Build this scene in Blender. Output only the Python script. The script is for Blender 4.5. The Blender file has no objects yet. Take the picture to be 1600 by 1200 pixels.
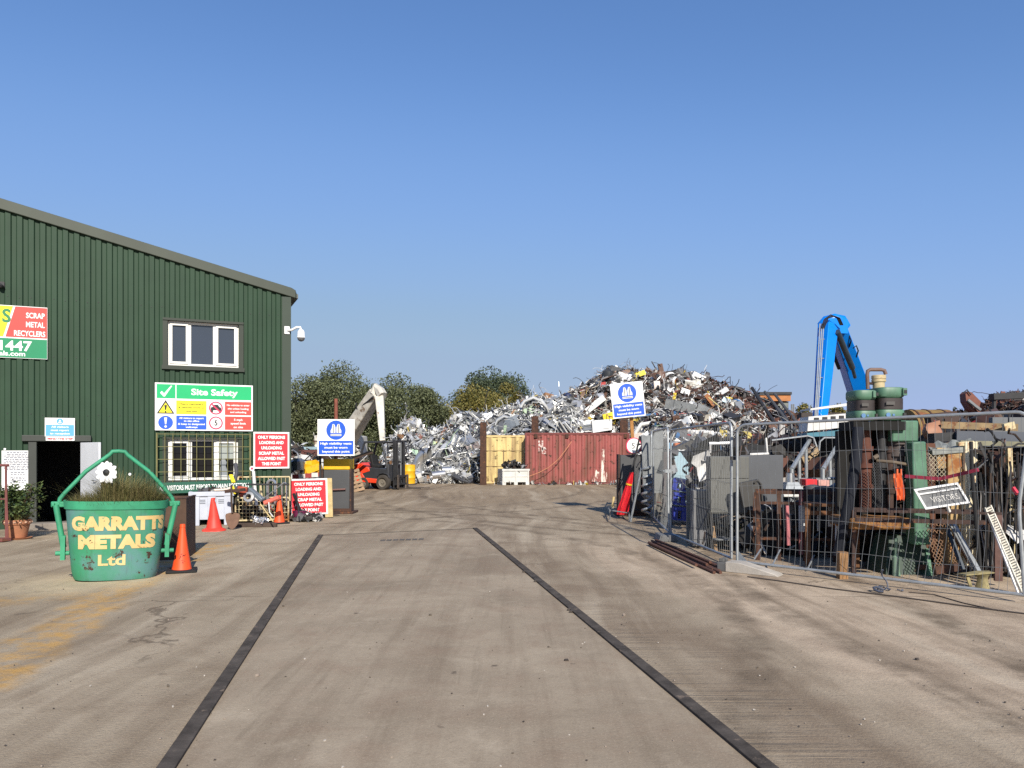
import bpy, bmesh, math, random
from mathutils import Vector, Matrix, Euler, Quaternion
R = math.radians
random.seed(7)
sc = bpy.context.scene
col = sc.collection

# ------------------------------------------------------------------ camera, sky, sun, exposure
EYE, FPX, HZ = 1.6, 1200.0, 705.0          # eye height, focal length and horizon row of the 1600 x 1200 photograph
cam_d = bpy.data.cameras.new('camera'); cam = bpy.data.objects.new('camera', cam_d); col.objects.link(cam)
cam.location = (0, 0, EYE); cam.rotation_euler = (R(90), 0, 0)
cam_d.lens = 27.0; cam_d.sensor_width = 36.0; cam_d.shift_y = (HZ - 600) / 1600
cam_d.clip_end = 4000; cam_d.clip_start = 0.05
sc.camera = cam
SUN_EL, SUN_X, SUN_Y = R(33), 0.24, -0.97   # sun stands behind the camera, a little to the right
w = bpy.data.worlds.new('World'); sc.world = w; w.use_nodes = True
nt = w.node_tree
sky = nt.nodes.new('ShaderNodeTexSky'); sky.sky_type = 'NISHITA'; sky.sun_disc = False
sky.sun_elevation = SUN_EL; sky.sun_rotation = math.atan2(SUN_X, SUN_Y)
sky.air_density = 1.0; sky.dust_density = 0.35; sky.ozone_density = 3.2; sky.altitude = 0
bg = nt.nodes['Background']; bg.inputs['Strength'].default_value = 0.105
# hold the very bright horizon band down to what the photograph's sky shows
KS = 0.1537 / 2          # half, so the curves cover twice the exposed range
v1 = nt.nodes.new('ShaderNodeVectorMath'); v1.operation = 'SCALE'; v1.inputs['Scale'].default_value = KS; nt.links.new(sky.outputs[0], v1.inputs[0])
cv = nt.nodes.new('ShaderNodeRGBCurve'); nt.links.new(v1.outputs[0], cv.inputs['Color'])
for ch, pts in enumerate((((0, 0), (.0795, .061), (.135, .1115), (.2855, .172), (.33, .178), (1, .22)), ((0, 0), (.1415, .129), (.234, .201), (.4525, .245), (.52, .243), (1, .28)), ((0, 0), (.2635, .289), (.4035, .385), (.525, .380), (.61, .345), (1, .34)))):
    c_ = cv.mapping.curves[ch]
    for i, p in enumerate(pts):
        if i == 0: c_.points[0].location = p
        elif i == len(pts) - 1: c_.points[-1].location = p
        else: c_.points.new(*p)
cv.mapping.update()
v2 = nt.nodes.new('ShaderNodeVectorMath'); v2.operation = 'SCALE'; v2.inputs['Scale'].default_value = 1 / KS; nt.links.new(cv.outputs[0], v2.inputs[0])
nt.links.new(v2.outputs[0], bg.inputs['Color'])
sun_d = bpy.data.lights.new('sun', 'SUN'); sun = bpy.data.objects.new('sun', sun_d); col.objects.link(sun)
sun_d.energy = 4.2; sun_d.angle = R(0.5); sun_d.color = (1.0, 0.93, 0.82)
_d = Vector((-SUN_X, -SUN_Y, -math.tan(SUN_EL) * math.hypot(SUN_X, SUN_Y)))
sun.rotation_euler = _d.to_track_quat('-Z', 'Y').to_euler()
sc.view_settings.view_transform = 'Standard'; sc.view_settings.look = 'None'
sc.view_settings.exposure = 0.55; sc.view_settings.gamma = 1.0
sc.cycles.use_denoising = False; sc.cycles.max_bounces = 6; sc.cycles.transparent_max_bounces = 8

# ------------------------------------------------------------------ helpers
def P(x, y, Y): return Vector(((x - 800) * Y / FPX, Y, EYE + (HZ - y) * Y / FPX))
def G(x, y):
    Y = EYE * FPX / (y - HZ); return Vector(((x - 800) * Y / FPX, Y, 0))
def YG(y): return EYE * FPX / (y - HZ)

class MB:
    def __init__(s): s.v = []; s.f = []; s.m = []; s.cur = 0
    def add(s, vs, fs):
        o = len(s.v); s.v.extend(tuple(v) for v in vs)
        for f in fs: s.f.append(tuple(i + o for i in f)); s.m.append(s.cur)
        return s
    def mat(s, i): s.cur = i; return s
    def box(s, c, d, rot=None):
        hx, hy, hz = d[0] / 2, d[1] / 2, d[2] / 2
        vs = [Vector((sx * hx, sy * hy, sz * hz)) for sz in (-1, 1) for sy in (-1, 1) for sx in (-1, 1)]
        if rot:
            e = Euler([R(a) for a in rot]).to_matrix(); vs = [e @ v for v in vs]
        c = Vector(c)
        return s.add([v + c for v in vs], [(0, 2, 3, 1), (4, 5, 7, 6), (0, 1, 5, 4), (2, 6, 7, 3), (0, 4, 6, 2), (1, 3, 7, 5)])
    def b2(s, x0, x1, y0, y1, z0, z1): return s.box(((x0 + x1) / 2, (y0 + y1) / 2, (z0 + z1) / 2), (abs(x1 - x0), abs(y1 - y0), abs(z1 - z0)))
    def tube(s, pts, r, n=8, r2=None, cap=True):
        pts = [Vector(p) for p in pts]; k = len(pts); o = []
        up = Vector((0, 0, 1)); prev = None
        for i, p in enumerate(pts):
            t = (pts[min(i + 1, k - 1)] - pts[max(i - 1, 0)])
            t = t.normalized() if t.length > 1e-9 else Vector((0, 0, 1))
            if prev is None:
                a = t.cross(up if abs(t.z) < .95 else Vector((1, 0, 0))).normalized()
            else:
                a = (prev - t * prev.dot(t)); a = a.normalized() if a.length > 1e-6 else t.orthogonal().normalized()
            prev = a; b = t.cross(a)
            rr = r if r2 is None else r + (r2 - r) * i / (k - 1)
            for j in range(n):
                an = 2 * math.pi * (j + .5) / n; o.append(p + a * (rr * math.cos(an)) + b * (rr * math.sin(an)))
        fs = []
        for i in range(k - 1):
            for j in range(n):
                j2 = (j + 1) % n; fs.append((i * n + j, i * n + j2, (i + 1) * n + j2, (i + 1) * n + j))
        if cap: fs.append(tuple(range(n - 1, -1, -1))); fs.append(tuple((k - 1) * n + j for j in range(n)))
        return s.add(o, fs)
    def bar(s, p, q, r, n=8, r2=None): return s.tube([p, q], r, n, r2)
    def beam(s, p, q, w0, h0, w1=None, h1=None, up=(0, 0, 1), roll=0):
        p, q = Vector(p), Vector(q); w1 = w0 if w1 is None else w1; h1 = h0 if h1 is None else h1
        t = (q - p).normalized(); up = Vector(up)
        if abs(t.dot(up.normalized())) > .98: up = Vector((0, 1, 0))
        a = t.cross(up).normalized(); b = a.cross(t)
        if roll:
            m = Matrix.Rotation(R(roll), 3, t); a = m @ a; b = m @ b
        vs = []
        for c, ww, hh in ((p, w0, h0), (q, w1, h1)):
            for i, j in ((-1, -1), (1, -1), (1, 1), (-1, 1)): vs.append(c + a * (i * ww / 2) + b * (j * hh / 2))
        return s.add(vs, [(3, 2, 1, 0), (4, 5, 6, 7)] + [(i, (i + 1) % 4, 4 + (i + 1) % 4, 4 + i) for i in range(4)])
    def prism(s, poly, y0, y1):                     # polygon in x,z extruded along y
        n = len(poly); vs = [(x, y0, z) for x, z in poly] + [(x, y1, z) for x, z in poly]
        return s.add(vs, [tuple(range(n)), tuple(range(2 * n - 1, n - 1, -1))] + [(i, n + i, n + (i + 1) % n, (i + 1) % n) for i in range(n)])
    def lathe(s, prof, n=24, c=(0, 0, 0), sx=1, sy=1, pw=1):
        vs = []
        for r, z in prof:
            for j in range(n):
                a = 2 * math.pi * j / n; ca, sa = math.cos(a), math.sin(a)
                ca = math.copysign(abs(ca) ** pw, ca); sa = math.copysign(abs(sa) ** pw, sa)
                vs.append((c[0] + r * sx * ca, c[1] + r * sy * sa, c[2] + z))
        fs = []
        for i in range(len(prof) - 1):
            for j in range(n):
                j2 = (j + 1) % n; fs.append((i * n + j, i * n + j2, (i + 1) * n + j2, (i + 1) * n + j))
        return s.add(vs, fs)
    def disc(s, c, r, ax=(0, -1, 0), n=28, t=.004):
        ax = Vector(ax).normalized(); c = Vector(c); return s.tube([c - ax * t / 2, c + ax * t / 2], r, n)
    def tf(s, M, a=0):
        for i in range(a, len(s.v)): s.v[i] = tuple(M @ Vector(s.v[i]))
        return s
    def build(s, name, mats, parent=None, smooth=True, bevel=0, loc=None, rz=None, ang=38):
        me = bpy.data.meshes.new(name); me.from_pydata(s.v, [], s.f)
        if not isinstance(mats, (list, tuple)): mats = [mats]
        for m in mats: me.materials.append(m)
        if len(mats) > 1: me.polygons.foreach_set('material_index', s.m)
        if smooth:
            me.polygons.foreach_set('use_smooth', [True] * len(me.polygons)); me.set_sharp_from_angle(angle=R(ang))
        me.update()
        o = bpy.data.objects.new(name, me); col.objects.link(o)
        if parent is not None: o.parent = parent
        if loc is not None: o.location = loc
        if rz is not None: o.rotation_euler = (0, 0, R(rz)) if not isinstance(rz, tuple) else tuple(R(a) for a in rz)
        if bevel:
            b = o.modifiers.new('bevel', 'BEVEL'); b.width = bevel; b.segments = 2; b.limit_method = 'ANGLE'; b.angle_limit = R(40)
        return o

def tag(o, label, cat, group=None, kind=None):
    o['label'] = label; o['category'] = cat
    if group: o['group'] = group
    if kind: o['kind'] = kind
    return o
def thing(name, label, cat, loc=(0, 0, 0), rz=0, group=None, rot=None):
    o = bpy.data.objects.new(name, None); col.objects.link(o); o.empty_display_size = .2
    o.location = loc; o.rotation_euler = (0, 0, R(rz)) if rot is None else tuple(R(a) for a in rot)
    return tag(o, label, cat, group)
def dup(root, loc, rz, label, group=None):
    r = root.copy(); col.objects.link(r); r.location = loc; r.rotation_euler = (0, 0, R(rz)); r['label'] = label
    if group: r['group'] = group
    for ch in list(root.children):
        c = ch.copy(); col.objects.link(c); c.parent = r
        for g in ch.children:
            d = g.copy(); col.objects.link(d); d.parent = c
    return r

# ------------------------------------------------------------------ materials
class N:
    def __init__(s, name):
        s.m = bpy.data.materials.new(name); s.m.use_nodes = True; s.t = s.m.node_tree
        s.b = s.t.nodes['Principled BSDF']; s.co = None
    def new(s, t, **k):
        n = s.t.nodes.new('ShaderNode' + t)
        for a, b in k.items(): setattr(n, a, b)
        return n
    def set(s, sock, v):
        if hasattr(v, 'is_output') or hasattr(v, 'links'): s.t.links.new(v, sock)
        else: sock.default_value = v
    def obj(s):
        if s.co is None: s.co = s.new('TexCoord').outputs['Object']
        return s.co
    def noise(s, scale, detail=5, rough=.6, dist=0, vec=None):
        n = s.new('TexNoise'); n.inputs['Scale'].default_value = scale; n.inputs['Detail'].default_value = detail
        n.inputs['Roughness'].default_value = rough; n.inputs['Distortion'].default_value = dist
        s.t.links.new(vec if vec is not None else s.obj(), n.inputs['Vector']); return n.outputs['Fac']
    def mapr(s, v, a, b, c=0., d=1., smooth=False):
        n = s.new('MapRange'); n.clamp = True
        if smooth: n.interpolation_type = 'SMOOTHSTEP'
        s.set(n.inputs[0], v)
        for i, q in enumerate((a, b, c, d)): n.inputs[1 + i].default_value = q
        return n.outputs[0]
    def math(s, op, a, b=None, c=None):
        n = s.new('Math', operation=op); s.set(n.inputs[0], a)
        if b is not None: s.set(n.inputs[1], b)
        if c is not None: s.set(n.inputs[2], c)
        return n.outputs[0]
    def mix(s, f, a, b, bt='MIX'):
        n = s.new('Mix', data_type='RGBA', blend_type=bt); s.set(n.inputs[0], f)
        for sock, v in ((n.inputs[6], a), (n.inputs[7], b)):
            if isinstance(v, tuple) and len(v) == 3: v = v + (1,)
            s.set(sock, v)
        return n.outputs[2]
    def mapping(s, scale=(1, 1, 1), rot=(0, 0, 0), loc=(0, 0, 0), vec=None):
        n = s.new('Mapping'); s.t.links.new(vec if vec is not None else s.obj(), n.inputs[0])
        n.inputs['Scale'].default_value = scale; n.inputs['Rotation'].default_value = rot; n.inputs['Location'].default_value = loc
        return n.outputs[0]
    def sep(s, v):
        n = s.new('SeparateXYZ'); s.t.links.new(v, n.inputs[0]); return n.outputs
    def ramp(s, f, stops, const=False):
        n = s.new('ValToRGB'); s.set(n.inputs[0], f); e = n.color_ramp.elements
        if const: n.color_ramp.interpolation = 'CONSTANT'
        for i, (p, c) in enumerate(stops):
            el = e[i] if i < 2 else e.new(p)
            el.position = p; el.color = tuple(c) + (1,)
        return n.outputs[0]
    def bump(s, h, st=.3, dist=.02):
        n = s.new('Bump'); n.inputs['Strength'].default_value = st; n.inputs['Distance'].default_value = dist
        s.t.links.new(h, n.inputs['Height']); s.t.links.new(n.outputs[0], s.b.inputs['Normal'])
    def out(s, colr, rough=.6, metal=0.):
        if isinstance(colr, tuple) and len(colr) == 3: colr = colr + (1,)
        s.set(s.b.inputs['Base Color'], colr); s.set(s.b.inputs['Roughness'], rough); s.set(s.b.inputs['Metallic'], metal)
        return s.m
_mc = {}
def mat(name, c, rough=.6, metal=0., var=.22, sc_=2.5, rust=0., rc=(.11, .045, .02), rs=None, bump=0., streak=0.):
    if name in _mc: return _mc[name]
    n = N(name)
    k = n.mapr(n.noise(sc_, 6, .65), .3, .7, 1 - var, 1 + var)
    colr = n.mix(1., c, n.ramp(n.math('MULTIPLY', k, .5), [(0, (0, 0, 0)), (1, (2, 2, 2))]), 'MULTIPLY') if var else c + (1,)
    rg = rough
    if streak:
        f = n.mapr(n.noise(1, 5, .6, vec=n.mapping(scale=(sc_ * 6, sc_ * 6, sc_ * .5))), .52, .75, 0, streak)
        colr = n.mix(f, colr, tuple(x * .35 for x in c))
    mt = metal
    if rust:
        f = n.noise(rs or sc_ * 1.6, 9, .68)
        f = n.mapr(f, .68 - rust * .36, .74 - rust * .34)
        rcol = n.mix(n.noise((rs or sc_) * 4, 4), rc, tuple(x * 2.2 for x in rc))
        colr = n.mix(f, colr, rcol)
        rg = n.mapr(f, 0, 1, rough, .9)
        if metal: mt = n.mapr(f, 0, 1, metal, 0)
    if bump: n.bump(n.noise(sc_ * 8, 6), bump, .01)
    _mc[name] = n.out(colr, rg, mt); return _mc[name]
def flat(name, c, rough=.55, metal=0.): return mat(name, c, rough, metal, var=.06, sc_=1.5)
def island(name, stops, rough=.5, metal=0., const=True, dirt=.35):
    if name in _mc: return _mc[name]
    n = N(name)
    r = n.new('NewGeometry').outputs['Random Per Island']
    c = n.ramp(r, stops, const)
    c = n.mix(n.mapr(n.noise(2.2, 6), .5, .72, 0, dirt), c, (.05, .04, .033))
    _mc[name] = n.out(c, rough, metal); return _mc[name]

WHITE = flat('white_sign_paint', (.80, .80, .79)); RED = flat('sign_red', (.62, .02, .035)); BLUE = flat('sign_blue', (.01, .09, .56))
LBLUE = flat('sign_light_blue', (.10, .36, .70)); SGREEN = flat('sign_green', (.0, .42, .14)); YEL = flat('sign_yellow', (.86, .76, .02))
ORED = flat('sign_orange_red', (.75, .06, .045)); BLK = flat('sign_black', (.015, .015, .015)); DGREEN = flat('sign_dark_green', (.01, .09, .055))
RUST = mat('rusty_steel', (.060, .029, .019), .9, 0, .4, 5, .35, (.09, .035, .015), bump=.2)
RUSTD = mat('dark_rusty_steel', (.045, .025, .02), .85, 0, .4, 5, .3, (.07, .03, .014), bump=.2)
RUSTO = mat('orange_rusty_steel', (.12, .055, .024), .9, 0, .45, 5, .4, (.10, .04, .015), bump=.2)
GALV = mat('galvanised_steel', (.36, .38, .39), .5, .55, .2, 8)
GALVD = mat('dull_galvanised_steel', (.20, .21, .215), .6, .4, .25, 8, .1)
STEEL = mat('bright_steel', (.55, .56, .57), .32, .85, .2, 3)
DARK = mat('dark_metal', (.022, .022, .024), .6, 0, .4, 4)
BLACK = mat('black_rubber', (.009, .009, .0095), .8, 0, .3, 4)
GREYP = mat('dark_grey_painted_steel', (.062, .064, .068), .6, 0, .12, 2, .06)
CREAM = mat('cream_rusty_paint', (.55, .46, .27), .7, 0, .25, 4, .42, (.16, .065, .02), rs=3)
CREAMY = mat('cream_wood', (.55, .42, .20), .75, 0, .3, 5)
WOOD = mat('weathered_wood', (.27, .17, .09), .85, 0, .35, 6)
WHP = mat('dirty_white_paint', (.62, .61, .58), .55, 0, .2, 3, .12, (.16, .10, .06))

# ------------------------------------------------------------------ text
_tx = {}
def text_geo(s, bold=0.):
    k = (s, bold)
    if k not in _tx:
        cu = bpy.data.curves.new('lettering', 'FONT'); cu.body = s; cu.size = 1; cu.offset = bold; cu.resolution_u = 3
        o = bpy.data.objects.new('lettering', cu); col.objects.link(o)
        dg = bpy.context.evaluated_depsgraph_get(); me = o.evaluated_get(dg).to_mesh()
        _tx[k] = ([tuple(v.co) for v in me.vertices], [tuple(p.vertices) for p in me.polygons])
        o.evaluated_get(dg).to_mesh_clear(); bpy.data.objects.remove(o); bpy.data.curves.remove(cu)
    return _tx[k]
def _cap(b):
    v = text_geo('H', b)[0]; return min(p[1] for p in v), max(p[1] for p in v)
def put_text(mb, s, cx, cz, wd, h, y, bold=.0, shear=0.):
    v, f = text_geo(s, bold)
    if not v: return
    x0 = min(p[0] for p in v); x1 = max(p[0] for p in v); c0, c1 = _cap(bold)
    kx = wd / (x1 - x0); kz = h / (c1 - c0)
    vs = []
    for p in v:
        z = (p[1] - c0) * kz - h / 2
        vs.append((cx + (p[0] - (x0 + x1) / 2) * kx + shear * z, y, cz + z))
    mb.add(vs, f)
def lettering(parent, lines, m, y, bold=.02, name='lettering'):
    mb = MB()
    for l in lines: put_text(mb, *l[:5], y=y, bold=bold)
    return mb.build(name, m, parent, smooth=False)
def patch(parent, name, x0, x1, z0, z1, m, y, t=.002, bevel=0):
    return MB().b2(x0, x1, y - t, y, z0, z1).build(name, m, parent, smooth=False, bevel=bevel)
def disc(parent, name, cx, cz, r, m, y, t=.002, n=36):
    return MB().disc((cx, y - t / 2, cz), r, (0, -1, 0), n, t).build(name, m, parent, smooth=False)
# ------------------------------------------------------------------ ground
def seg_mask(n, a, b, wd, soft):
    """0..1 mask of a painted stripe along the ground segment a-b"""
    a, b = Vector(a), Vector(b); L = (b - a).length; an = math.atan2(b.y - a.y, b.x - a.x)
    v = n.new('VectorMath', operation='SUBTRACT'); n.t.links.new(n.obj(), v.inputs[0]); v.inputs[1].default_value = (a.x, a.y, 0)
    r = n.new('VectorRotate', rotation_type='Z_AXIS'); n.t.links.new(v.outputs[0], r.inputs['Vector']); r.inputs['Angle'].default_value = -an
    s = n.sep(r.outputs[0])
    wob = n.math('ADD', s[1], n.mapr(n.noise(.9, 4), 0, 1, -.25, .25))
    d = n.mapr(n.math('ABSOLUTE', wob), wd / 2, wd / 2 + soft, 1, 0, True)
    e = n.math('MULTIPLY', n.mapr(s[0], -.3, .3), n.mapr(s[0], L - .4, L + .4, 1, 0))
    return n.math('MULTIPLY', d, e)

n = N('yard_concrete')
big = n.noise(.22, 6, .62, .4); mid = n.noise(1.3, 7, .65, .3); fine = n.noise(38, 4, .7)
c = n.mix(n.mapr(big, .36, .64), (.205, .172, .138), (.315, .275, .228))
c = n.mix(n.mapr(mid, .46, .66, 0, .6), c, (.155, .12, .092))
c = n.mix(n.mapr(n.noise(.55, 7, .72, .3), .50, .70, 0, .32), c, (.36, .31, .26))
xy = n.sep(n.obj())
# far yard is browner dust
c = n.mix(n.mapr(n.math('ADD', xy[1], n.mapr(mid, 0, 1, -4, 4)), 15, 27, 0, .62, True), c, (.205, .158, .112))
# pale pinkish apron on the right
ap = n.math('ADD', n.math('SUBTRACT', xy[0], n.math('MULTIPLY', n.math('SUBTRACT', 9.5, xy[1]), .22)), n.mapr(n.noise(.8, 5), 0, 1, -.8, .8))
c = n.mix(n.math('MULTIPLY', n.mapr(ap, 1.1, 2.0, 0, .8, True), n.mapr(xy[1], 11, 15, 1, 0)), c, n.mix(n.mapr(n.noise(2.2, 8, .7), .35, .7), (.42, .35, .29), (.24, .19, .155)))
# dark wheel-worn lane beside the weighbridge
c = n.mix(n.math('MULTIPLY', n.mapr(n.math('ABSOLUTE', n.math('SUBTRACT', ap, .75)), .1, .75, 1, 0, True), n.mapr(mid, .3, .65, .25, .8)), c, (.145, .112, .087))
# tyre scuffs: long stretched noise, bent by a slow noise
wv = n.new('VectorMath', operation='ADD'); n.t.links.new(n.obj(), wv.inputs[0])
dn = n.new('TexNoise'); dn.inputs['Scale'].default_value = .12; n.t.links.new(n.obj(), dn.inputs['Vector'])
sc2 = n.new('VectorMath', operation='SCALE'); n.t.links.new(dn.outputs['Color'], sc2.inputs[0]); sc2.inputs['Scale'].default_value = 2.2
n.t.links.new(sc2.outputs[0], wv.inputs[1])
st = n.noise(1.0, 6, .62, vec=n.mapping((3.2, .16, 1), (0, 0, R(12)), vec=wv.outputs[0]))
st2 = n.noise(1.0, 5, .6, vec=n.mapping((2.0, .13, 1), (0, 0, R(-48)), vec=wv.outputs[0]))
c = n.mix(n.mapr(st, .48, .68, 0, .5), c, (.115, .088, .066))
c = n.mix(n.mapr(st2, .52, .68, 0, .5), c, (.12, .092, .07))
c = n.mix(n.mapr(st2, .46, .32, 0, .4), c, (.38, .34, .29))
# tyre arcs and slab joints
def ring(n, cx, cy, r, wd):
    v = n.new('VectorMath', operation='DISTANCE'); n.t.links.new(n.obj(), v.inputs[0]); v.inputs[1].default_value = (cx, cy, 0)
    return n.mapr(n.math('ABSOLUTE', n.math('ADD', n.math('SUBTRACT', v.outputs['Value'], r), n.mapr(n.noise(.7, 3), 0, 1, -.12, .12))), wd * .35, wd, 1, 0, True)
pt_ = n.mapr(n.noise(1.7, 6, .7), .38, .62)
for cx, cy, r, k_ in ((-9, 9, 13.2, .75), (-9, 9, 11.3, .7), (16, 31, 19.5, .8), (16, 31, 21.4, .8), (-14, 33, 17, .75), (-14, 33, 18.9, .75), (22, 8, 19.3, .75)):
    c = n.mix(n.math('MULTIPLY', n.math('MULTIPLY', ring(n, cx, cy, r, .22), pt_), k_), c, (.085, .066, .050))
jn = n.math('MINIMUM', n.math('ABSOLUTE', n.math('SUBTRACT', n.math('FRACT', n.math('ADD', n.math('MULTIPLY', xy[1], .2), .81)), .5)), 1)
jm = n.math('MULTIPLY', n.mapr(n.math('ADD', jn, n.mapr(n.noise(3, 3), 0, 1, -.003, .003)), .0022, .0048, 1, 0), n.mapr(n.noise(.9, 4), .42, .58))
c = n.mix(n.math('MULTIPLY', jm, .6), c, (.085, .066, .052))
vo = n.new('TexVoronoi', feature='DISTANCE_TO_EDGE'); vo.inputs['Scale'].default_value = .28
vd = n.new('VectorMath', operation='ADD'); n.t.links.new(n.obj(), vd.inputs[0]); vn = n.new('TexNoise'); vn.inputs['Scale'].default_value = 1.6; vn.inputs['Detail'].default_value = 6; n.t.links.new(n.obj(), vn.inputs['Vector']); n.t.links.new(vn.outputs['Color'], vd.inputs[1]); n.t.links.new(vd.outputs[0], vo.inputs['Vector'])
ck = n.math('MULTIPLY', n.mapr(vo.outputs['Distance'], .002, .007, 1, 0), n.mapr(n.noise(.35, 3), .50, .58))
c = n.mix(n.math('MULTIPLY', ck, .7), c, (.07, .055, .044))
# worn yellow paint on the left
pw = n.mapr(n.noise(3.5, 8, .72), .42, .62)
for a, b, wd, kk in ((G(-90, 1100), G(215, 905), .30, .75), (G(215, 905), G(345, 850), .34, .8), (G(-200, 958), G(165, 926), .34, .45)):
    c = n.mix(n.math('MULTIPLY', n.math('MULTIPLY', seg_mask(n, a, b, wd, .25), pw), kk), c, (.40, .23, .055))
# paler patch of ground colour at the planter foot
sp = n.new('VectorMath', operation='DISTANCE'); n.t.links.new(n.obj(), sp.inputs[0]); sp.inputs[1].default_value = tuple(G(140, 908))
c = n.mix(n.math('MULTIPLY', n.mapr(sp.outputs['Value'], .5, 1.3, 1, 0, True), n.mapr(mid, .35, .6, .2, .75)), c, (.42, .36, .27))
# broom grooves in the slab beside the right rail
wa = n.mapr(n.noise(1, 5, .6, .15, vec=n.mapping((.55, 13, 1), (0, 0, R(-9)))), .46, .60)
gm = n.math('MULTIPLY', n.math('MULTIPLY', n.mapr(ap, -.9, -.3), n.mapr(ap, .55, 1.0, 1, 0)), n.mapr(xy[1], 6.8, 8.5, 1, 0))
gm = n.math('MULTIPLY', gm, n.mapr(n.noise(1.1, 5, .6), .35, .55))
c = n.mix(n.math('MULTIPLY', gm, n.math('MULTIPLY', wa, .42)), c, (.10, .08, .065))
# oil spots and grit
c = n.mix(n.mapr(n.noise(2.6, 3, .5), .70, .76, 0, .55), c, (.07, .055, .045))
c = n.mix(n.mapr(fine, .56, .74, 0, .35), c, (.11, .09, .072))
c = n.mix(n.mapr(n.noise(95, 3, .75), .54, .68, 0, .28), c, (.47, .41, .35))
c = n.mix(n.mapr(n.noise(130, 2, .7), .53, .68, 0, .30), c, (.10, .08, .065))
c = n.mix(n.mapr(n.noise(11, 6, .78), .53, .70, 0, .38), c, (.135, .105, .082))
hb = n.math('ADD', n.math('MULTIPLY', fine, .6), n.math('ADD', n.math('MULTIPLY', mid, .9), n.math('MULTIPLY', n.math('MULTIPLY', gm, wa), .5)))
n.bump(hb, .6, .022)
c = n.mix(1., c, (1.36, 1.29, 1.12), 'MULTIPLY')
YARD = n.out(c, .92); n.b.inputs['Specular IOR Level'].default_value = .2
n = N('weighbridge_deck')
big = n.noise(.5, 6, .62, .4); mid = n.noise(2.0, 7, .65, .3); fine = n.noise(42, 4, .7)
c = n.mix(n.mapr(big, .36, .64), (.185, .155, .125), (.275, .238, .196))
st = n.noise(1.0, 6, .62, vec=n.mapping((4.5, .22, 1), (0, 0, R(-9))))
c = n.mix(n.mapr(st, .46, .68, 0, .5), c, (.125, .098, .075))
st3 = n.noise(1.0, 5, .6, vec=n.mapping((7, .4, 1), (0, 0, R(14))))
c = n.mix(n.mapr(st3, .58, .68, 0, .3), c, (.11, .09, .07))
c = n.mix(n.mapr(mid, .48, .70, 0, .42), c, (.175, .125, .097))
c = n.mix(n.mapr(n.noise(.8, 7, .72, .3), .50, .70, 0, .28), c, (.34, .30, .25))
c = n.mix(n.mapr(mid, .42, .32, 0, .3), c, (.36, .32, .27))
c = n.mix(n.mapr(n.noise(5.5, 3, .5), .71, .75, 0, .7), c, (.05, .04, .035))
c = n.mix(n.mapr(fine, .60, .78, 0, .45), c, (.11, .09, .07))
c = n.mix(n.mapr(n.noise(100, 3, .75), .54, .68, 0, .28), c, (.44, .39, .33))
c = n.mix(n.mapr(n.noise(140, 2, .7), .53, .68, 0, .28), c, (.10, .08, .065))
c = n.mix(n.mapr(n.noise(13, 6, .78), .53, .70, 0, .34), c, (.125, .10, .08))
n.bump(n.math('ADD', n.math('MULTIPLY', fine, .35), mid), .45, .015)
c = n.mix(1., c, (1.34, 1.26, 1.10), 'MULTIPLY')
DECK = n.out(c, .9); n.b.inputs['Specular IOR Level'].default_value = .2

g = MB().add([(-1500, -1500, 0), (1500, -1500, 0), (1500, 1500, 0), (-1500, 1500, 0)], [(0, 1, 2, 3)]).build('ground', YARD, smooth=False)
tag(g, 'dusty brown concrete yard with tyre marks and worn yellow paint', 'ground', kind='structure')
# weighbridge: deck sheet with two steel edge rails
def ext(a, b, k): return a + (b - a) * k
LA, LB = G(262, 1200), G(501, 837); RA, RB = G(1196, 1200), G(742, 826)
LA2, RA2 = ext(LB, LA, 1.6), ext(RB, RA, 1.6)
zz = Vector((0, 0, .004))
wb = MB().add([LA2 + zz, RA2 + zz, RB + zz, LB + zz], [(0, 1, 2, 3)]).build('weighbridge_deck', DECK, smooth=False)
tag(wb, 'long dusty concrete weighbridge deck between two dark steel edges', 'weighbridge', kind='structure')
RAILM = mat('worn_rail_steel', (.074, .063, .054), .9, 0, .45, 5, .22, (.11, .085, .065), bump=.3); RAILM.node_tree.nodes['Principled BSDF'].inputs['Specular IOR Level'].default_value = .1
for a, b, lab in ((LA2, LB, 'dark steel edge strip along the left of the weighbridge'), (RA2, RB, 'dark steel edge strip along the right of the weighbridge, with a loose seal')):
    m = MB(); m.beam(a + Vector((0, 0, .010)), b + Vector((0, 0, .010)), .092, .024)
    if a is RA2:                                          # lumps of the torn rubber seal
        d = (b - a).normalized(); nn = Vector((-d.y, d.x, 0))
        for k in range(4):
            p = a + (b - a) * random.uniform(.55, .9) + nn * .048
            m.box((p.x, p.y, .014), (.028, .09, .024), (0, random.uniform(-8, 8), -10 + random.uniform(-12, 12)))
    o = m.build('steel_edge_strip', RAILM, smooth=False, bevel=.004); tag(o, lab, 'edge strip', 'steel strips edging the weighbridge')
m = MB(); m.beam(LB + Vector((0, 0, .005)), RB + Vector((0, 0, .005)), .05, .008)
tag(m.build('end_joint', RAILM, smooth=False), 'thin dark joint across the far end of the weighbridge', 'joint', kind='structure')
# cast maker's lettering on the deck: worn past reading
m = MB()
for k in range(7):
    p = G(598 + k * 10, 845 - k * .3); m.box((p.x, p.y, .008), (.085, .22, .006), (0, 0, 3)); 
m.build('cast_plate', mat('cast_iron_plate', (.10, .085, .07), .8, 0, .4, 8)); o = bpy.data.objects['cast_plate']
tag(o, 'worn cast iron lettering plate set in the weighbridge deck', 'plate')
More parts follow.
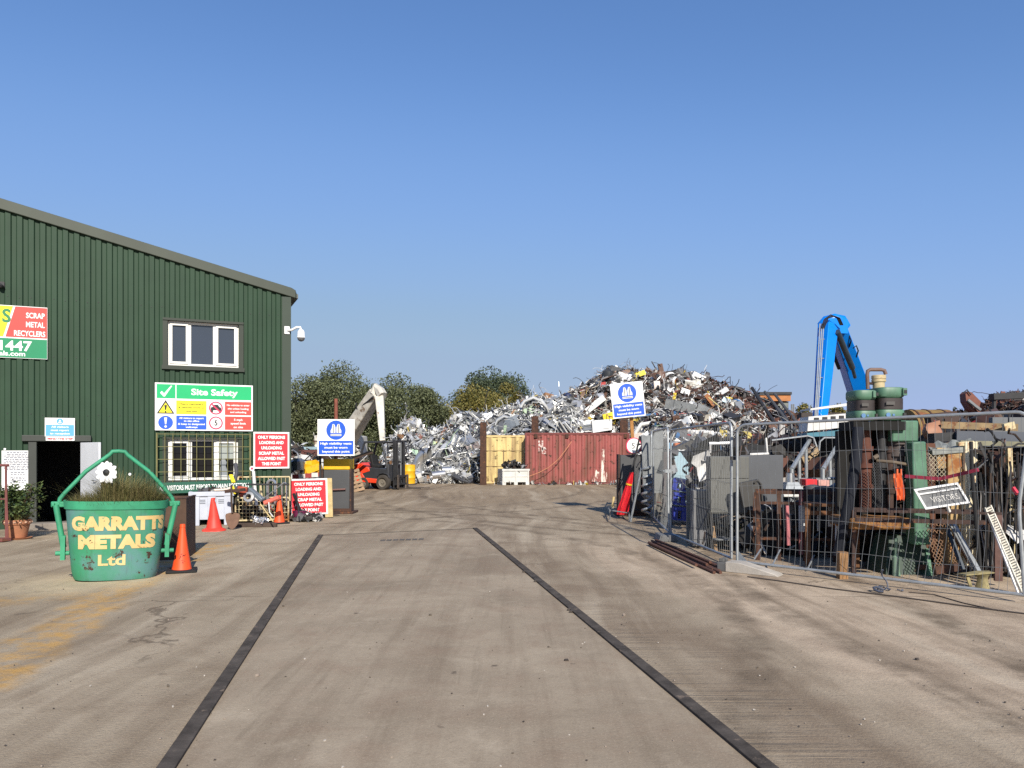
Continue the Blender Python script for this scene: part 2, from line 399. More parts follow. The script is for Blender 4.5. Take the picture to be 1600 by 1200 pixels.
# grit: countless crumbs of stone and rust
m = MB()
for k in range(520):
    y = random.choice((random.uniform(3.3, 9), random.uniform(3.3, 18))); x = random.uniform(-.75, .75) * y
    s = random.uniform(.003, .009) * (1 + (random.random() < .05) * 1.2)
    a = len(m.v); m.box((x, y, s * .35 + .004), (s * random.uniform(.8, 1.6), s, s * .8), (random.uniform(-20, 20), random.uniform(-20, 20), random.uniform(0, 180)))
    for i in range(a, len(m.v)): m.v[i] = (m.v[i][0] + random.uniform(-.2, .2) * s, m.v[i][1] + random.uniform(-.2, .2) * s, m.v[i][2])
GRIT = island('grit', [(0, (.10, .08, .06)), (.35, (.26, .21, .17)), (.7, (.05, .04, .035)), (.85, (.45, .41, .36))], .9, dirt=0)
tag(m.build('grit', GRIT, smooth=False), 'loose grit and crumbs scattered on the yard', 'grit', kind='stuff')

# ------------------------------------------------------------------ green warehouse
FC = Vector((-5.2, 18.0, 0)); FA = 24.0
FU = Vector((math.cos(R(FA)), math.sin(R(FA)), 0)); FV = Vector((-FU.y, FU.x, 0))
def fs(px, off=0.):                         # distance along the facade seen at column px (off = metres proud of the wall)
    c = FC - FV * off; k = (px - 800) / FPX
    return (k * c.y - c.x) / (FU.x - k * FU.y)
def fz(px, py, off=0.):
    Y = (FC - FV * off + FU * fs(px, off)).y; return EYE + (HZ - py) * Y / FPX
def fw(s, z, off=0.): return FC + FU * s - FV * off + Vector((0, 0, z))
GCLAD = mat('green_cladding', (.024, .053, .030), .55, .0, .13, .9, streak=.25); GCLAD.node_tree.nodes['Principled BSDF'].inputs['Specular IOR Level'].default_value = .22
GTRIM = mat('green_grey_trim', (.023, .031, .021), .6, 0, .12, 1.2)
bld = thing('warehouse', 'dark green corrugated metal warehouse with a sloping roof and open doorway', 'building', FC, FA)
zr0 = fz(453, 463); zl = fz(0, 326); sl = fs(0)
slope = (zl - zr0) / sl
def ztop(s): return zr0 + slope * s
SMIN = -13.0
door = (fs(58), fs(128), 0.0, fz(95, 690)); upw = (fs(262), fs(373), fz(318, 573), fz(318, 504)); low = (fs(262), fs(372), fz(318, 750), fz(318, 686))
opens = [door, upw, low]
m = MB(); PIT = .205
prof = [(0, 0), (.075, 0), (.095, -.034), (.185, -.034)]
pts = []
i = 0
while -i * PIT > SMIN:
    base = -(i + 1) * PIT
    pts += [(base + x, y) for x, y in prof]; i += 1
pts = sorted(pts) + [(0, 0)]
cuts = sorted({q for o in opens for q in o[:2]})
prf = []
for (a, ya), (b, yb) in zip(pts, pts[1:]):
    xs = [a] + [q for q in cuts if a + 1e-4 < q < b - 1e-4] + [b]
    for p, q in zip(xs, xs[1:]):
        prf.append((p, ya + (yb - ya) * (p - a) / (b - a), q, ya + (yb - ya) * (q - a) / (b - a)))
for a, ya, b, yb in prf:
    mid_ = (a + b) / 2; zs = [(-.05, None)]
    iv = [(0.0, None)]
    holes = sorted([(o[2], o[3]) for o in opens if o[0] < mid_ < o[1]])
    lo = -.02; segs = []
    for h0, h1 in holes: segs.append((lo, h0)); lo = h1
    segs.append((lo, None))
    for z0, z1 in segs:
        za, zb = (ztop(a), ztop(b)) if z1 is None else (z1, z1)
        if za - z0 < .01: continue
        m.add([(a, ya, z0), (b, yb, z0), (b, yb, zb), (a, ya, za)], [(0, 1, 2, 3)])
m.build('wall', GCLAD, bld, smooth=False)
DEPTH = 14.0
m = MB()
m.add([(0, 0.02, -.02), (0, DEPTH, -.02), (0, DEPTH, ztop(0)), (0, .02, ztop(0))], [(0, 1, 2, 3)])
m.add([(SMIN, 0.02, -.02), (SMIN, DEPTH, -.02), (SMIN, DEPTH, ztop(SMIN)), (SMIN, .02, ztop(SMIN))], [(3, 2, 1, 0)])
m.add([(SMIN, DEPTH, -.02), (0, DEPTH, -.02), (0, DEPTH, ztop(0)), (SMIN, DEPTH, ztop(SMIN))], [(0, 1, 2, 3)])
m.build('side_wall', GCLAD, bld, smooth=False)
m = MB()
m.prism([(SMIN, ztop(SMIN)), (.18, ztop(.18)), (.18, ztop(.18) + .10), (SMIN, ztop(SMIN) + .10)], -.02, DEPTH + .1)
m.build('roof', mat('grey_green_roof', (.10, .11, .10), .6, 0, .15, 1), bld, smooth=False)
th = (13 + 11) * 15.5 / FPX
m = MB(); m.prism([(SMIN, ztop(SMIN) - .02), (.12, ztop(.12) - .02), (.12, ztop(.12) + .16), (.02, ztop(.0) + .19), (SMIN, ztop(SMIN) + .21)], -.085, -.022)
m.build('verge_trim', mat('verge_grey_green', (.044, .054, .038), .6, 0, .12, 1.2), bld, smooth=False, bevel=.012)
m = MB(); m.b2(.022, .14, -.06, DEPTH, zr0 - .02, zr0 + .10); m.build('gutter', GTRIM, bld, bevel=.02)
m = MB(); m.b2(-.19, .012, -.058, -.036, 0, zr0 - .03); m.b2(.004, .016, -.036, .3, 0, zr0 - .03); m.build('corner_trim', mat('corner_trim_green', (.024, .040, .026), .55, 0, .12, 1.2), bld, smooth=False)
# screws on the cladding crowns
m = MB()
for zrow in (1.15, 2.35, 3.55, 4.75):
    for k in range(46):
        s = -.07 - k * PIT
        if any(o[0] - .15 < s < o[1] + .15 and o[2] - .1 < zrow < o[3] + .1 for o in opens): continue
        m.box((s, -.037, zrow + (k % 2) * .02), (.016, .008, .016))
m.build('cladding_screw', DARK, bld, smooth=False)
# windows
PVC = flat('white_window_frame', (.78, .77, .72)); GLASS = None
n = N('window_glass'); GLASS = n.out((.045, .055, .075), .06); n.b.inputs['Specular IOR Level'].default_value = .8
n = N('dark_window_glass'); DGLASS = n.out((.008, .008, .009), .05); n.b.inputs['Specular IOR Level'].default_value = .35
def window(o, gl, flash, lights):
    s0, s1, z0, z1 = o; fr = .055
    wn = MB(); d0, d1 = .04, .10
    wn.b2(s0, s1, d0, d1, z0, z0 + fr); wn.b2(s0, s1, d0, d1, z1 - fr, z1); wn.b2(s0, s0 + fr, d0, d1, z0 + fr, z1 - fr); wn.b2(s1 - fr, s1, d0, d1, z0 + fr, z1 - fr)
    W = s1 - s0
    for q in lights[:-1]: wn.b2(s0 + W * q - .035, s0 + W * q + .035, d0 + .004, d1, z0 + fr, z1 - fr)
    wf = wn.build('window', PVC, bld, bevel=.006)
    e = [0] + lights
    for k, (a, b) in enumerate(zip(e, e[1:])):
        xa = s0 + W * a + (fr if k == 0 else .035); xb = s0 + W * b - (fr if k == len(e) - 2 else .035)
        MB().b2(xa, xb, .07, .08, z0 + fr, z1 - fr).build('pane', gl, wf, smooth=False)
        if k != 1:
            t = .04; y0 = .022; op = MB()
            op.b2(xa - .012, xb + .012, y0, .05, z0 + fr - .012, z0 + fr + t); op.b2(xa - .012, xb + .012, y0, .05, z1 - fr - t, z1 - fr + .012)
            op.b2(xa - .012, xa + t, y0, .05, z0 + fr + t, z1 - fr - t); op.b2(xb - t, xb + .012, y0, .05, z0 + fr + t, z1 - fr - t); op.build('casement', PVC, wf, bevel=.005)
    if flash:
        f = MB(); y0 = -.050
        f.b2(s0 - .10, s1 + .10, y0 - .02, .04, z1, z1 + .05); f.b2(s0 - .12, s1 + .12, y0 - .03, .04, z0 - .09, z0 - .002)
        f.b2(s0 - .10, s0 - .002, y0, .04, z0 + .0, z1 - .002); f.b2(s1 + .002, s1 + .10, y0, .04, z0 + .0, z1 - .002)
        f.build('window_flashing', GTRIM, wf, smooth=False)
    return wf
window(upw, GLASS, True, [.30, .655, 1]); lw = window(low, DGLASS, True, [.315, .67, 1])
# half-drawn blind behind the right light of the lower window
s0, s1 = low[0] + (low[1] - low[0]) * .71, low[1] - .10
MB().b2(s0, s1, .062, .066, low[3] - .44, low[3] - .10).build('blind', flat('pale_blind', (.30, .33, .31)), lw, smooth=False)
# white and grey bits standing on the inside sill show through the glass
m = MB(); m.lathe([(.001, 0), (.10, 0), (.085, .16), (.05, .25), (.075, .33), (.03, .42), (.001, .43)], 14, ((s0 + s1) / 2 - .05, .055, low[2] + .06), 1, .12)
m.build('sill_ornament', flat('grey_ornament', (.22, .24, .26)), lw)
# doorway
dr = MB(); d0, d1, _, dz = door
dr.b2(d0 - .15, d0, -.07, .06, -.01, dz + .002); dr.b2(d1, d1 + .05, -.055, .06, -.01, dz); dr.b2(d0 - .26, d1 + .18, -.10, .06, dz + .004, dz + .13)
df = dr.build('door_frame', mat('dark_door_trim', (.035, .040, .034), .55, 0, .15, 2), bld, smooth=False, bevel=.008)
hinge = fw(d1 + .02, 0, .075); LEAF = .88
best = min((abs(((800 + FPX * (hinge.x + LEAF * math.cos(R(a))) / (hinge.y + LEAF * math.sin(R(a))))) - 158), a) for a in range(-150, -10))[1]
best = -78 if not -150 < best < -10 else best
dl = MB().b2(0, LEAF, -.045, 0, .14, dz - .02).build('door', flat('white_door', (.60, .62, .65)), bld, bevel=.005)
dl.parent = bld; dl.location = (d1 + .02, -.075, 0); dl.rotation_euler = (0, 0, R(best - FA))
MB().tube([(LEAF - .09, -.05, 1.0), (LEAF - .09, -.09, 1.0), (LEAF - .20, -.09, 1.0)], .012).build('handle', STEEL, dl)
MB().b2(d0 - .3, d1 + .5, -.42, -.0, -.01, .13).build('door_step', mat('step_concrete', (.22, .19, .16), .9, 0, .25, 3, bump=.3), bld, bevel=.015)
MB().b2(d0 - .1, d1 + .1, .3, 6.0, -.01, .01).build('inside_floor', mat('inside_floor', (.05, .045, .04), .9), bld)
# added dark sheet a little way in so the doorway reads as unlit
MB().b2(d0 - 1.2, d1 + 1.2, 3.2, 3.25, 0, 3).build('unlit_doorway_sheet', DARK, bld, smooth=False)

# ---- signs on the facade
def fsign(name, x0, x1, y0, y1, label, cat='sign', group=None, off=.055, t=.012, m=WHITE, roll=0):
    xm = (x0 + x1) / 2; ym = (y0 + y1) / 2
    s0, s1 = fs(x0, off), fs(x1, off); z1, z0 = fz(xm, y0, off), fz(xm, y1, off)
    o = thing(name, label, cat, fw((s0 + s1) / 2, (z0 + z1) / 2, off), group=group, rot=(0, roll, FA))
    wd, h = s1 - s0, z1 - z0
    MB().b2(-wd / 2, wd / 2, 0, t, -h / 2, h / 2).build('panel', m, o, smooth=False)
    return o, wd, h
ysc = -.0
# 1 company board at the left edge (only its right part stands in the picture)
o, wd, h = fsign('company_board', -46, 74, 477, 559, 'red, yellow and green company board high on the green wall, reading SCRAP METAL RECYCLERS')
X = lambda f: -wd / 2 + wd * f
Z = lambda f: h / 2 - h * f
patch(o, 'green_band', X(0.004), X(.996), Z(.992), Z(.625), flat('board_green', (.0, .22, .09)), -.001)
MB().prism([(X(.004), Z(.60)), (X(.415), Z(.60)), (X(.545), Z(.012)), (X(.004), Z(.012))], -.003, -.001).build('yellow_field', flat('board_yellow', (.90, .80, .01)), o, smooth=False)
MB().prism([(X(.445), Z(.60)), (X(.996), Z(.60)), (X(.996), Z(.012)), (X(.575), Z(.012))], -.003, -.001).build('red_field', flat('board_red', (.80, .055, .045)), o, smooth=False)
lettering(o, [('SCRAP', X(.84), Z(.17), wd * .25, h * .105), ('METAL', X(.84), Z(.345), wd * .25, h * .105), ('RECYCLERS', X(.765), Z(.52), wd * .415, h * .105),
              ('1447', X(.585), Z(.765), wd * .42, h * .19), ('als.com', X(.535), Z(.915), wd * .34, h * .09)], WHITE, -.004, .025)
lettering(o, [('S', X(.46), Z(.20), wd * .115, h * .26)], flat('board_text_green', (.02, .20, .07)), -.005, .03)
# 2 small reception sign above the door
o, wd, h = fsign('reception_sign', 70, 117, 653, 682, 'small white and blue sign above the doorway asking visitors to report to reception', off=.115)
X = lambda f: -wd / 2 + wd * f
Z = lambda f: h / 2 - h * f
patch(o, 'blue_field', X(.03), X(.97), Z(.97), Z(.37), LBLUE, -.001)
disc(o, 'emblem', 0, Z(.185), h * .155, LBLUE, -.001)
m = MB(); m.box((0, -.005, Z(.15)), (h * .07, .002, h * .08)); m.box((0, -.005, Z(.25)), (h * .14, .002, h * .07)); m.build('emblem_figure', WHITE, o)
lettering(o, [('All visitors', 0, Z(.48), wd * .58, h * .10), ('must report', 0, Z(.66), wd * .60, h * .10), ('to reception', 0, Z(.84), wd * .66, h * .10)], WHITE, -.004, .03)
o, wd, h = fsign('step_warning_strip', 71.5, 116.5, 682.6, 688.5, 'narrow white strip with red letters MIND THE STEP over the doorway', off=.12)
lettering(o, [('MIND THE STEP', 0, 0, wd * .88, h * .55)], RED, -.003, .04)
# 3 white notice with small print
o, wd, h = fsign('notice_board', 2.5, 52.5, 704, 766, 'white notice full of small print left of the doorway')
m = MB(); random.seed(3)
for k in range(17):
    z = h / 2 - h * (.05 + k * .043 + (.03 if k > 10 else 0) + (.03 if k > 12 else 0))
    lw_ = wd * (random.uniform(.62, .9) if k < 11 else random.uniform(.3, .6)); x = -lw_ / 2
    while x < lw_ / 2:
        q = random.uniform(.02, .07); m.b2(x, min(x + q, lw_ / 2), -.003, -.001, z - .010, z + .010); x += q + .012
m.build('small_print', flat('print_grey', (.16, .17, .21)), o, smooth=False)
for k in (-1, 1): MB().disc((k * wd * .40, -.004, h / 2 + .03), .022).build('fixing_cap', WHITE, o)
# 4 site safety board
o, wd, h = fsign('safety_board', 242, 395, 600, 673, 'large Site Safety board with green heading and yellow, blue and red panels', off=.062)
X = lambda f: -wd / 2 + wd * f
Z = lambda f: h / 2 - h * f
patch(o, 'green_heading', X(.018), X(.202), Z(.325), Z(.03), SGREEN, -.001); patch(o, 'green_heading', X(.212), X(.985), Z(.325), Z(.03), SGREEN, -.001)
patch(o, 'yellow_panel', X(.21), X(.515), Z(.655), Z(.365), YEL, -.001); patch(o, 'blue_panel', X(.21), X(.515), Z(.975), Z(.685), BLUE, -.001)
patch(o, 'red_panel', X(.705), X(.985), Z(.655), Z(.365), ORED, -.001); patch(o, 'red_panel', X(.705), X(.985), Z(.975), Z(.685), ORED, -.001)
m = MB(); m.prism([(X(.05), Z(.215)), (X(.068), Z(.175)), (X(.09), Z(.225)), (X(.158), Z(.055)), (X(.170), Z(.065)), (X(.097), Z(.29)), (X(.085), Z(.29))], -.006, -.003); m.build('tick_mark', WHITE, o, smooth=False)
tri = lambda k: [(X(.105) - wd * .088 * k, Z(.60) - h * .048 * (2 * k - 1)), (X(.105) + wd * .088 * k, Z(.60) - h * .048 * (2 * k - 1)), (X(.105), Z(.60) + h * .24 * (k if k == 1 else k * .86))]
m = MB(); m.prism(tri(1), -.003, -.001); m.build('warning_triangle', BLK, o, smooth=False)
m = MB(); m.prism([(X(.105) - wd * .066, Z(.625)), (X(.105) + wd * .066, Z(.625)), (X(.105), Z(.415))], -.005, -.003); m.build('triangle_field', YEL, o, smooth=False)
def exclaim(zc, hh, mm, y):
    m = MB(); m.prism([(X(.105) - wd * .014, zc + hh * .5), (X(.105) - wd * .006, zc - hh * .18), (X(.105) + wd * .006, zc - hh * .18), (X(.105) + wd * .014, zc + hh * .5)], y - .002, y)
    m.disc((X(.105), y - .001, zc - hh * .4), hh * .11, t=.002); m.build('exclamation_mark', mm, o, smooth=False)
exclaim(Z(.545), h * .155, BLK, -.005)
disc(o, 'blue_disc', X(.105), Z(.835), h * .142, BLUE, -.001); exclaim(Z(.835), h * .21, WHITE, -.004)
RIM = flat('sign_rim_red', (.70, .03, .10))
for zc in (.51, .83):
    disc(o, 'red_ring', X(.612), Z(zc), h * .140, RIM, -.001); disc(o, 'white_field', X(.612), Z(zc), h * .112, WHITE, -.0035)
m = MB(); cx, cz = X(.612), Z(.51)
m.prism([(cx - .11, cz - .05), (cx + .11, cz - .05), (cx + .11, cz + .01), (cx + .07, cz + .025), (cx + .045, cz + .075), (cx - .045, cz + .075), (cx - .07, cz + .025), (cx - .11, cz + .01)], -.0085, -.006)
m.b2(cx - .10, cx - .06, -.0085, -.006, cz - .09, cz - .05); m.b2(cx + .06, cx + .10, -.0085, -.006, cz - .09, cz - .05); m.build('car_symbol', BLK, o, smooth=False)
m = MB(); m.beam((cx - .105, -.0105, cz + .105), (cx + .105, -.0105, cz - .105), .03, .002, up=(0, 1, 0)); m.build('red_bar', RIM, o, smooth=False)
lettering(o, [('5', X(.612), Z(.83), wd * .034, h * .115)], BLK, -.007, .03)
lettering(o, [('Site Safety', X(.60), Z(.175), wd * .48, h * .135), ('All visitors to report', X(.363), Z(.735), wd * .25, h * .038), ('to site office', X(.363), Z(.795), wd * .155, h * .038),
              ('& keep to designated', X(.363), Z(.86), wd * .27, h * .038), ('walkways', X(.363), Z(.925), wd * .12, h * .038),
              ('No vehicles to enter', X(.845), Z(.44), wd * .24, h * .038), ('site unless loading', X(.845), Z(.515), wd * .22, h * .038), ('and unloading', X(.845), Z(.59), wd * .17, h * .038),
              ('5 mph', X(.845), Z(.755), wd * .09, h * .045), ('speed limit', X(.845), Z(.835), wd * .16, h * .045), ('on site', X(.845), Z(.915), wd * .10, h * .045)], WHITE, -.004, .03)
lettering(o, [('Heavy machinery', X(.363), Z(.435), wd * .24, h * .038), ('& vehicles work on', X(.363), Z(.51), wd * .265, h * .038), ('this site', X(.363), Z(.59), wd * .11, h * .038)], flat('print_olive', (.10, .09, .01)), -.004, .035)
# 5 red loading signs
def loading_sign(o, wd, h):
    patch(o, 'red_field', -wd * .455, wd * .455, -h * .455, h * .455, RED, -.001)
    L = ['ONLY PERSONS', 'LOADING AND', 'UNLOADING', 'SCRAP METAL', 'ALLOWED PAST', 'THIS POINT']; W = [.76, .68, .57, .70, .76, .54]
    lettering(o, [(s, 0, h * (.355 - .145 * k), wd * W[k], h * .088) for k, s in enumerate(L)], WHITE, -.004, .045)
o, wd, h = fsign('loading_sign', 396, 452, 675, 732, 'red and white ONLY PERSONS LOADING sign fixed to the green wall', group='red loading signs', off=.085); loading_sign(o, wd, h)
# 6 long green reception sign
o, wd, h = fsign('visitors_strip_sign', 244, 393, 752, 769, 'long dark green strip sign under the barred window, ALL VISITORS MUST REPORT', off=.30, m=DGREEN, roll=-1.2)
lettering(o, [('ALL VISITORS MUST REPORT TO MAIN RECEPTION', 0, 0, wd * .94, h * .44)], WHITE, -.003, .02)
# window grille
o = thing('window_grille', 'olive green barred grille over the lower window', 'grille', fw((fs(245, .2) + fs(391, .2)) / 2, fz(318, 758, .2), .17), FA)
gw = fs(391, .2) - fs(245, .2); gh = fz(318, 677, .2) - fz(318, 758, .2)
OLIVE = mat('olive_paint', (.17, .16, .06), .6, 0, .2, 4)
m = MB()
for k in range(13):
    x = -gw / 2 + gw * k / 12; m.bar((x, 0, 0), (x, 0, gh), .008 if 0 < k < 12 else .018, 6)
m.build('upright_bar', OLIVE, o)
m = MB()
for k in range(5): m.bar((-gw / 2, .012, gh * (.02 + .24 * k)), (gw / 2, .012, gh * (.02 + .24 * k)), .008, 6)
for x in (-gw / 2, gw / 2):
    for z in (.1, gh - .1): m.bar((x, 0, z), (x, .13, z), .010, 6)
m.build('cross_bar', OLIVE, o)
# dome camera on the corner
o = thing('security_camera', 'white dome security camera on a bracket at the corner of the green warehouse', 'camera', fw(-.08, fz(453, 517), .06), FA)
m = MB(); m.b2(-.06, .06, -.025, 0, -.09, .09); m.build('mounting_plate', WHITE, o, bevel=.006)
MB().tube([(0, -.02, 0), (.10, -.10, .0), (.20, -.16, .06), (.27, -.20, .06), (.29, -.21, -.01)], .028, 10).build('arm', WHITE, o)
MB().lathe([(.001, 0), (.05, 0), (.08, -.05), (.085, -.16), (.092, -.17), (.092, -.185), (.001, -.185)], 24, (.29, -.21, 0)).build('housing', WHITE, o)
MB().lathe([(.086, -.186), (.08, -.225), (.05, -.26), (.001, -.275)], 24, (.29, -.21, 0)).build('dome', flat('grey_dome', (.14, .14, .15), .15), o)
MB().lathe([(.030, -.0), (.03, .02), (.001, .021)], 14).tf(Matrix.Translation((.29, -.275, -.235)) @ Matrix.Rotation(R(70), 4, 'X')).build('lens', BLK, o)
# lamp at the picture's left edge
o = thing('wall_lamp', 'small black lamp on the green wall above the company board', 'lamp', fw(fs(1, .1), fz(1, 444, .1), .04), FA)
MB().b2(-.06, .06, -.03, 0, -.06, .06).build('lamp_base', DARK, o); MB().lathe([(.001, 0), (.06, -.05), (.035, -.09), (.001, -.10)], 16, (.0, -.07, .02)).build('lamp_shade', DARK, o)
# ------------------------------------------------------------------ objects on the left
random.seed(11)
# --- bucket planter
BG_ = N('bucket_paint')
f1 = BG_.noise(1.6, 6, .6); sepz = BG_.sep(BG_.obj())
c = BG_.mix(BG_.mapr(f1, .38, .62), (.035, .24, .115), (.085, .25, .20))
c = BG_.mix(BG_.mapr(BG_.noise(3.1, 5), .50, .66, 0, .7), c, (.11, .22, .24))
c = BG_.mix(BG_.mapr(BG_.noise(1, 6, .65, vec=BG_.mapping((9, 9, .8))), .55, .72, 0, .55), c, (.05, .09, .06))
chip = BG_.noise(4.6, 9, .72); c = BG_.mix(BG_.mapr(chip, .595, .62), c, (.055, .025, .015))
c = BG_.mix(BG_.mapr(BG_.noise(22, 4, .7), .70, .73), c, (.05, .02, .012))
BG_.bump(chip, .25, .01)
BGM = BG_.out(c, .6)
GREENB = mat('bucket_green', (.035, .27, .14), .6, 0, .25, 4, .14, (.06, .03, .015))
TX_ = N('worn_yellow_lettering')
c = TX_.mix(TX_.mapr(TX_.noise(3.5, 5), .35, .65), (.62, .42, .16), (.66, .52, .24))
c = TX_.mix(TX_.mapr(TX_.noise(5.5, 9, .72), .61, .65), c, (.05, .03, .015))
c = TX_.mix(TX_.mapr(TX_.noise(8, 7, .72), .60, .66), c, (.05, .24, .15))
TXM = TX_.out(c, .6)
BY = 9.75
o = thing('bucket_planter', 'big oval green steel bucket used as a planter, reading GARRATTS METALS Ltd', 'planter', (P(181, 705, BY).x, BY, 0), rot=(0, 1.2, 24))
A0, B0, HB = .475, .33, .97
KT = 1.21
def brad(z): return 1 + (KT - 1) * (z / HB) ** .85
PWR = .72
prof = [(.001, .0), (.85, .0), (.97, .01), (1, .04)] + [(brad(z), z) for z in (.1, .2, .35, .5, .65, .8, .89)]
m = MB(); m.lathe(prof + [(brad(.9) + .03, .895), (brad(.97) + .03, .97), (brad(.97) - .02, .97), (brad(.9) - .03, .80), (.001, .79)], 64, sx=A0, sy=B0, pw=PWR)
m.build('body', BGM, o)
m = MB(); z0, z1 = .885, .985
m.lathe([(brad(z0), z0), (brad(z0) + .035, z0), (brad(z1) + .04, z1), (brad(z1) - .01, z1)], 64, sx=A0, sy=B0, pw=PWR); m.build('rim', GREENB, o)
# painted lettering laid onto the curved front
def ell_pt(a, k):
    ca, sa = math.cos(a), math.sin(a)
    return Vector((A0 * k * math.copysign(abs(ca) ** PWR, ca), B0 * k * math.copysign(abs(sa) ** PWR, sa)))
def arc_table(k):
    tb = [(0, -math.pi / 2)]; L = 0; p = ell_pt(-math.pi / 2, k)
    for i in range(1, 300):
        a = -math.pi / 2 + i * (math.pi * .46) / 300; q = ell_pt(a, k); L += (q - p).length; tb.append((L, a)); p = q
    return tb
def wrap(x, z, off):
    k = brad(max(z, .0)); tb = _tb; L = abs(x) / k
    lo = 0
    while lo < len(tb) - 2 and tb[lo + 1][0] < L: lo += 1
    (l0, a0), (l1, a1) = tb[lo], tb[lo + 1]; a = a0 + (a1 - a0) * min(1.0, (L - l0) / (l1 - l0))
    p = ell_pt(a, k); p2 = ell_pt(a + .01, k); tn = (p2 - p).normalized(); nn = Vector((tn.y, -tn.x))
    p = p + nn * off
    return Vector((p.x if x >= 0 else -p.x, p.y, z))
_tb = arc_table(1.0)
tm = MB()
for s, cx, cz, wd, h in (('GARRATTS', .06, .715, 1.12, .175), ('METALS', .03, .49, .88, .175), ('Ltd', -.03, .265, .30, .135)):
    put_text(tm, s, cx, cz, wd, h, 0, bold=.03 if s == 'Ltd' else .065, shear=.0)
bm = bmesh.new()
vs = [bm.verts.new(v) for v in tm.v]
for f in tm.f:
    try: bm.faces.new([vs[i] for i in f])
    except ValueError: pass
for k in range(-36, 37):
    bmesh.ops.bisect_plane(bm, geom=bm.verts[:] + bm.edges[:] + bm.faces[:], plane_co=(k * .017, 0, 0), plane_no=(1, 0, 0))
for k in range(40):
    bmesh.ops.bisect_plane(bm, geom=bm.verts[:] + bm.edges[:] + bm.faces[:], plane_co=(0, 0, k * .025), plane_no=(0, 0, 1))
for v in bm.verts: v.co = wrap(v.co.x, v.co.z + .5 * (v.co.x * 0), .005)
me = bpy.data.meshes.new('lettering'); bm.to_mesh(me); bm.free(); me.materials.append(TXM)
lo_ = bpy.data.objects.new('lettering', me); col.objects.link(lo_); lo_.parent = o
# bail handle, brackets, lower arms
XR = A0 * KT + .04
for sgn in (-1, 1):
    b = MB(); b.box((sgn * (XR + .03), 0, .93), (.17, .045, .07)); b.box((sgn * (XR + .09), 0, .93), (.035, .09, .045)); b.build('bracket', GREENB, o, bevel=.01)
    b = MB(); b.tube([(sgn * (XR + .06), -.02, .92), (sgn * (XR - .02), -.05, .48), (sgn * (XR - .035), -.05, .40)], .034, 10)
    b.box((sgn * (XR - .03), -.09, .40), (.05, .03, .30)); b.box((sgn * (XR - .03), -.02, .40), (.05, .03, .30)); b.bar((sgn * (XR - .10), -.055, .33), (sgn * (XR + .05), -.055, .33), .028, 10); b.build('lower_arm', GREENB, o)
b = MB(); top = 1.60
pts = [(-XR - .03, 0, .93), (-XR - .02, 0, 1.0), (-XR + .03, 0, 1.07), (-.36, 0, 1.34), (-.10, 0, top - .045), (-.07, 0, top - .005), (0, 0, top), (.07, 0, top - .005), (.10, 0, top - .045), (.36, 0, 1.34), (XR - .03, 0, 1.07), (XR + .02, 0, 1.0), (XR + .03, 0, .93)]
b.tube(pts, .026, 12); b.build('handle', GREENB, o)
MB().lathe([(.001, .80), (brad(.8) - .06, .80), (brad(.8) - .09, .86), (.001, .93)], 40, sx=A0, sy=B0, pw=PWR).build('soil', mat('soil', (.05, .035, .022), .95, 0, .4, 9, bump=.5), o)
bo = o
# grass in the bucket
def blade(mb, p, h, lean, az, wd):
    d = Vector((math.cos(az), math.sin(az), 0)); sd = Vector((-d.y, d.x, 0)); seg = 4; vs = []
    for i in range(seg + 1):
        t = i / seg; q = p + Vector((0, 0, h * t * (1 - .25 * lean * t))) + d * (lean * h * t * t)
        ww = wd * (1 - t * .9); vs += [q - sd * ww, q + sd * ww]
    mb.add(vs, [(2 * i, 2 * i + 1, 2 * i + 3, 2 * i + 2) for i in range(seg)])
GRASS = island('dry_grass', [(0, (.09, .105, .025)), (.3, (.17, .16, .05)), (.6, (.27, .22, .09)), (.8, (.035, .05, .012)), (.9, (.24, .19, .09))], .8, const=False, dirt=.1)
m = MB()
for k in range(5200):
    a = random.uniform(0, 2 * math.pi); r = math.sqrt(random.random()) * .98
    px, py = A0 * 1.12 * r * math.cos(a), B0 * 1.12 * r * math.sin(a)
    h = random.uniform(.20, .42) * (1.25 - .5 * r) * (1.2 if px > -.15 else .8)
    az = math.atan2(py, px) + random.uniform(-1.3, 1.3); blade(m, Vector((px, py, .87 - .05 * r)), h, random.uniform(.1, .9), az, random.uniform(.0025, .005))
for k in range(34):                           # long seed heads leaning out at the left
    px = random.uniform(-.62, -.30); py = random.uniform(-.2, .3)
    blade(m, Vector((px, py, .86)), random.uniform(.30, .52), random.uniform(.4, 1.0), random.uniform(2.4, 3.9), .003)
gr = m.build('grass', GRASS, smooth=False); gr.location = bo.location; gr.rotation_euler = bo.rotation_euler
tag(gr, 'dry tufty grass growing in the green bucket planter', 'grass', kind='stuff')
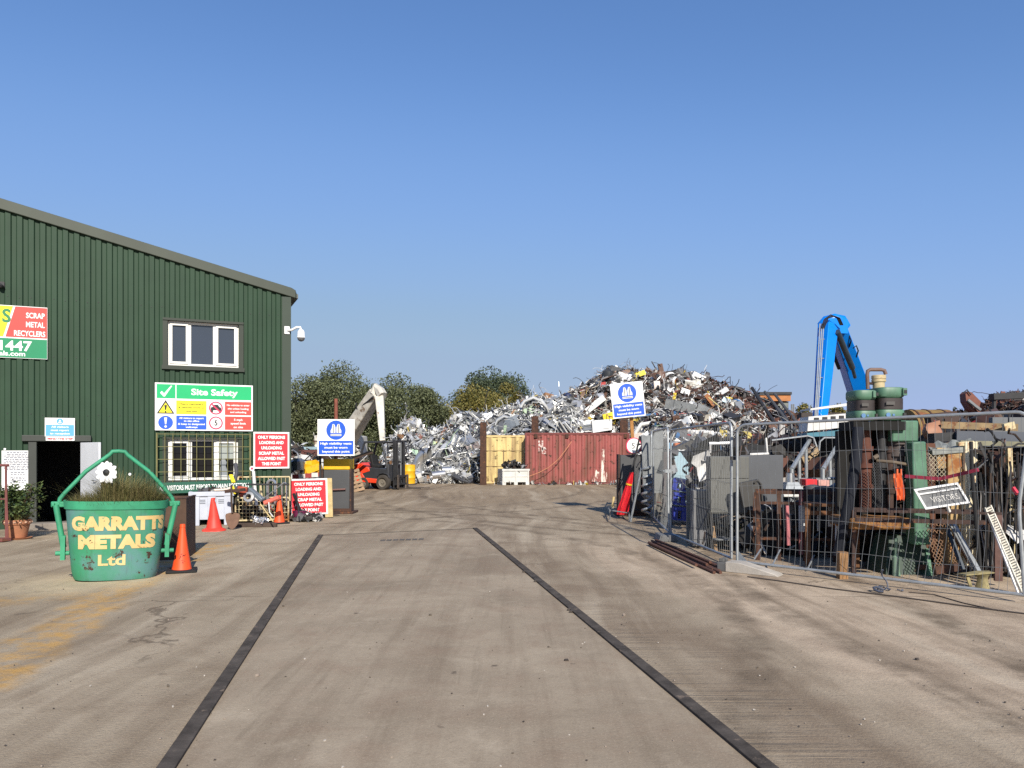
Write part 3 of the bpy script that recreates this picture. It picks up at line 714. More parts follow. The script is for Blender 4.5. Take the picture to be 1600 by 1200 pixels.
# metal daisy
DY = BY - .16
d = thing('metal_daisy', 'white metal daisy with a black centre standing in the bucket planter', 'ornament', (P(168, 705, DY).x, DY, .85))
zc = P(0, 738, DY).z - .85
for k in range(12):
    a = 2 * math.pi * k / 12 + random.uniform(-.08, .08); b = MB(); L = .135 * random.uniform(.92, 1.08); w_ = .029
    pl = [(.02, 0), (.05, .6), (.09, 1), (.12, .85), (L, .25), (L, -.25), (.12, -.85), (.09, -1), (.05, -.6)]
    b.prism([(r * math.cos(a) - q * w_ * math.sin(a), r * math.sin(a) + q * w_ * math.cos(a)) for r, q in pl], -.004, .002)
    for i in range(len(b.v)): x, y, z = b.v[i]; b.v[i] = (x, y - .02 - .003 * (k % 3), z + zc)
    b.build('petal', WHITE, d, smooth=False)
MB().lathe([(.001, 0), (.042, 0), (.036, .018), (.001, .026)], 20).tf(Matrix.Translation((0, -.03, zc)) @ Matrix.Rotation(R(90), 4, 'X')).build('flower_centre', BLK, d)
MB().tube([(0, 0, zc), (.02, .0, zc * .6), (.06, 0, 0)], .006, 6).build('stem', mat('dark_stem', (.05, .06, .03)), d)
d = thing('small_daisy', 'tiny white daisy head above the grass right of the metal daisy', 'flower', (P(203, 705, DY).x, DY, .85)); zc = P(0, 741, DY).z - .85
MB().disc((0, 0, zc), .017, n=10, t=.008).build('flower_head', WHITE, d); MB().bar((0, .006, zc), (0, .006, 0), .003, 5).build('stem', mat('dark_stem', (.05, .06, .03)), d)

# --- rusty box behind the bucket
Yb = 11.35; c0 = Vector((P(291, 705, Yb).x, Yb, 0))
BOXM = mat('brown_rusty_plate', (.075, .042, .026), .85, 0, .35, 3, .25, (.06, .03, .016), bump=.15, streak=.4)
o = thing('steel_box', 'tall rusty brown steel box standing behind the green bucket', 'box', c0, rz=13)
m = MB(); W_, D_, H_ = .78, .78, .90
m.b2(-W_, 0, 0, .012, 0, H_); m.b2(-.012, 0, .012, D_, 0, H_); m.b2(-W_, -W_ + .012, .012, D_, 0, H_); m.b2(-W_ + .012, -.012, D_ - .012, D_, 0, H_)
m.b2(-W_ + .012, -.012, .012, D_ - .012, H_ - .14, H_ - .12); m.build('shell', BOXM, o, smooth=False)
m = MB(); m.b2(-W_ - .01, .01, -.012, .03, H_, H_ + .012); m.b2(-.035, .01, .03, D_ + .01, H_, H_ + .012); m.b2(-W_ - .01, -W_ + .035, .03, D_ + .01, H_, H_ + .012); m.build('lip', RUSTD, o, smooth=False)

# --- cones
ORA = mat('cone_orange', (.82, .085, .018), .5, 0, .12, 5, .05, (.12, .03, .02), rs=7)
ORB = mat('cone_faded_red', (.72, .05, .03), .55, 0, .15, 5, .06, (.10, .03, .02), rs=6)
def cone(px, py, h, rb, label, m, base, tilt=(0, 0), skirt=0):
    g_ = G(px, py); o = thing('traffic_cone', label, 'traffic cone', g_, group='traffic cones', rot=(tilt[0], tilt[1], random.uniform(0, 40)))
    z0 = .035 if base else 0.0
    prof = ([(rb * 1.62, 0), (rb * 1.6, .012), (rb * 1.15, .05)] if skirt else []) + [(rb, z0 + (.06 if skirt else 0)), (rb * .93, h * .12), (rb * .62, h * .45), (rb * .36, h * .80), (rb * .27, h * .93), (rb * .30, h * .935), (rb * .27, h), (rb * .17, h), (rb * .16, h * .9)]
    b = MB(); b.lathe(prof, 28)
    if skirt:
        for i, v in enumerate(b.v): b.v[i] = (v[0] + .012 * math.sin(v[2] * 30 + v[1] * 20), v[1], v[2] + (.012 * math.sin(v[0] * 25) if v[2] < .08 and v[2] > .0 else 0))
    b.build('cone_body', m, o)
    if base: MB().box((0, 0, .018), (rb * 3.0, rb * 3.0, .036)).build('base', BLACK, o, bevel=.012)
    return o
c1 = cone(284, 893, .63, .125, 'orange traffic cone with a black base beside the green bucket', ORA, True, (0, 1))
m = MB(); random.seed(5)
for k in range(10):
    a0 = R(-90 + random.uniform(-20, 20)); z = random.uniform(.13, .24); rr = .125 * (1 - .85 * z / .63) + .004
    m.beam((rr * math.cos(a0), rr * math.sin(a0), z), (rr * math.cos(a0 + .2), rr * math.sin(a0 + .2), z + random.uniform(-.02, .03)), .003, .005)
m.build('scuff_marks', BLK, c1, smooth=False)
cone(334.5, 829, .66, .15, 'faded red traffic cone with a wide soft skirt before the pale plastic bin', ORB, False, (0, -2), 1)
cone(436.5, 818, .62, .12, 'orange traffic cone on a dark base in front of the wire cage', ORA, True)

# --- plastic pallet bin (two of the same kind: this one and the one at the red container)
BINM = mat('pale_blue_grey_plastic', (.46, .49, .56), .55, 0, .12, 3, .06, (.2, .16, .12))
def pallet_bin(name, label, loc, rz, W, D, H, m):
    o = thing(name, label, 'bin', loc, rz)
    b = MB(); t = .03; z0 = .13
    b.b2(-W / 2, W / 2, 0, t, z0, H); b.b2(-W / 2, W / 2, D - t, D, z0, H); b.b2(-W / 2, -W / 2 + t, t, D - t, z0, H); b.b2(W / 2 - t, W / 2, t, D - t, z0, H); b.b2(-W / 2 + t, W / 2 - t, t, D - t, z0, z0 + .03)
    b.build('shell', m, o, smooth=False)
    b = MB(); e = .035
    b.b2(-W / 2 - e, W / 2 + e, -e, -.002, H - .09, H + .01); b.b2(-W / 2 - e, W / 2 + e, D + .002, D + e, H - .09, H + .01); b.b2(-W / 2 - e, -W / 2 - .002, -.0, D, H - .088, H + .008); b.b2(W / 2 + .002, W / 2 + e, 0, D, H - .088, H + .008)
    b.build('rim', m, o, bevel=.01)
    for x in (-W / 2 + .10, 0, W / 2 - .10):
        b = MB(); b.b2(x - .085, x + .085, -.03, -.002, .0, H - .095); b.b2(x - .085, x + .085, 0, D, .0, .125); b.build('leg', m, o, bevel=.012)
    b = MB()
    for x in (-W / 4 - .01, W / 4 + .01):
        for k in range(3): b.b2(x - W * .11, x + W * .11, -.012, -.001, H * .76 - k * .035, H * .775 - k * .035)
    b.build('vent_slots', flat('slot_shadow_grey', (.16, .18, .21)), o, smooth=False)
    return o
Yk = YG(821)
pallet_bin('pallet_bin', 'pale blue-grey plastic pallet bin heaped with scrap under the barred window', (P(331, 0, Yk).x, Yk, 0), 20, .86, .55, .72, BINM)
# --- generic scrap pieces
def piece(mb, kind, p, sz, q):
    M3 = q.to_matrix(); a = len(mb.v); L = sz
    if kind == 'sheet':
        nx, ny = 4, 2; wd = L * random.uniform(.25, .7); cu = random.uniform(-.5, .5); fo = random.uniform(-.4, .4); vs = []
        for i in range(nx + 1):
            for j in range(ny + 1):
                u = i / nx - .5; v = j / ny - .5
                vs.append((u * L, v * wd * (1 + .3 * math.sin(i * 2.1)), cu * L * u * u * 2 + fo * wd * abs(v) + random.uniform(-.05, .05) * L))
        mb.add(vs, [(i * (ny + 1) + j, (i + 1) * (ny + 1) + j, (i + 1) * (ny + 1) + j + 1, i * (ny + 1) + j + 1) for i in range(nx) for j in range(ny)])
    elif kind == 'bar':
        r = random.uniform(.012, .038) * min(.9, max(.6, L)); b = random.uniform(-.25, .25) * L * (random.random() < .6)
        mb.tube([(-L / 2, 0, 0), (-L / 6, 0, b * .6), (L / 6, 0, b), (L / 2, 0, 0)], r, 5)
    elif kind == 'angle':
        t = L * random.uniform(.03, .07); mb.box((0, 0, 0), (L, t * 2, t * .4)); mb.box((0, t * .8, t * .7), (L, t * .4, t * 1.2))
    elif kind == 'box':
        s_ = [L * random.uniform(.35, 1) for _ in range(3)]; mb.box((0, 0, 0), s_)
        for i in range(a, len(mb.v)): mb.v[i] = tuple(x + random.uniform(-.08, .08) * L for x in mb.v[i])
    elif kind == 'curl':
        n_ = 9; wd = L * random.uniform(.08, .3); r0 = L * random.uniform(.25, .5); tot = random.uniform(1.5, 5); vs = []
        for i in range(n_ + 1):
            an = tot * i / n_; r = r0 * (1 + .25 * i / n_); c_ = Vector((r * math.cos(an), 0, r * math.sin(an)))
            vs += [(c_.x, -wd / 2, c_.z), (c_.x, wd / 2 + .1 * wd * math.sin(i), c_.z)]
        mb.add(vs, [(2 * i, 2 * i + 1, 2 * i + 3, 2 * i + 2) for i in range(n_)])
    elif kind == 'hose':
        r = random.uniform(.012, .03) * min(.8, max(.5, L)); pts = [Vector((0, 0, 0))]; dr = Vector((1, 0, 0))
        for i in range(6):
            dr = (dr + Vector((random.uniform(-.8, .8), random.uniform(-.8, .8), random.uniform(-.6, .6)))).normalized(); pts.append(pts[-1] + dr * L * .22)
        mb.tube(pts, r, 5)
    elif kind == 'drum':
        r = L * .3; mb.lathe([(.001, -L / 2), (r, -L / 2), (r * .9, -L * .1), (r * 1.05, L * .1), (r, L / 2), (.001, L / 2 - .03)], 12)
    elif kind == 'crumple':
        nx = 4; vs = []
        for i in range(nx + 1):
            for j in range(nx + 1): vs.append(((i / nx - .5) * L, (j / nx - .5) * L * .8, random.uniform(-.22, .22) * L))
        mb.add(vs, [(i * (nx + 1) + j, (i + 1) * (nx + 1) + j, (i + 1) * (nx + 1) + j + 1, i * (nx + 1) + j + 1) for i in range(nx) for j in range(nx)])
    for i in range(a, len(mb.v)): mb.v[i] = tuple(M3 @ Vector(mb.v[i]) + p)
def rq(tilt=None):
    if tilt is None: return Euler((random.uniform(0, 6.28), random.uniform(0, 6.28), random.uniform(0, 6.28))).to_quaternion()
    return Euler((random.gauss(0, tilt), random.gauss(0, tilt), random.uniform(0, 6.28))).to_quaternion()
GREYS = island('mixed_scrap_colours', [(0, (.03, .03, .032)), (.25, (.10, .10, .105)), (.42, (.30, .30, .31)), (.6, (.55, .54, .52)), (.72, (.12, .07, .05)), (.84, (.40, .36, .30)), (.92, (.30, .03, .03)), (.96, (.5, .38, .04))], .5)
DARKS = island('dark_scrap_colours', [(0, (.008, .008, .008)), (.4, (.018, .016, .015)), (.62, (.034, .020, .014)), (.80, (.06, .036, .024)), (.9, (.10, .10, .105)), (.97, (.26, .24, .22))], .7)
SILV = island('silver_scrap_colours', [(0, (.42, .43, .44)), (.3, (.62, .62, .62)), (.55, (.28, .29, .30)), (.75, (.72, .72, .71)), (.9, (.10, .10, .105))], .32, .75, dirt=.25)
def fill(name, label, region, n, kinds, size, mats, seed, cat='scrap'):
    random.seed(seed); m = MB()
    for k in range(n):
        m.mat(random.choices(range(len(mats)), [w_ for _, w_ in mats])[0]); piece(m, random.choice(kinds), region(), random.uniform(*size), rq())
    return tag(m.build(name, [q for q, _ in mats], smooth=False), label, cat, kind='stuff')
bx, by = P(331, 0, Yk).x, Yk
fill('bin_scrap', 'mixed small scrap heaped in the pale blue-grey plastic bin', lambda: Vector((bx + random.uniform(-.36, .36), by + .30 + random.uniform(-.18, .18), .70 + random.uniform(-.03, .05))), 130, ['sheet', 'bar', 'box', 'hose', 'curl'], (.07, .20), [(DARKS, 2), (GREYS, 1)], 21)
# cream pipe lying on the bin's edge, right end
o = thing('plastic_pipe', 'short pinkish white plastic pipe lying on the corner of the pale plastic bin', 'pipe', (bx, by, .75), 20); b = MB(); b.tube([(.05, -.01, .01), (.30, -.02, .02), (.36, -.02, .05), (.52, -.03, .06)], .028, 10); b.build('pipe_body', flat('pinkish_white_plastic', (.62, .53, .46)), o)
# --- shovel
g_ = G(361, 828); o = thing('shovel', 'rusty brown shovel blade standing on its point beside the plastic bin', 'shovel', (g_.x, g_.y + .05, 0), 0, rot=(-8, 0, 8))
b = MB(); prof = [(0, 0), (.05, .03), (.10, .10), (.135, .20), (.145, .29), (.13, .325), (.05, .345), (-.05, .345), (-.13, .325), (-.145, .29), (-.135, .20), (-.10, .10), (-.05, .03)]
b.prism(prof, -.006, .006); 
for i, v in enumerate(b.v): b.v[i] = (v[0], v[1] + 1.6 * v[0] ** 2, v[2])
b.build('blade', mat('shovel_rust', (.15, .085, .055), .8, 0, .25, 7, .2, (.08, .04, .02)), o)
MB().tube([(0, .0, .33), (-.03, .03, .55), (-.05, .06, .92)], .022, 8).build('handle', mat('dark_handle', (.05, .03, .02), .8), o)
# --- wire cage with contents
Yc = YG(817); cx0, cx1 = P(370, 0, Yc).x, P(449, 0, Yc).x; W = cx1 - cx0
o = thing('wire_cage', 'low cream rusty wire cage full of pipes beneath the red loading sign', 'cage', ((cx0 + cx1) / 2, Yc, 0), 12)
b = MB(); HC, DC = .56, .42
for x in (-W / 2, W / 2):
    for y in (0, DC): b.bar((x, y, 0), (x, y, HC if y == 0 else HC + .45), .020, 6)
b.build('corner_post', CREAM, o)
b = MB()
for z in (.06, HC): b.bar((-W / 2, 0, z), (W / 2, 0, z), .018, 6)
b.bar((-W / 2, DC, HC + .45), (W / 2, DC, HC + .45), .018, 6)
b.b2(-W / 2, W / 2, -.02, DC, .05, .08); b.build('frame', CREAM, o)
b = MB()
for k in range(1, 15): b.bar((-W / 2 + W * k / 15, 0, .06), (-W / 2 + W * k / 15, 0, HC), .006, 5)
for k in range(1, 6): b.bar((-W / 2, -.008, .06 + (HC - .06) * k / 6), (W / 2, -.008, .06 + (HC - .06) * k / 6), .006, 5)
for k in range(1, 12): b.bar((-W / 2 + W * k / 12, DC, .06), (-W / 2 + W * k / 12, DC, HC + .45), .006, 5)
b.build('wire_mesh', CREAM, o)
ccx, ccy = (cx0 + cx1) / 2, Yc
fill('cage_scrap', 'small dark scrap filling the cream wire cage', lambda: Vector((ccx + random.uniform(-.48, .48), ccy + .24 + random.uniform(-.12, .12), random.uniform(.12, .50))), 190, ['sheet', 'bar', 'box', 'hose'], (.08, .30), [(DARKS, 2), (GREYS, 1)], 22)
def rod(name, label, cat, a, b_, r, m, n_=8, bends=None, group=None):
    a, b_ = Vector(a), Vector(b_); o = MB().tube([Vector((0, 0, 0))] + ([Vector(q) - a for q in bends] if bends else []) + [b_ - a], r, n_).build(name, m, loc=a)
    return tag(o, label, cat, group)
rod('leaning_pole', 'thin white pole leaning in the wire cage against the green wall', 'pole', P(401, 790, 16.9), P(396, 736, 17.1), .035, WHP)
o = thing('round_reflector', 'small round white reflector with a red mark beside the red wall sign', 'reflector', P(394, 732, 17.15)); MB().disc((0, 0, 0), .055, n=24, t=.02).build('disc', WHITE, o); MB().disc((0, -.013, 0), .026, n=18, t=.006).build('red_mark', RIM, o); MB().bar((0, .02, 0), (.0, .02, -.5), .012, 6).build('stalk', GALVD, o)
# arched chrome tubes
def arch(name, label, x, py0, py1, Y, wd, r, m):
    z0, z1 = P(0, py0, Y).z, P(0, py1, Y).z; X0 = P(x, 0, Y).x; pts = [(X0 - wd / 2, Y, z0)]
    for k in range(9):
        a = math.pi * (1 - k / 8); pts.append((X0 + wd / 2 * math.cos(a), Y, z1 - wd / 2 + wd / 2 * math.sin(a)))
    pts.append((X0 + wd / 2, Y, z0)); p0 = Vector(pts[0]); o = MB().tube([Vector(p) - p0 for p in pts], r, 8).build(name, m, loc=p0); return tag(o, label, 'tube')
arch('arched_tube', 'shiny arched metal tube sticking out of the wire cage', 424, 788, 750, 17.0, .17, .032, STEEL)
arch('hooked_rod', 'thin bent chrome rod behind the arched tube in the wire cage', 444, 790, 754, 17.1, .10, .014, STEEL)
rod('cage_strut', 'pale upright rod in the middle of the wire cage', 'rod', P(409, 775, 16.9), P(407, 757, 16.9), .022, CREAM)
rod('dark_bar', 'long dark bar lying across the top of the wire cage', 'bar', P(385, 757, 16.6), P(452, 757, 16.7), .022, DARK)
rod('crossed_rod', 'thin grey rod slanting up out of the wire cage to the right', 'rod', P(408, 782, 16.5), P(444, 754, 16.5), .013, GALVD)
rod('white_stick', 'thin pale stick leaning against the front of the wire cage', 'stick', P(407, 788, 16.2), P(427, 815, 15.9), .013, CREAMY)
rod('white_hose', 'curved white hose hanging at the cage front behind the orange cone', 'hose', P(420, 785, 16.3), P(427, 808, 16.15), .012, WHP, bends=[P(421, 800, 16.2)])
o = MB().beam((0, 0, 0), P(411, 782, 16.4) - P(390, 764, 16.5), .13, .09).build('grey_casing', mat('blue_grey_plastic', (.12, .15, .18), .45), loc=P(390, 764, 16.5), bevel=.02); tag(o, 'blue-grey plastic casing slanting out of the wire cage', 'casing')
o = MB().lathe([(.06, -.05), (.11, -.04), (.11, .04), (.06, .05), (.06, -.05)], 20).build('motor_cover', mat('grey_cover', (.22, .23, .25), .4), loc=P(389, 777, 16.25), rz=(70, 15, 0)); tag(o, 'round grey motor cover on top of the wire cage', 'cover')
m = MB(); m.box((0, 0, 0), (.20, .12, .13), (0, 10, 0)); m.box((.03, -.01, -.10), (.16, .10, .07), (0, -20, 0)); tag(m.build('red_casing', mat('worn_red_paint', (.38, .07, .035), .6, 0, .3, 6, .2), loc=P(379, 765, 16.35), bevel=.015), 'worn orange-red machine casing at the left of the wire cage', 'casing')
rod('red_tube', 'short coral red plastic tube lying in the wire cage by the cone', 'tube', P(413, 786, 16.35), P(436, 777, 16.35), .05, mat('coral_plastic', (.62, .14, .10), .5))
rod('black_strap', 'thick grey rubber strap hanging on the window grille', 'strap', P(368, 725, 16.55), P(367, 752, 16.35), .042, mat('grey_rubber', (.055, .055, .065), .7), bends=[P(369.5, 738, 16.4)])
m = MB(); m.beam((0, 0, 0), P(365, 754, 16.2) - P(360.5, 742, 16.3), .07, .03); m.beam(P(363.5, 760, 16.2) - P(360.5, 742, 16.3), P(367, 772, 16.15) - P(360.5, 742, 16.3), .04, .03)
tag(m.build('spirit_level', flat('tool_yellow', (.85, .70, .03)), loc=P(360.5, 742, 16.3)), 'yellow tool handle standing up beside the cage and the bin', 'tool')
m = MB(); m.beam((0, 0, 0), P(383, 765, 16.1) - P(352, 768, 16.2), .05, .07); tag(m.build('bent_plate', RUSTD, loc=P(352, 768, 16.2)), 'dark rusty bar bridging the plastic bin and the wire cage', 'bar')
# crumpled foil
random.seed(31); m = MB()
for k in range(16): piece(m, 'crumple', Vector((random.uniform(-.10, .10), random.uniform(-.08, .08), .06 + random.uniform(0, .08))), random.uniform(.10, .22), rq())
for k in range(5): piece(m, 'crumple', Vector((random.uniform(.14, .24), random.uniform(-.05, .03), .03)), random.uniform(.07, .12), rq())
FOIL = mat('silver_foil', (.75, .75, .76), .25, .8, .1, 6)
tag(m.build('foil_bundle', FOIL, smooth=False, loc=G(408, 823)), 'crumpled silver foil bundle lying in front of the wire cage', 'foil')
m = MB(); m.box((0, 0, .045), (.95, .10, .09), (0, 0, 3)); tag(m.build('timber_beam', mat('dark_timber', (.06, .04, .03), .85, 0, .3, 5), loc=P(397, 705, 16.2) * 1 - Vector((0, 0, EYE)), bevel=.01), 'dark timber beam lying under the front of the wire cage', 'beam')

# --- lower red sign on a cream board, in front of the steel post
Ys = 18.3
o = thing('loading_sign', 'red and white ONLY PERSONS LOADING sign standing low on a cream wooden board', 'sign', P(482.5, 776, Ys) - Vector((0, 0, 0)), group='red loading signs', rot=(0, -1.5, 4))
wd, h = 58 * Ys / FPX, 56 * Ys / FPX
MB().b2(-wd / 2, wd / 2, 0, .012, -h / 2, h / 2).build('panel', WHITE, o, smooth=False); loading_sign(o, wd, h)
m = MB()
for x in (-wd * .52, wd * .52): m.b2(x - .09, x + .09, .014, .07, -P(0, 776, Ys).z + .01, h * .5)
m.b2(-wd * .5, wd * .5, .072, .10, -.1, .0); m.build('board', CREAMY, o, smooth=False)
# --- steel gate posts
def drum_post(name, label, px0, px1, py0, py1, top_band, rz=0):
    Y = YG(py1); W = (px1 - px0) * Y / FPX; H = (py1 - py0) * Y / FPX
    o = thing(name, label, 'post', (P((px0 + px1) / 2, 0, Y).x, Y + .02, 0), rz)
    zb = H * .80 if top_band else H
    m = MB(); m.b2(-W / 2 + .05, W / 2 - .05, 0, .55, .03, zb); m.build('body', GREYP, o, bevel=.02)
    if top_band: m = MB(); m.b2(-W / 2 + .045, W / 2 - .045, -.004, .554, zb + .002, H); m.build('yellow_band', mat('yellow_band_paint', (.72, .42, .01), .55, 0, .15, 4, .2, (.12, .06, .02), rs=9), o, bevel=.02)
    m = MB()
    for x in (-W / 2 + .022, W / 2 - .022):
        m.b2(x - .022, x + .022, -.02, .3, .0, zb + .02)
    m.build('side_angle', RUSTD, o, smooth=False)
    m = MB(); m.b2(-W / 2 - .04, W / 2 + .05, -.10, .62, 0, .06); m.b2(-W / 2 - .0, W / 2 + .0, -.06, -.021, .06, .14); m.build('base_plate', RUST, o, bevel=.01)
    return o, W, H, Y
o, W, H, Y = drum_post('steel_post', 'dark grey square steel post with a yellow top band, left of the yard entrance', 502, 549, 717, 803, True)
MB().bar((-.10, -.05, H * .44), (.24, -.05, H * .45), .022, 8).build('hinge_pin', mat('pinkish_rust', (.20, .10, .085), .8), o)
MB().beam((-W / 2 - .02, -.05, .1), (-W / 2 - .02, -.05, H * 1.22), .05, .04).build('upright_strut', DARK, o)
# vest signs
def vest_sign(label, px0, px1, py0, py1, Y, roll, yaw):
    W = (px1 - px0) * Y / FPX; H = (py1 - py0) * Y / FPX
    o = thing('vest_sign', label, 'sign', P((px0 + px1) / 2, (py0 + py1) / 2, Y), group='blue high visibility vest signs', rot=(0, roll, yaw))
    MB().b2(-W / 2, W / 2, 0, .015, -H / 2, H / 2).build('panel', WHITE, o, smooth=False)
    X = lambda f: -W / 2 + W * f
    Z = lambda f: H / 2 - H * f
    patch(o, 'blue_field', X(.035), X(.965), Z(.965), Z(.59), BLUE, -.001)
    disc(o, 'blue_disc', 0, Z(.30), H * .265, BLUE, -.001)
    m = MB(); zc = Z(.30); k = H * .265
    for s in (-1, 1):
        m.prism([(s * k * .05, zc - k * .15), (s * k * .05, zc + k * .28), (s * k * .18, zc + k * .62), (s * k * .36, zc + k * .62), (s * k * .42, zc + k * .2), (s * k * .55, zc - k * .05), (s * k * .55, zc - k * .28), (s * k * .05, zc - k * .28)][::s], -.006, -.003)
        m.b2(s * k * .04, s * k * .56, -.006, -.003, zc - k * .60, zc - k * .40)
    m.b2(-k * .04, k * .04, -.006, -.003, zc - k * .60, zc - k * .40); m.build('vest_symbol', WHITE, o, smooth=False)
    m = MB()
    for s in (-1, 1): m.b2(s * k * .27 - .008, s * k * .27 + .008, -.008, -.006, zc - k * .26, zc + k * .58)
    m.b2(-k * .54, k * .54, -.008, -.006, zc - k * .53, zc - k * .47); m.build('vest_stripe', BLK, o, smooth=False)
    lettering(o, [('High visibility vests', 0, Z(.665), W * .84, H * .062), ('must be worn', 0, Z(.775), W * .62, H * .062), ('beyond this point', 0, Z(.885), W * .74, H * .062)], WHITE, -.004, .03)
    return o, W, H
vest_sign('blue and white vest sign standing upright above the yellow-banded post', 496, 554, 655, 712, 19.2, 0, 0)
o = thing('sign_stake', 'rusty round stake rising behind the upright vest sign', 'stake', (P(525, 0, 20.3).x, 20.3, 0)); MB().bar((0, 0, 0), (0, 0, P(0, 623, 20.3).z), .05, 10).build('pole', mat('red_rust_pole', (.22, .07, .045), .8, 0, .3, 5), o)
MB().beam((-.35, -.98, P(0, 690, 20.3).z), (.0, -.02, P(0, 690, 20.3).z), .03, .03).build('arm', RUST, o)
# junk at the foot of the red sign
rod('black_strip', 'black rubber strip leaning against the low red sign', 'strip', P(459, 772, 18.0), P(475, 813, 17.3), .035, BLACK, bends=[P(464, 785, 17.8)])
rod('thin_black_rod', 'thin black rod leaning beside the rubber strip at the low red sign', 'rod', P(463, 770, 17.9), P(468, 814, 17.2), .018, DARK)
rod('shiny_pipe', 'straight silver pipe lying across the foot of the low red sign', 'pipe', P(466, 795, 17.8), P(503, 808, 17.5), .022, STEEL)
o = MB().lathe([(.001, 0), (.11, 0), (.15, .22), (.158, .22), (.158, .235), (.14, .235), (.105, .02), (.001, .02)], 20).build('purple_bucket', mat('purple_plastic', (.16, .02, .07), .5), loc=P(468, 705, 17.6) - Vector((0, 0, EYE))); tag(o, 'small dark purple bucket under the low red sign', 'bucket')
fill('ground_scrap', 'small dark scrap strewn between the wire cage and the low red sign', lambda: Vector((P(462, 0, 17.4).x + random.uniform(-.28, .5), 17.5 + random.uniform(-.15, .3), random.uniform(.02, .12))), 70, ['bar', 'box', 'hose', 'sheet'], (.06, .25), [(DARKS, 2), (GREYS, 1)], 23)
rod('kerb_timber', 'rusty flat bar lying on the ground before the yellow-banded post', 'bar', P(498, 806, 18.6), P(530, 801, 19.0), .05, RUSTD, 4)

# --- potted shrub and red frame at the far left
Yp = YG(842); gp = Vector((P(27, 0, Yp).x, Yp, 0))
o = thing('potted_shrub', 'leafy green shrub in a terracotta pot beside the doorway', 'potted plant', gp)
TERR = mat('terracotta', (.36, .15, .075), .8, 0, .18, 6)
b = MB(); b.lathe([(.001, .02), (.13, .02), (.15, .03), (.205, .27), (.225, .275), (.23, .34), (.22, .355), (.195, .355), (.18, .28), (.001, .27)], 28); b.build('pot', TERR, o)
b = MB()
for k in range(16): a = 2 * math.pi * k / 16; b.box((.231 * math.cos(a), .231 * math.sin(a), .315), (.03, .03, .02), (0, 0, math.degrees(a) + 45))
b.build('pot_pattern', flat('pale_clay', (.55, .36, .25)), o, smooth=False)
MB().lathe([(.001, .0), (.21, 0), (.24, .03), (.225, .03), (.001, .012)], 28).build('saucer', TERR, o)
random.seed(41); LEAFG = island('shrub_leaves', [(0, (.03, .055, .012)), (.4, (.055, .085, .02)), (.75, (.09, .12, .03)), (1, (.025, .04, .012))], .6, const=False, dirt=.15)
def leaf(mb, p, s, q):
    vs = [Vector(v) * s for v in ((0, -.5, 0), (.28, -.1, .06), (.2, .3, .04), (0, .6, -.05), (-.2, .3, .04), (-.28, -.1, .06))]; M3 = q.to_matrix()
    mb.add([M3 @ v + p for v in vs], [(0, 1, 2, 3), (0, 3, 4, 5)])
def sprig(n, cz, rx, rz_, s0, s1):
    b = MB()
    cl = [Vector((random.gauss(0, rx * .5), random.gauss(0, rx * .4), cz + random.uniform(-rz_, rz_))) for _ in range(26)]
    for k in range(n):
        c_ = random.choice(cl); p = c_ + Vector((random.gauss(0, .085), random.gauss(0, .085), random.gauss(0, .07)))
        leaf(b, p, random.uniform(s0, s1), Euler((random.uniform(-.9, .9), random.uniform(-.9, .9), random.uniform(0, 6.28))).to_quaternion())
    return b
sprig(1200, .70, .28, .30, .045, .085).build('foliage', LEAFG, o, smooth=False)
b = MB()
for k in range(12): a = random.uniform(0, 6.28); b.tube([(0, 0, .28), (.1 * math.cos(a), .1 * math.sin(a), .55), (.3 * math.cos(a), .25 * math.sin(a), random.uniform(.75, 1.1))], .012, 5, .004)
b.build('stems', mat('bark_stem', (.08, .05, .03)), o)
b = MB()
for k in range(260): a = random.uniform(0, 6.28); blade(b, Vector((.16 * math.cos(a), .16 * math.sin(a), .33)), random.uniform(.12, .26), random.uniform(.5, 1.4), random.choice((a, random.uniform(-.6, .6))), .004)
b.build('dry_fronds', GRASS, o, smooth=False)
Yr = YG(846); RR = mat('dark_red_rusty_paint', (.17, .055, .05), .75, 0, .25, 6, .3)
o = thing('trolley_frame', 'tall slim red rusty frame at the left edge beside the shrub', 'frame', (P(4.5, 0, Yr).x, Yr, 0), -15); zt = P(0, 727, Yr).z
b = MB()
for x in (-.10, .075): b.bar((x, 0, 0), (x * .9, 0, zt), .020, 8)
b.build('upright', RR, o)
b = MB(); b.bar((-.16, 0, zt), (.12, 0, zt), .025, 8); b.bar((-.1, 0, .75), (.08, 0, .75), .014, 6); b.box((0, -.05, .04), (.28, .18, .05)); b.bar((.08, 0, .0), (.10, 0, .55), .018, 6); b.build('crossbar', RR, o)
b = MB(); b.bar((.07, 0, zt), (.13, -.01, 0.02), .010, 6); b.build('brace', RR, o)
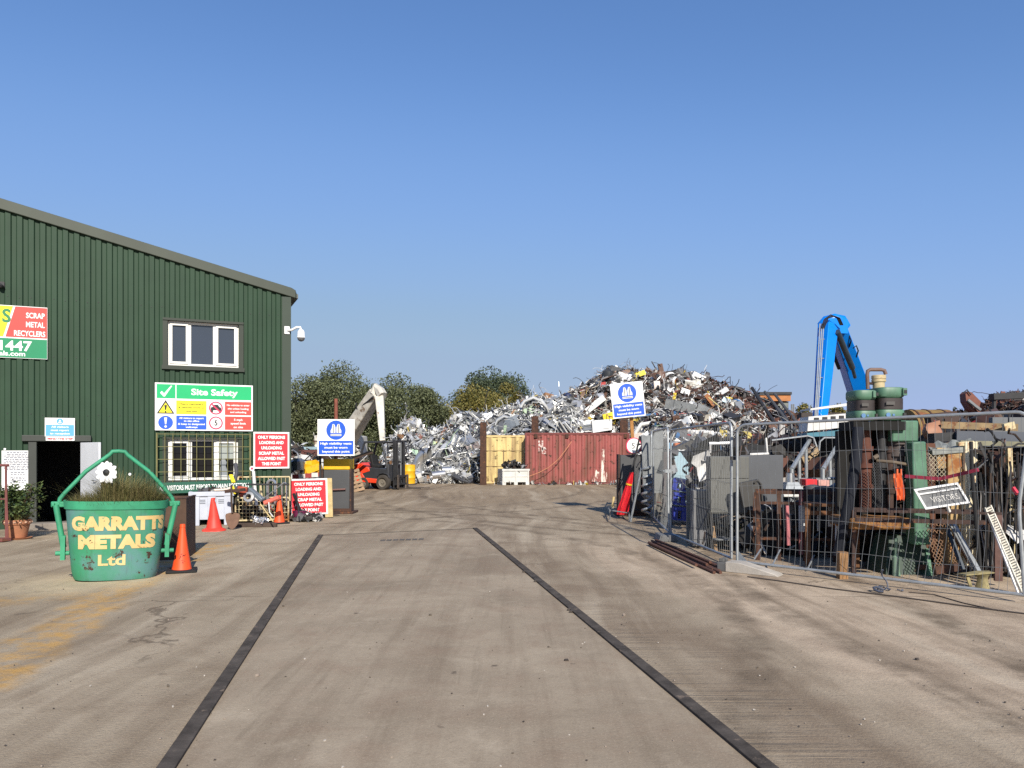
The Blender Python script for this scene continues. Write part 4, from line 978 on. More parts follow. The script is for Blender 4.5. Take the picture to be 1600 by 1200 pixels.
# ------------------------------------------------------------------ trees
def foliage_mat(name, a, b, hi):
    n = N(name); r = n.new('NewGeometry').outputs['Random Per Island']
    c = n.ramp(r, [(0, a), (.55, b), (1, hi)])
    return n.out(c, .65)
FOL_G = foliage_mat('willow_foliage', (.050, .062, .026), (.095, .110, .046), (.155, .172, .085))
FOL_D = foliage_mat('dark_foliage', (.032, .050, .024), (.062, .085, .042), (.105, .132, .068))
FOL_Y = foliage_mat('yellowing_foliage', (.075, .078, .016), (.150, .135, .030), (.22, .17, .04))
BARK = mat('tree_bark', (.07, .055, .04), .9, 0, .3, 4)
def tree(px, Y, wpx, top, label, fol, seed, n=13000, ls=.30, low=.12, name='broadleaf_tree', spread=1., lumps=26):
    random.seed(seed); X0 = P(px, 0, Y).x; H = P(0, top, Y).z; W = wpx * Y / FPX
    o = thing(name, label, 'tree', (X0, Y, 0), group='trees behind the scrap yard')
    t = MB(); t.tube([(0, 0, 0), (.15, .1, H * .25), (-.1, 0, H * .5), (0, .1, H * .8)], H * .028, 8, H * .006)
    for k in range(8):
        a = random.uniform(0, 6.28); z = H * random.uniform(.15, .5); t.tube([(0, 0, z), (W * .16 * math.cos(a), W * .16 * math.sin(a), z + H * .14), (W * .36 * math.cos(a), W * .36 * math.sin(a), z + H * random.uniform(.2, .32))], H * .012, 6, H * .003)
    t.build('trunk', BARK, o)
    cl = []
    for k in range(lumps):
        while True:
            x, y, z = (random.uniform(-1, 1) for _ in range(3))
            if x * x + y * y + z * z < 1: break
        zc = .5 + .42 * z; r_ = (1 - .35 * max(0, z) ** 2)
        cl.append((Vector((x * W * .40 * r_, y * W * .36 * r_, H * (low + (1 - low) * zc))), W * random.uniform(.10, .20) * spread))
    for k in range(10): a = random.uniform(0, 6.28); cl.append((Vector((math.cos(a) * W * .36, math.sin(a) * W * .3, H * random.uniform(low, .35))), W * .15))
    b = MB()
    for k in range(n):
        c_, r_ = cl[k % len(cl)]
        d = Vector((random.gauss(0, 1), random.gauss(0, 1), random.gauss(0, 1))).normalized(); rad = r_ * random.random() ** .38
        if random.random() < .05: rad *= 1.2
        p = c_ + Vector((d.x * rad, d.y * rad, d.z * rad * .85))
        if p.z < .2: continue
        s = ls * random.uniform(.5, 1.15)
        q = Euler((random.uniform(-1.2, 1.2), random.uniform(-1.2, 1.2), random.uniform(0, 6.28))).to_matrix()
        vs = [q @ Vector((-s * .5, -s * .28, 0)), q @ Vector((s * .1, -s * .36, .08 * s)), q @ Vector((s * .6, s * .05, -.05 * s)), q @ Vector((-s * .1, s * .36, .08 * s))]
        b.add([p + v for v in vs], [(0, 1, 2, 3)])
    b.build('crown', fol, o, smooth=False); return o
tree(462, 62, 165, 584, 'dense grey-green tree rising behind the corner of the green warehouse', FOL_G, 1, 36000, ls=.19, lumps=40)
tree(530, 64, 185, 573, 'tallest broad grey-green tree behind the white crane jib', FOL_G, 2, 46000, ls=.19, lumps=46)
tree(612, 66, 190, 588, 'wide grey-green tree to the right of the white crane jib', FOL_G, 3, 45000, ls=.19, lumps=46)
tree(664, 68, 95, 599, 'smaller feathery grey-green tree ending the left grove', FOL_G, 4, 20000, ls=.19, spread=.9)
tree(762, 96, 150, 566, 'tall dark green tree standing furthest back in the middle', FOL_D, 5, 34000, ls=.27, spread=.9, lumps=36)
tree(742, 82, 130, 596, 'yellowing rounded tree in front of the tall dark tree', FOL_Y, 6, 36000, ls=.22, lumps=38)
tree(796, 86, 68, 586, 'narrow yellow-green tree right of the tall dark tree', FOL_Y, 7, 17000, ls=.23)
tree(704, 78, 70, 624, 'low orange-tinged tree at the left foot of the yellowing tree', FOL_Y, 8, 13000, ls=.21)
tree(856, 90, 48, 610, 'small green treetop showing just above the silver scrap', FOL_D, 9, 4500, ls=.33)
tree(1262, 105, 80, 625, 'bushy green tree beyond the blue crane stick', FOL_Y, 10, 6000, ls=.36)
tree(1312, 112, 60, 628, 'low olive tree just right of the blue crane stick', FOL_Y, 11, 4500, ls=.36)
tree(1468, 120, 30, 636, 'tiny far dark tree to the right of the rusty tank', FOL_D, 12, 2600, ls=.42)
tree(1494, 60, 24, 628, 'thin sparse bush beside the brown grab arm', FOL_D, 13, 500, ls=.22, spread=.8, name='bush')
random.seed(15); m = MB()
for k in range(9000):
    x = random.uniform(-150, 190); y = 150 + random.uniform(-5, 8); h = 6.2 + 1.6 * math.sin(x * .13) + 1.1 * math.sin(x * .37 + 1)
    p = Vector((x, y, h * math.sqrt(random.random()))); s = random.uniform(.5, 1.1); q = rq().to_matrix()
    m.add([p + q @ Vector(v) * s for v in ((-.5, -.3, 0), (.4, -.4, .1), (.5, .4, 0), (-.3, .4, .1))], [(0, 1, 2, 3)])
tag(m.build('treeline', FOL_D, smooth=False), 'far dark line of trees along the horizon', 'treeline', kind='stuff')

# ------------------------------------------------------------------ scrap heaps
SCR = random.Random(77)
ALU_M = island('aluminium_scrap', [(0, (.52, .52, .52)), (.22, (.70, .70, .69)), (.42, (.30, .31, .32)), (.6, (.80, .80, .78)), (.68, (.17, .18, .20)), (.80, (.55, .56, .55)), (.87, (.07, .07, .08))], .38, .6, dirt=.3)
ALU_P = island('painted_aluminium_scrap', [(0, (.60, .60, .58)), (.20, (.30, .305, .31)), (.38, (.10, .105, .115)), (.54, (.42, .41, .38)), (.64, (.03, .03, .032)), (.80, (.68, .67, .64)), (.88, (.22, .24, .28)), (.92, (.26, .14, .07)), (.955, (.48, .38, .10)), (.98, (.30, .40, .26))], .5, 0, dirt=.3)
MIX_P = island('mixed_heap_scrap', [(0, (.028, .028, .03)), (.17, (.075, .07, .068)), (.31, (.17, .165, .16)), (.43, (.36, .35, .33)), (.54, (.64, .62, .58)), (.64, (.11, .055, .032)), (.74, (.06, .032, .02)), (.82, (.30, .27, .22)), (.875, (.70, .69, .66)), (.92, (.32, .04, .03)), (.94, (.5, .37, .05)), (.955, (.05, .14, .30)), (.965, (.23, .15, .11))], .55, 0, dirt=.35)
RUST_P = island('rust_heap_scrap', [(0, (.045, .022, .016)), (.25, (.085, .036, .022)), (.45, (.025, .018, .016)), (.62, (.13, .055, .035)), (.78, (.05, .045, .045)), (.88, (.20, .075, .05)), (.94, (.42, .38, .35)), (.975, (.30, .05, .04))], .75, 0, dirt=.3)
MOUND = mat('mound_dirt', (.055, .045, .038), .95, 0, .5, 1.5)
class Heap:
    def __init__(s, crest, Yc, Yf, pw=.85, back=4, xr=None):
        s.c = crest; s.Yc = Yc; s.Yf = Yf; s.pw = pw; s.back = back; s.x0 = crest[0][0]; s.x1 = crest[-1][0]
    def crest(s, x):
        c = s.c
        if x <= c[0][0]: return c[0][1]
        for (a, b), (a2, b2) in zip(c, c[1:]):
            if x <= a2: return b + (b2 - b) * (x - a) / (a2 - a)
        return c[-1][1]
    def pt(s, x, t):
        Yf = s.Yf(x) if callable(s.Yf) else s.Yf; Yc = s.Yc(x) if callable(s.Yc) else s.Yc
        zc = max(.1, EYE + (HZ - s.crest(x)) * Yc / FPX)
        if t <= 1: Y = Yf + (Yc - Yf) * t; z = zc * max(0, t) ** s.pw
        else: Y = Yc + s.back * (t - 1); z = zc * max(0, 1 - (t - 1) ** 1.5)
        return Vector(((x - 800) * Yc / FPX * (.35 * Y / Yc + .65), Y, z))
    def frame(s, x, t):
        p = s.pt(x, t); a = s.pt(x + 2, t) - s.pt(x - 2, t); b = s.pt(x, t + .02) - s.pt(x, t - .02)
        return p, a.normalized(), b.normalized()
    def mound(s, name, label, sink):
        m = MB(); nx, ny = 60, 22; vs = []
        for i in range(nx + 1):
            for j in range(ny + 1):
                p = s.pt(s.x0 + (s.x1 - s.x0) * i / nx, 2.0 * j / ny); vs.append((p.x, p.y + .15, max(-.05, p.z - sink + random.uniform(-.12, .12))))
        m.add(vs, [(i * (ny + 1) + j, (i + 1) * (ny + 1) + j, (i + 1) * (ny + 1) + j + 1, i * (ny + 1) + j + 1) for i in range(nx) for j in range(ny)])
        return m
    def at(s, px, py, out=.25):
        """point on the heap's slope seen at that spot of the photograph"""
        lo, hi = 0., 1.0
        best = None
        for k in range(101):
            t = k / 100
            x = px
            for _ in range(4):
                p = s.pt(x, t); x += (px - (800 + FPX * p.x / p.y)) * .9
            p = s.pt(x, t); e = abs(HZ - (p.z - EYE) * FPX / p.y - py)
            if best is None or e < best[0]: best = (e, p)
        p = best[1]; d = (Vector((0, 0, EYE)) - p).normalized(); q = p + d * out
        return q
def build_heap(hp, name, label, n, kinds, size, mats, seed, sink=.35, jit=.18, cat='scrap heap', tmin=0., tmax=1.25, flat_=.55, shift=None):
    random.seed(seed); m = hp.mound(name, label, sink); M_ = [MOUND] + [q for q, _ in mats]
    for k in range(n):
        x = random.uniform(hp.x0, hp.x1); t = random.uniform(tmin, tmax); p, a, b = hp.frame(x, t); nn = a.cross(b).normalized()
        an = random.uniform(0, 6.28); d = (a * math.cos(an) + b * math.sin(an)); d = (d + nn * random.gauss(0, .35)).normalized()
        e = nn.cross(d).normalized(); f = d.cross(e); M3 = Matrix((d, e, f)).transposed().to_quaternion() @ Euler((random.gauss(0, flat_), 0, 0)).to_quaternion()
        ws = [w_ for _, w_ in mats]
        if shift:                                  # the heap changes its mix towards one end
            u = max(0, min(1, (x - shift[0]) / (shift[1] - shift[0])))
            for i_, k_ in shift[2].items(): ws[i_] = ws[i_] * (1 - u) + mats[0][1] * k_ * u
        m.mat(1 + random.choices(range(len(mats)), ws)[0])
        kind = random.choice(kinds); sz = random.uniform(*size) if random.random() < .85 else random.uniform(size[1], size[1] * 1.7)
        if random.random() < .2: kind = random.choice(('bar', 'hose', 'angle', 'bar')); sz *= 2.6 if t < .7 else 1.5
        if kind in ('box', 'crumple', 'drum'): sz *= .62
        q = p + nn * random.uniform(-jit, jit)
        if q.z < sz * .12: q.z = sz * .12
        piece(m, kind, q, sz, M3)
    return tag(m.build(name, M_, smooth=False), label, cat, kind='stuff')
def spikes(hp, n, seed, xa=None, xb=None):
    random.seed(seed); m = MB()
    for k in range(n):
        x = random.uniform(xa or hp.x0, xb or hp.x1); p = hp.pt(x, random.uniform(.75, 1.05)); L = random.uniform(.3, .9)
        d = Vector((random.gauss(0, .8), random.gauss(0, .3), random.uniform(.3, 1.2))).normalized(); m.mat(random.choice((0, 1)))
        m.tube([p - d * .3, p + d * L * .6, p + d * L + Vector((random.uniform(-.2, .2), 0, random.uniform(-.15, .05)))], random.uniform(.012, .026), 5)
    tag(m.build('sticking_rods', [DARKS, RUST_P], smooth=False), 'thin rods and strips sticking up from the ' + ('high mixed heap' if seed == 106 else 'silver heap'), 'rods', kind='stuff')
ALC = [(604, 716), (618, 690), (628, 668), (638, 658), (650, 662), (660, 674), (684, 676), (700, 668), (712, 652), (730, 650), (748, 654), (768, 648), (790, 640), (812, 634), (826, 626), (845, 623), (870, 626), (905, 630)]
HA = Heap(ALC, lambda x: 43.5 - max(0, min(1, (690 - x) / 60)) * 3.2, lambda x: 38.0 + max(0, min(1, (x - 740) / 30)) * 2.2, .8)
KA = ['sheet', 'sheet', 'bar', 'bar', 'angle', 'curl', 'crumple', 'crumple', 'box', 'hose']
build_heap(HA, 'aluminium_heap', 'big tangled heap of silver aluminium scrap left of and behind the yellow container', 13000, KA, (.12, .62), [(ALU_M, 5), (ALU_P, 5)], 101)
MXC = [(862, 640), (880, 622), (900, 612), (922, 600), (940, 586), (956, 577), (975, 583), (990, 580), (1005, 586), (1022, 582), (1045, 585), (1062, 584), (1085, 588), (1105, 592), (1128, 604), (1150, 612), (1172, 618), (1200, 630), (1225, 646), (1255, 668)]
HM = Heap(MXC, 49, 41.0, .8, 6)
KM = ['sheet', 'bar', 'bar', 'angle', 'box', 'box', 'crumple', 'hose', 'curl', 'sheet', 'bar']
build_heap(HM, 'mixed_heap', 'highest heap of mixed grey, white and brown scrap behind the red container', 15000, KM + ['bar', 'hose', 'angle'], (.12, .62), [(MIX_P, 8), (ALU_M, 1.1), (RUST_P, 0)], 102, shift=(1030, 1190, {0: .35, 1: .1, 2: 1.2}))
spikes(HM, 34, 106)
spikes(HA, 18, 107, 604, 900)
# lower scrap slope right of the red container, in front of the high heap
LWC = [(1002, 690), (1018, 660), (1040, 648), (1080, 650), (1120, 655), (1160, 662), (1200, 668), (1245, 676), (1300, 690)]
HL = Heap(LWC, 37, 28, .8, 4)
build_heap(HL, 'low_heap', 'lower heap of crumpled grey sheets and rods behind the wire fence panels', 5200, KM, (.12, .62), [(MIX_P, 5), (ALU_P, 3)], 103)
# dark red heap far right
RDC = [(1462, 668), (1478, 655), (1500, 645), (1520, 646), (1540, 632), (1556, 620), (1580, 616), (1605, 612), (1660, 608), (1720, 612)]
HR = Heap(RDC, 47, 40, .8, 5)
build_heap(HR, 'rusty_heap', 'dark red-brown heap of rusty scrap at the right edge', 5500, KM, (.12, .5), [(RUST_P, 5), (DARKS, 1)], 104)
# small stuff behind the left post
LFC = [(448, 705), (460, 700), (480, 708), (500, 712), (540, 715), (560, 700)]
HF = Heap(LFC, 33, 28, .8, 3)
build_heap(HF, 'left_heap', 'low pile of silver and dark scrap seen between the warehouse and the yellow-banded post', 520, KM, (.2, .8), [(ALU_P, 3), (DARKS, 2), (MIX_P, 2)], 105)
# --- distinct pieces lying on the heaps
PC = {}
def pm(c, rough=.5, metal=0., rust=0.):
    k = 'scrap_%d_%d_%d_%d' % (c[0] * 100, c[1] * 100, c[2] * 100, metal * 10)
    return mat(k, c, rough, metal, .18, 3, rust)
def scrap(hp, kind, px, py, sx, sy, c, name, label, cat, roll=0, yaw=0, pitch=0, out=.35, metal=0., group=None, rust=.1):
    """a distinct piece; sx, sy = size in pixels of the photograph"""
    p = hp.at(px, py, out); k = p.y / FPX; L, H = sx * k, sy * k; m = MB()
    if kind == 'panel':
        nx = 8; vs = []
        for i in range(nx + 1):
            u = i / nx - .5; vs += [(u * L, .10 * L * math.sin(u * 5 + px), -H / 2), (u * L, .10 * L * math.sin(u * 5 + px) - .05 * L, H / 2 * (1 - .2 * (i % 3 == 1)))]
        m.add(vs, [(2 * i, 2 * i + 2, 2 * i + 3, 2 * i + 1) for i in range(nx)])
        n0 = len(m.v); m.add([(x, y + .03, z) for x, y, z in vs], [(2 * i + 1, 2 * i + 3, 2 * i + 2, 2 * i) for i in range(nx)])
    elif kind == 'corr':
        nx = 40; vs = []
        for i in range(nx + 1):
            u = i / nx - .5; dy = (.03 if i % 2 else -.03) + .12 * L * u * u
            vs += [(u * L, dy, -H / 2), (u * L, dy - .25, H / 2)]
        m.add(vs, [(2 * i, 2 * i + 2, 2 * i + 3, 2 * i + 1) for i in range(nx)])
    elif kind == 'ribs':
        nx = 12; vs = []
        for i in range(nx + 1):
            z = (i / nx - .5) * H; dy = (.05 if i % 2 else -.05)
            vs += [(-L / 2, dy + .15, z), (0, dy, z - .02 * H), (L / 2, dy + .1, z)]
        m.add(vs, [q for i in range(nx) for q in ((3 * i, 3 * i + 1, 3 * i + 4, 3 * i + 3), (3 * i + 1, 3 * i + 2, 3 * i + 5, 3 * i + 4))])
    elif kind == 'box':
        m.box((0, 0, 0), (L, min(L, H) * .8, H)); 
        for i in range(8): m.v[i] = tuple(q + SCR.uniform(-.05, .05) * L for q in m.v[i])
        m.box((0, -min(L, H) * .4, 0), (L * .7, .04, H * .6))
    elif kind == 'bag':
        m.lathe([(.001, -.5 * H), (.42 * L, -.42 * H), (.5 * L, -.1 * H), (.44 * L, .25 * H), (.2 * L, .45 * H), (.001, .5 * H)], 14)
        for i, v in enumerate(m.v): m.v[i] = tuple(q + SCR.uniform(-.05, .05) * L for q in v)
    elif kind == 'bar': m.beam((-L / 2, 0, 0), (L / 2, 0, 0), H, H); m.beam((-L / 2, .0, H * .7), (L / 2, 0, H * .7), H * .25, H * .6)
    elif kind == 'rod': m.tube([(-L / 2, 0, 0), (0, 0, H), (L / 2, 0, 0)], .035, 6)
    elif kind == 'wheel':
        r = L / 2; m.lathe([(r * .3, -.12), (r, -.12), (r, .12), (r * .3, .12), (r * .3, -.12)], 24); m.lathe([(.001, -.16), (r * .22, -.16), (r * .22, .16), (.001, .16)], 12)
        for i, v in enumerate(m.v): m.v[i] = (v[0], v[2], v[1])
    elif kind == 'drum':
        r = H / 2; m.tube([(-L / 2, 0, 0), (-L * .1, 0, 0), (L * .1, 0, 0), (L / 2, 0, 0)], r, 18, cap=False); m.tube([(-L * .42, 0, 0), (-L * .40, 0, 0)], r * .96, 18); m.tube([(-L * .5, 0, 0), (-L * .46, 0, 0)], r * 1.05, 18, cap=False); m.tube([(L * .46, 0, 0), (L * .5, 0, 0)], r * 1.05, 18, cap=False)
    elif kind == 'duct':
        pts = []
        for i in range(12): a = R(95 - 120 * i / 11); pts.append((L * .9 * math.cos(a) * -1 + L * .3, 0, H * .5 * math.sin(a) * 1.0))
        m.tube([(x, 0, z) for x, _, z in pts], .28, 12, .34, cap=False)
    elif kind == 'crumple':
        piece(m, 'crumple', Vector((0, 0, 0)), L, Euler((R(70), 0, 0)).to_quaternion())
    elif kind == 'frame':
        t = .05; m.b2(-L / 2, L / 2, -t, t, -H / 2, -H / 2 + t); m.b2(-L / 2, L / 2, -t, t, H / 2 - t, H / 2); m.b2(-L / 2, -L / 2 + t, -t, t, -H / 2, H / 2); m.b2(L / 2 - t, L / 2, -t, t, -H / 2, H / 2); m.b2(-t / 2, t / 2, -t, t, -H / 2, H / 2)
    elif kind == 'arch':
        m.tube([(-L / 2, 0, -H / 2), (-L * .45, 0, 0), (-L * .2, 0, H * .45), (L * .15, 0, H * .42), (L * .45, 0, 0), (L / 2, 0, -H / 2)], .10, 8)
    return tag(m.build(name, pm(c, .5 if not metal else .35, metal, rust), smooth=kind in ('drum', 'duct', 'wheel', 'bag', 'rod', 'arch'), loc=p, rz=(pitch, -roll, yaw)), label, cat, group)
S = scrap
S(HA, 'panel', 757, 655, 30, 9, (.80, .80, .79), 'white_strip', 'long bright white panel slanting on top of the silver scrap above the yellow container', 'panel', 28, 10, -40)
S(HA, 'panel', 680, 698, 22, 17, (.36, .46, .28), 'pale_green_sheet', 'pale green curved sheet in the silver scrap right of the forklift', 'sheet', -12, 0, -20)
S(HA, 'panel', 646, 706, 14, 10, (.30, .45, .32), 'mint_sheet', 'small mint green sheet just above the yellow drum', 'sheet', 0, 0, -20)
S(HA, 'panel', 727, 692, 30, 16, (.13, .15, .19), 'slate_sheet', 'large slate blue-grey sheet in the middle of the silver scrap', 'sheet', 40, 0, -30)
S(HA, 'panel', 736, 700, 28, 12, (.22, .18, .17), 'brown_grey_sheet', 'brownish grey sheet just below the slate sheet', 'sheet', 25, 0, -30)
S(HA, 'panel', 742, 706, 16, 10, (.78, .78, .76), 'white_square_sheet', 'small white square sheet right of the brownish grey sheet', 'sheet', 10, 0, -25)
S(HA, 'bar', 672, 712, 62, 2.2, (.35, .36, .36), 'long_beam', 'long thin grey beam slanting up through the silver scrap', 'beam', 52, 0, 0, .7)
S(HA, 'bar', 693, 680, 24, 5, (.20, .09, .05), 'brown_beam', 'brown wooden looking beam poking up at the left of the silver scrap', 'beam', 58, 0, 0, .3)
S(HA, 'panel', 651, 690, 13, 26, (.17, .06, .045), 'rusty_red_sheet', 'dull red upright sheet behind the forklift mast', 'sheet', -14, 0, -10, .2)
S(HA, 'duct', 664, 735, 20, 52, (.55, .55, .54), 'curved_duct', 'large curved silver duct at the foot of the silver scrap', 'duct', 0, -20, 0, .5, .75)
S(HA, 'drum', 684, 742, 22, 13, (.58, .57, .56), 'shiny_drum', 'shiny round drum lying second at the foot of the silver scrap', 'drum', 6, 25, 0, .6, .85, rust=0)
S(HA, 'drum', 697, 735, 15, 13, (.62, .62, .61), 'shiny_drum', 'short shiny drum right of the curved duct, set a little higher', 'drum', 0, 20, 0, .5, .85, rust=0)
S(HA, 'rod', 745, 748, 36, 12, (.72, .71, .68), 'bent_white_rail', 'bent white rail lying low at the foot of the yellow container', 'rail', 5, 0, 0, .5)
S(HA, 'panel', 788, 668, 48, 20, (.16, .18, .20), 'window_frame_scrap', 'grey flattened frame slanting down to the yellow container top', 'frame', 22, 0, -35, .5)
S(HA, 'arch', 792, 660, 34, 18, (.55, .56, .56), 'bent_trim', 'bent silver car trim arching over the grey frame', 'trim', -15, 0, 0, .45, .6)
S(HA, 'arch', 838, 634, 44, 22, (.62, .62, .61), 'curved_bumper', 'bright curved bumper on the crest of the silver scrap', 'bumper', -20, 0, 0, .3, .5)
S(HA, 'crumple', 640, 664, 20, 30, (.6, .6, .6), 'crumpled_sheet', 'crumpled silver sheet on the small peak behind the forklift', 'sheet', 0, 0, 0, .3, .6)
S(HA, 'panel', 618, 682, 34, 7, (.72, .71, .68), 'cream_strip', 'long cream strip slanting up behind the forklift roof', 'strip', 36, 0, -15, .4)
S(HM, 'bag', 887, 620, 14, 13, (.025, .035, .085), 'navy_drum', 'small navy blue drum on the left slope of the high heap', 'drum', 0, 0, 0, .3)
S(HM, 'box', 873, 624, 16, 9, (.42, .43, .44), 'pale_box', 'pale grey box beside the navy blue drum', 'box', 14, 10, 0, .4)
S(HM, 'wheel', 880, 637, 15, 15, (.85, .52, .01), 'yellow_reel', 'round yellow reel on the left slope of the high heap', 'reel', 0, 20, 0, .5)
S(HM, 'wheel', 870, 634, 14, 14, (.50, .02, .04), 'red_reel', 'dark red reel half hidden behind the yellow reel', 'reel', 0, 20, 0, .3)
S(HM, 'bar', 922, 640, 58, 6, (.66, .65, .62), 'white_beam', 'long off-white flat beam slanting above the red container', 'beam', 38, 0, 0, .8)
S(HM, 'box', 912, 667, 26, 16, (.74, .74, .73), 'white_appliance', 'left white dented appliance casing resting above the red container top', 'appliance', 22, 0, 0, 1.0)
S(HM, 'box', 940, 665, 32, 17, (.78, .78, .77), 'white_appliance', 'larger white appliance casing with a dark edge right behind the red container', 'appliance', 6, 0, 0, 1.0)
S(HM, 'box', 950, 651, 15, 11, (.80, .55, .01), 'yellow_casing', 'crumpled yellow casing at the left edge of the tilted vest sign', 'casing', 14, 0, 0, .6)
S(HM, 'bag', 950, 586, 18, 22, (.035, .037, .04), 'dark_sack', 'dark grey bulging sack on top of the high heap', 'sack', 0, 0, 0, .3)
S(HM, 'box', 960, 578, 16, 11, (.05, .052, .058), 'dark_box', 'dark box lying on the summit of the high heap', 'box', -18, 0, 0, .2)
S(HM, 'box', 978, 589, 17, 10, (.70, .71, .73), 'white_printer', 'white machine with a blue front near the top of the high heap', 'machine', -8, 0, 0, .4)
S(HM, 'bar', 998, 586, 22, 5, (.72, .60, .06), 'yellow_tube', 'pale yellow tube near the top of the high heap', 'tube', 20, 0, 0, .4)
S(HM, 'box', 942, 601, 9, 6, (.36, .03, .025), 'red_casing', 'red crumpled casing below the dark sack', 'casing', 10, 0, 0, .4)
S(HM, 'rod', 1027, 568, 40, 1, (.045, .035, .03), 'tall_rod', 'thin dark rod standing up highest from the heap', 'rod', -64, 0, 0, .0)
S(HM, 'bar', 1033, 582, 30, 5, (.11, .05, .03), 'rust_girder', 'rusty pointed girder beside the thin tall rod', 'girder', -78, 0, 0, .1)
S(HM, 'panel', 1028, 590, 24, 18, (.12, .06, .04), 'rusty_plate', 'brown rusty plate at the top of the high heap', 'plate', 8, 0, -10, .3)
S(HM, 'bar', 1004, 577, 12, 3.5, (.24, .25, .25), 'grey_post', 'short grey post sticking up near the yellow tube', 'post', -66, 0, 0, .1)
S(HM, 'box', 1026, 602, 10, 12, (.72, .62, .55), 'pinkish_box', 'small pinkish white box below the rusty plate', 'box', 6, 0, 0, .4)
S(HM, 'crumple', 1083, 603, 26, 20, (.66, .64, .58), 'cream_cabinet', 'cream crumpled cabinet on the right of the high heap', 'cabinet', 0, 0, 0, .4)
S(HM, 'box', 1093, 591, 26, 11, (.76, .76, .74), 'white_fridge', 'white dented fridge on the right crest of the high heap', 'fridge', -24, 0, 0, .3)
S(HM, 'panel', 1060, 585, 14, 13, (.09, .09, .085), 'dark_hood', 'dark rounded hood on the crest right of the rusty plate', 'hood', 0, 0, -10, .2)
S(HM, 'bar', 1070, 613, 14, 6, (.76, .76, .75), 'white_bar_block', 'short white block below the cream cabinet', 'block', -20, 0, 0, .5)
S(HM, 'bar', 1128, 614, 22, 5, (.5, .51, .52), 'pale_girder', 'pale grey girder on the right slope of the high heap', 'girder', 30, 0, 0, .4)
S(HM, 'bar', 1113, 632, 36, 5, (.30, .11, .03), 'orange_brown_beam', 'orange-brown beam slanting down the right slope', 'beam', -52, 0, 0, .6)
S(HM, 'rod', 1125, 640, 52, 3, (.55, .46, .18), 'yellow_cable', 'yellow curved cable beside the orange-brown beam', 'cable', -46, 0, 0, .7)
S(HM, 'corr', 1062, 637, 48, 14, (.30, .31, .31), 'corrugated_sheet', 'pale grey corrugated sheet in the centre right of the high heap', 'sheet', -12, 0, -25, 1.0, .3)
S(HM, 'corr', 1112, 649, 56, 11, (.36, .37, .37), 'corrugated_sheet', 'long grey corrugated sheet slanting down to the fence top', 'sheet', -28, 0, -25, 1.4, .3)
S(HM, 'panel', 1135, 626, 12, 9, (.42, .55, .66), 'pale_blue_sheet', 'small pale blue sheet on the right slope', 'sheet', -35, 0, -20, .6)
S(HM, 'bar', 1138, 622, 12, 2, (.72, .52, .02), 'yellow_bar', 'tiny yellow bar on the right slope', 'bar', -2, 0, 0, .8)
S(HM, 'bar', 1054, 622, 16, 3, (.62, .45, .03), 'yellow_lever', 'upright yellow lever right of the tilted vest sign', 'lever', 80, 0, 0, .6)
S(HM, 'frame', 1172, 628, 60, 30, (.05, .05, .052), 'bent_chassis', 'black bent frame on the right slope of the high heap', 'frame', -22, 0, -20, .3)
S(HM, 'arch', 1150, 605, 42, 14, (.045, .045, .05), 'black_hoop', 'black hooped tube standing on the right crest', 'tube', -10, 0, 0, .1)
S(HL, 'arch', 1012, 655, 42, 22, (.62, .62, .60), 'white_tube_frame', 'white bent tube frame right of the tilted vest sign', 'frame', 12, 0, 0, .4)
S(HL, 'panel', 1004, 668, 34, 14, (.50, .42, .36), 'beige_panel', 'beige bent panel under the white tube frame', 'panel', -22, 0, -25, .5)
S(HL, 'panel', 1071, 662, 26, 20, (.60, .61, .60), 'crumpled_ribbed_sheet', 'bright crumpled ribbed sheet above the first fence panel', 'sheet', 20, 0, -20, .6, .3)
S(HL, 'box', 1065, 671, 14, 6, (.62, .47, .05), 'yellow_block', 'small yellow block just below the fence top rail', 'block', 8, 0, 0, .7)
S(HL, 'bar', 1098, 676, 34, 4, (.64, .63, .61), 'white_girder', 'white girder lying low behind the first fence panel', 'girder', -3, 0, 0, .7)
S(HL, 'bar', 1195, 664, 66, 6, (.12, .055, .035), 'rusty_girder', 'long rusty brown girder behind the nearest fence panel', 'girder', 4, 0, 0, .8)
S(HL, 'panel', 1140, 670, 22, 12, (.20, .17, .14), 'tan_sheet', 'tan bent sheet behind the fence posts', 'sheet', -20, 0, -25, .5)
S(HL, 'box', 1225, 681, 16, 5, (.62, .02, .05), 'red_crate', 'bright red flat crate behind the nearest fence panel', 'crate', 2, 0, 0, .9)
for k, (a, b, lab) in enumerate((((1195, 612), (1262, 700), 'left'), ((1210, 615), (1275, 700), 'right'))):
    pa, pb = P(a[0], a[1], 39), P(b[0], b[1], 33)
    rod('stair_rail', ('left' if k == 0 else 'right') + ' one of two long grey rails slanting down from the orange-topped hut', 'rail', pa, pb, .07, mat('dark_grey_rail', (.07, .07, .07), .6), 6)
rod('thin_pole', 'thin dark pole slanting on the heap left of the two long rails', 'pole', P(1175, 606, 43), P(1212, 664, 40), .09, DARK, 6)

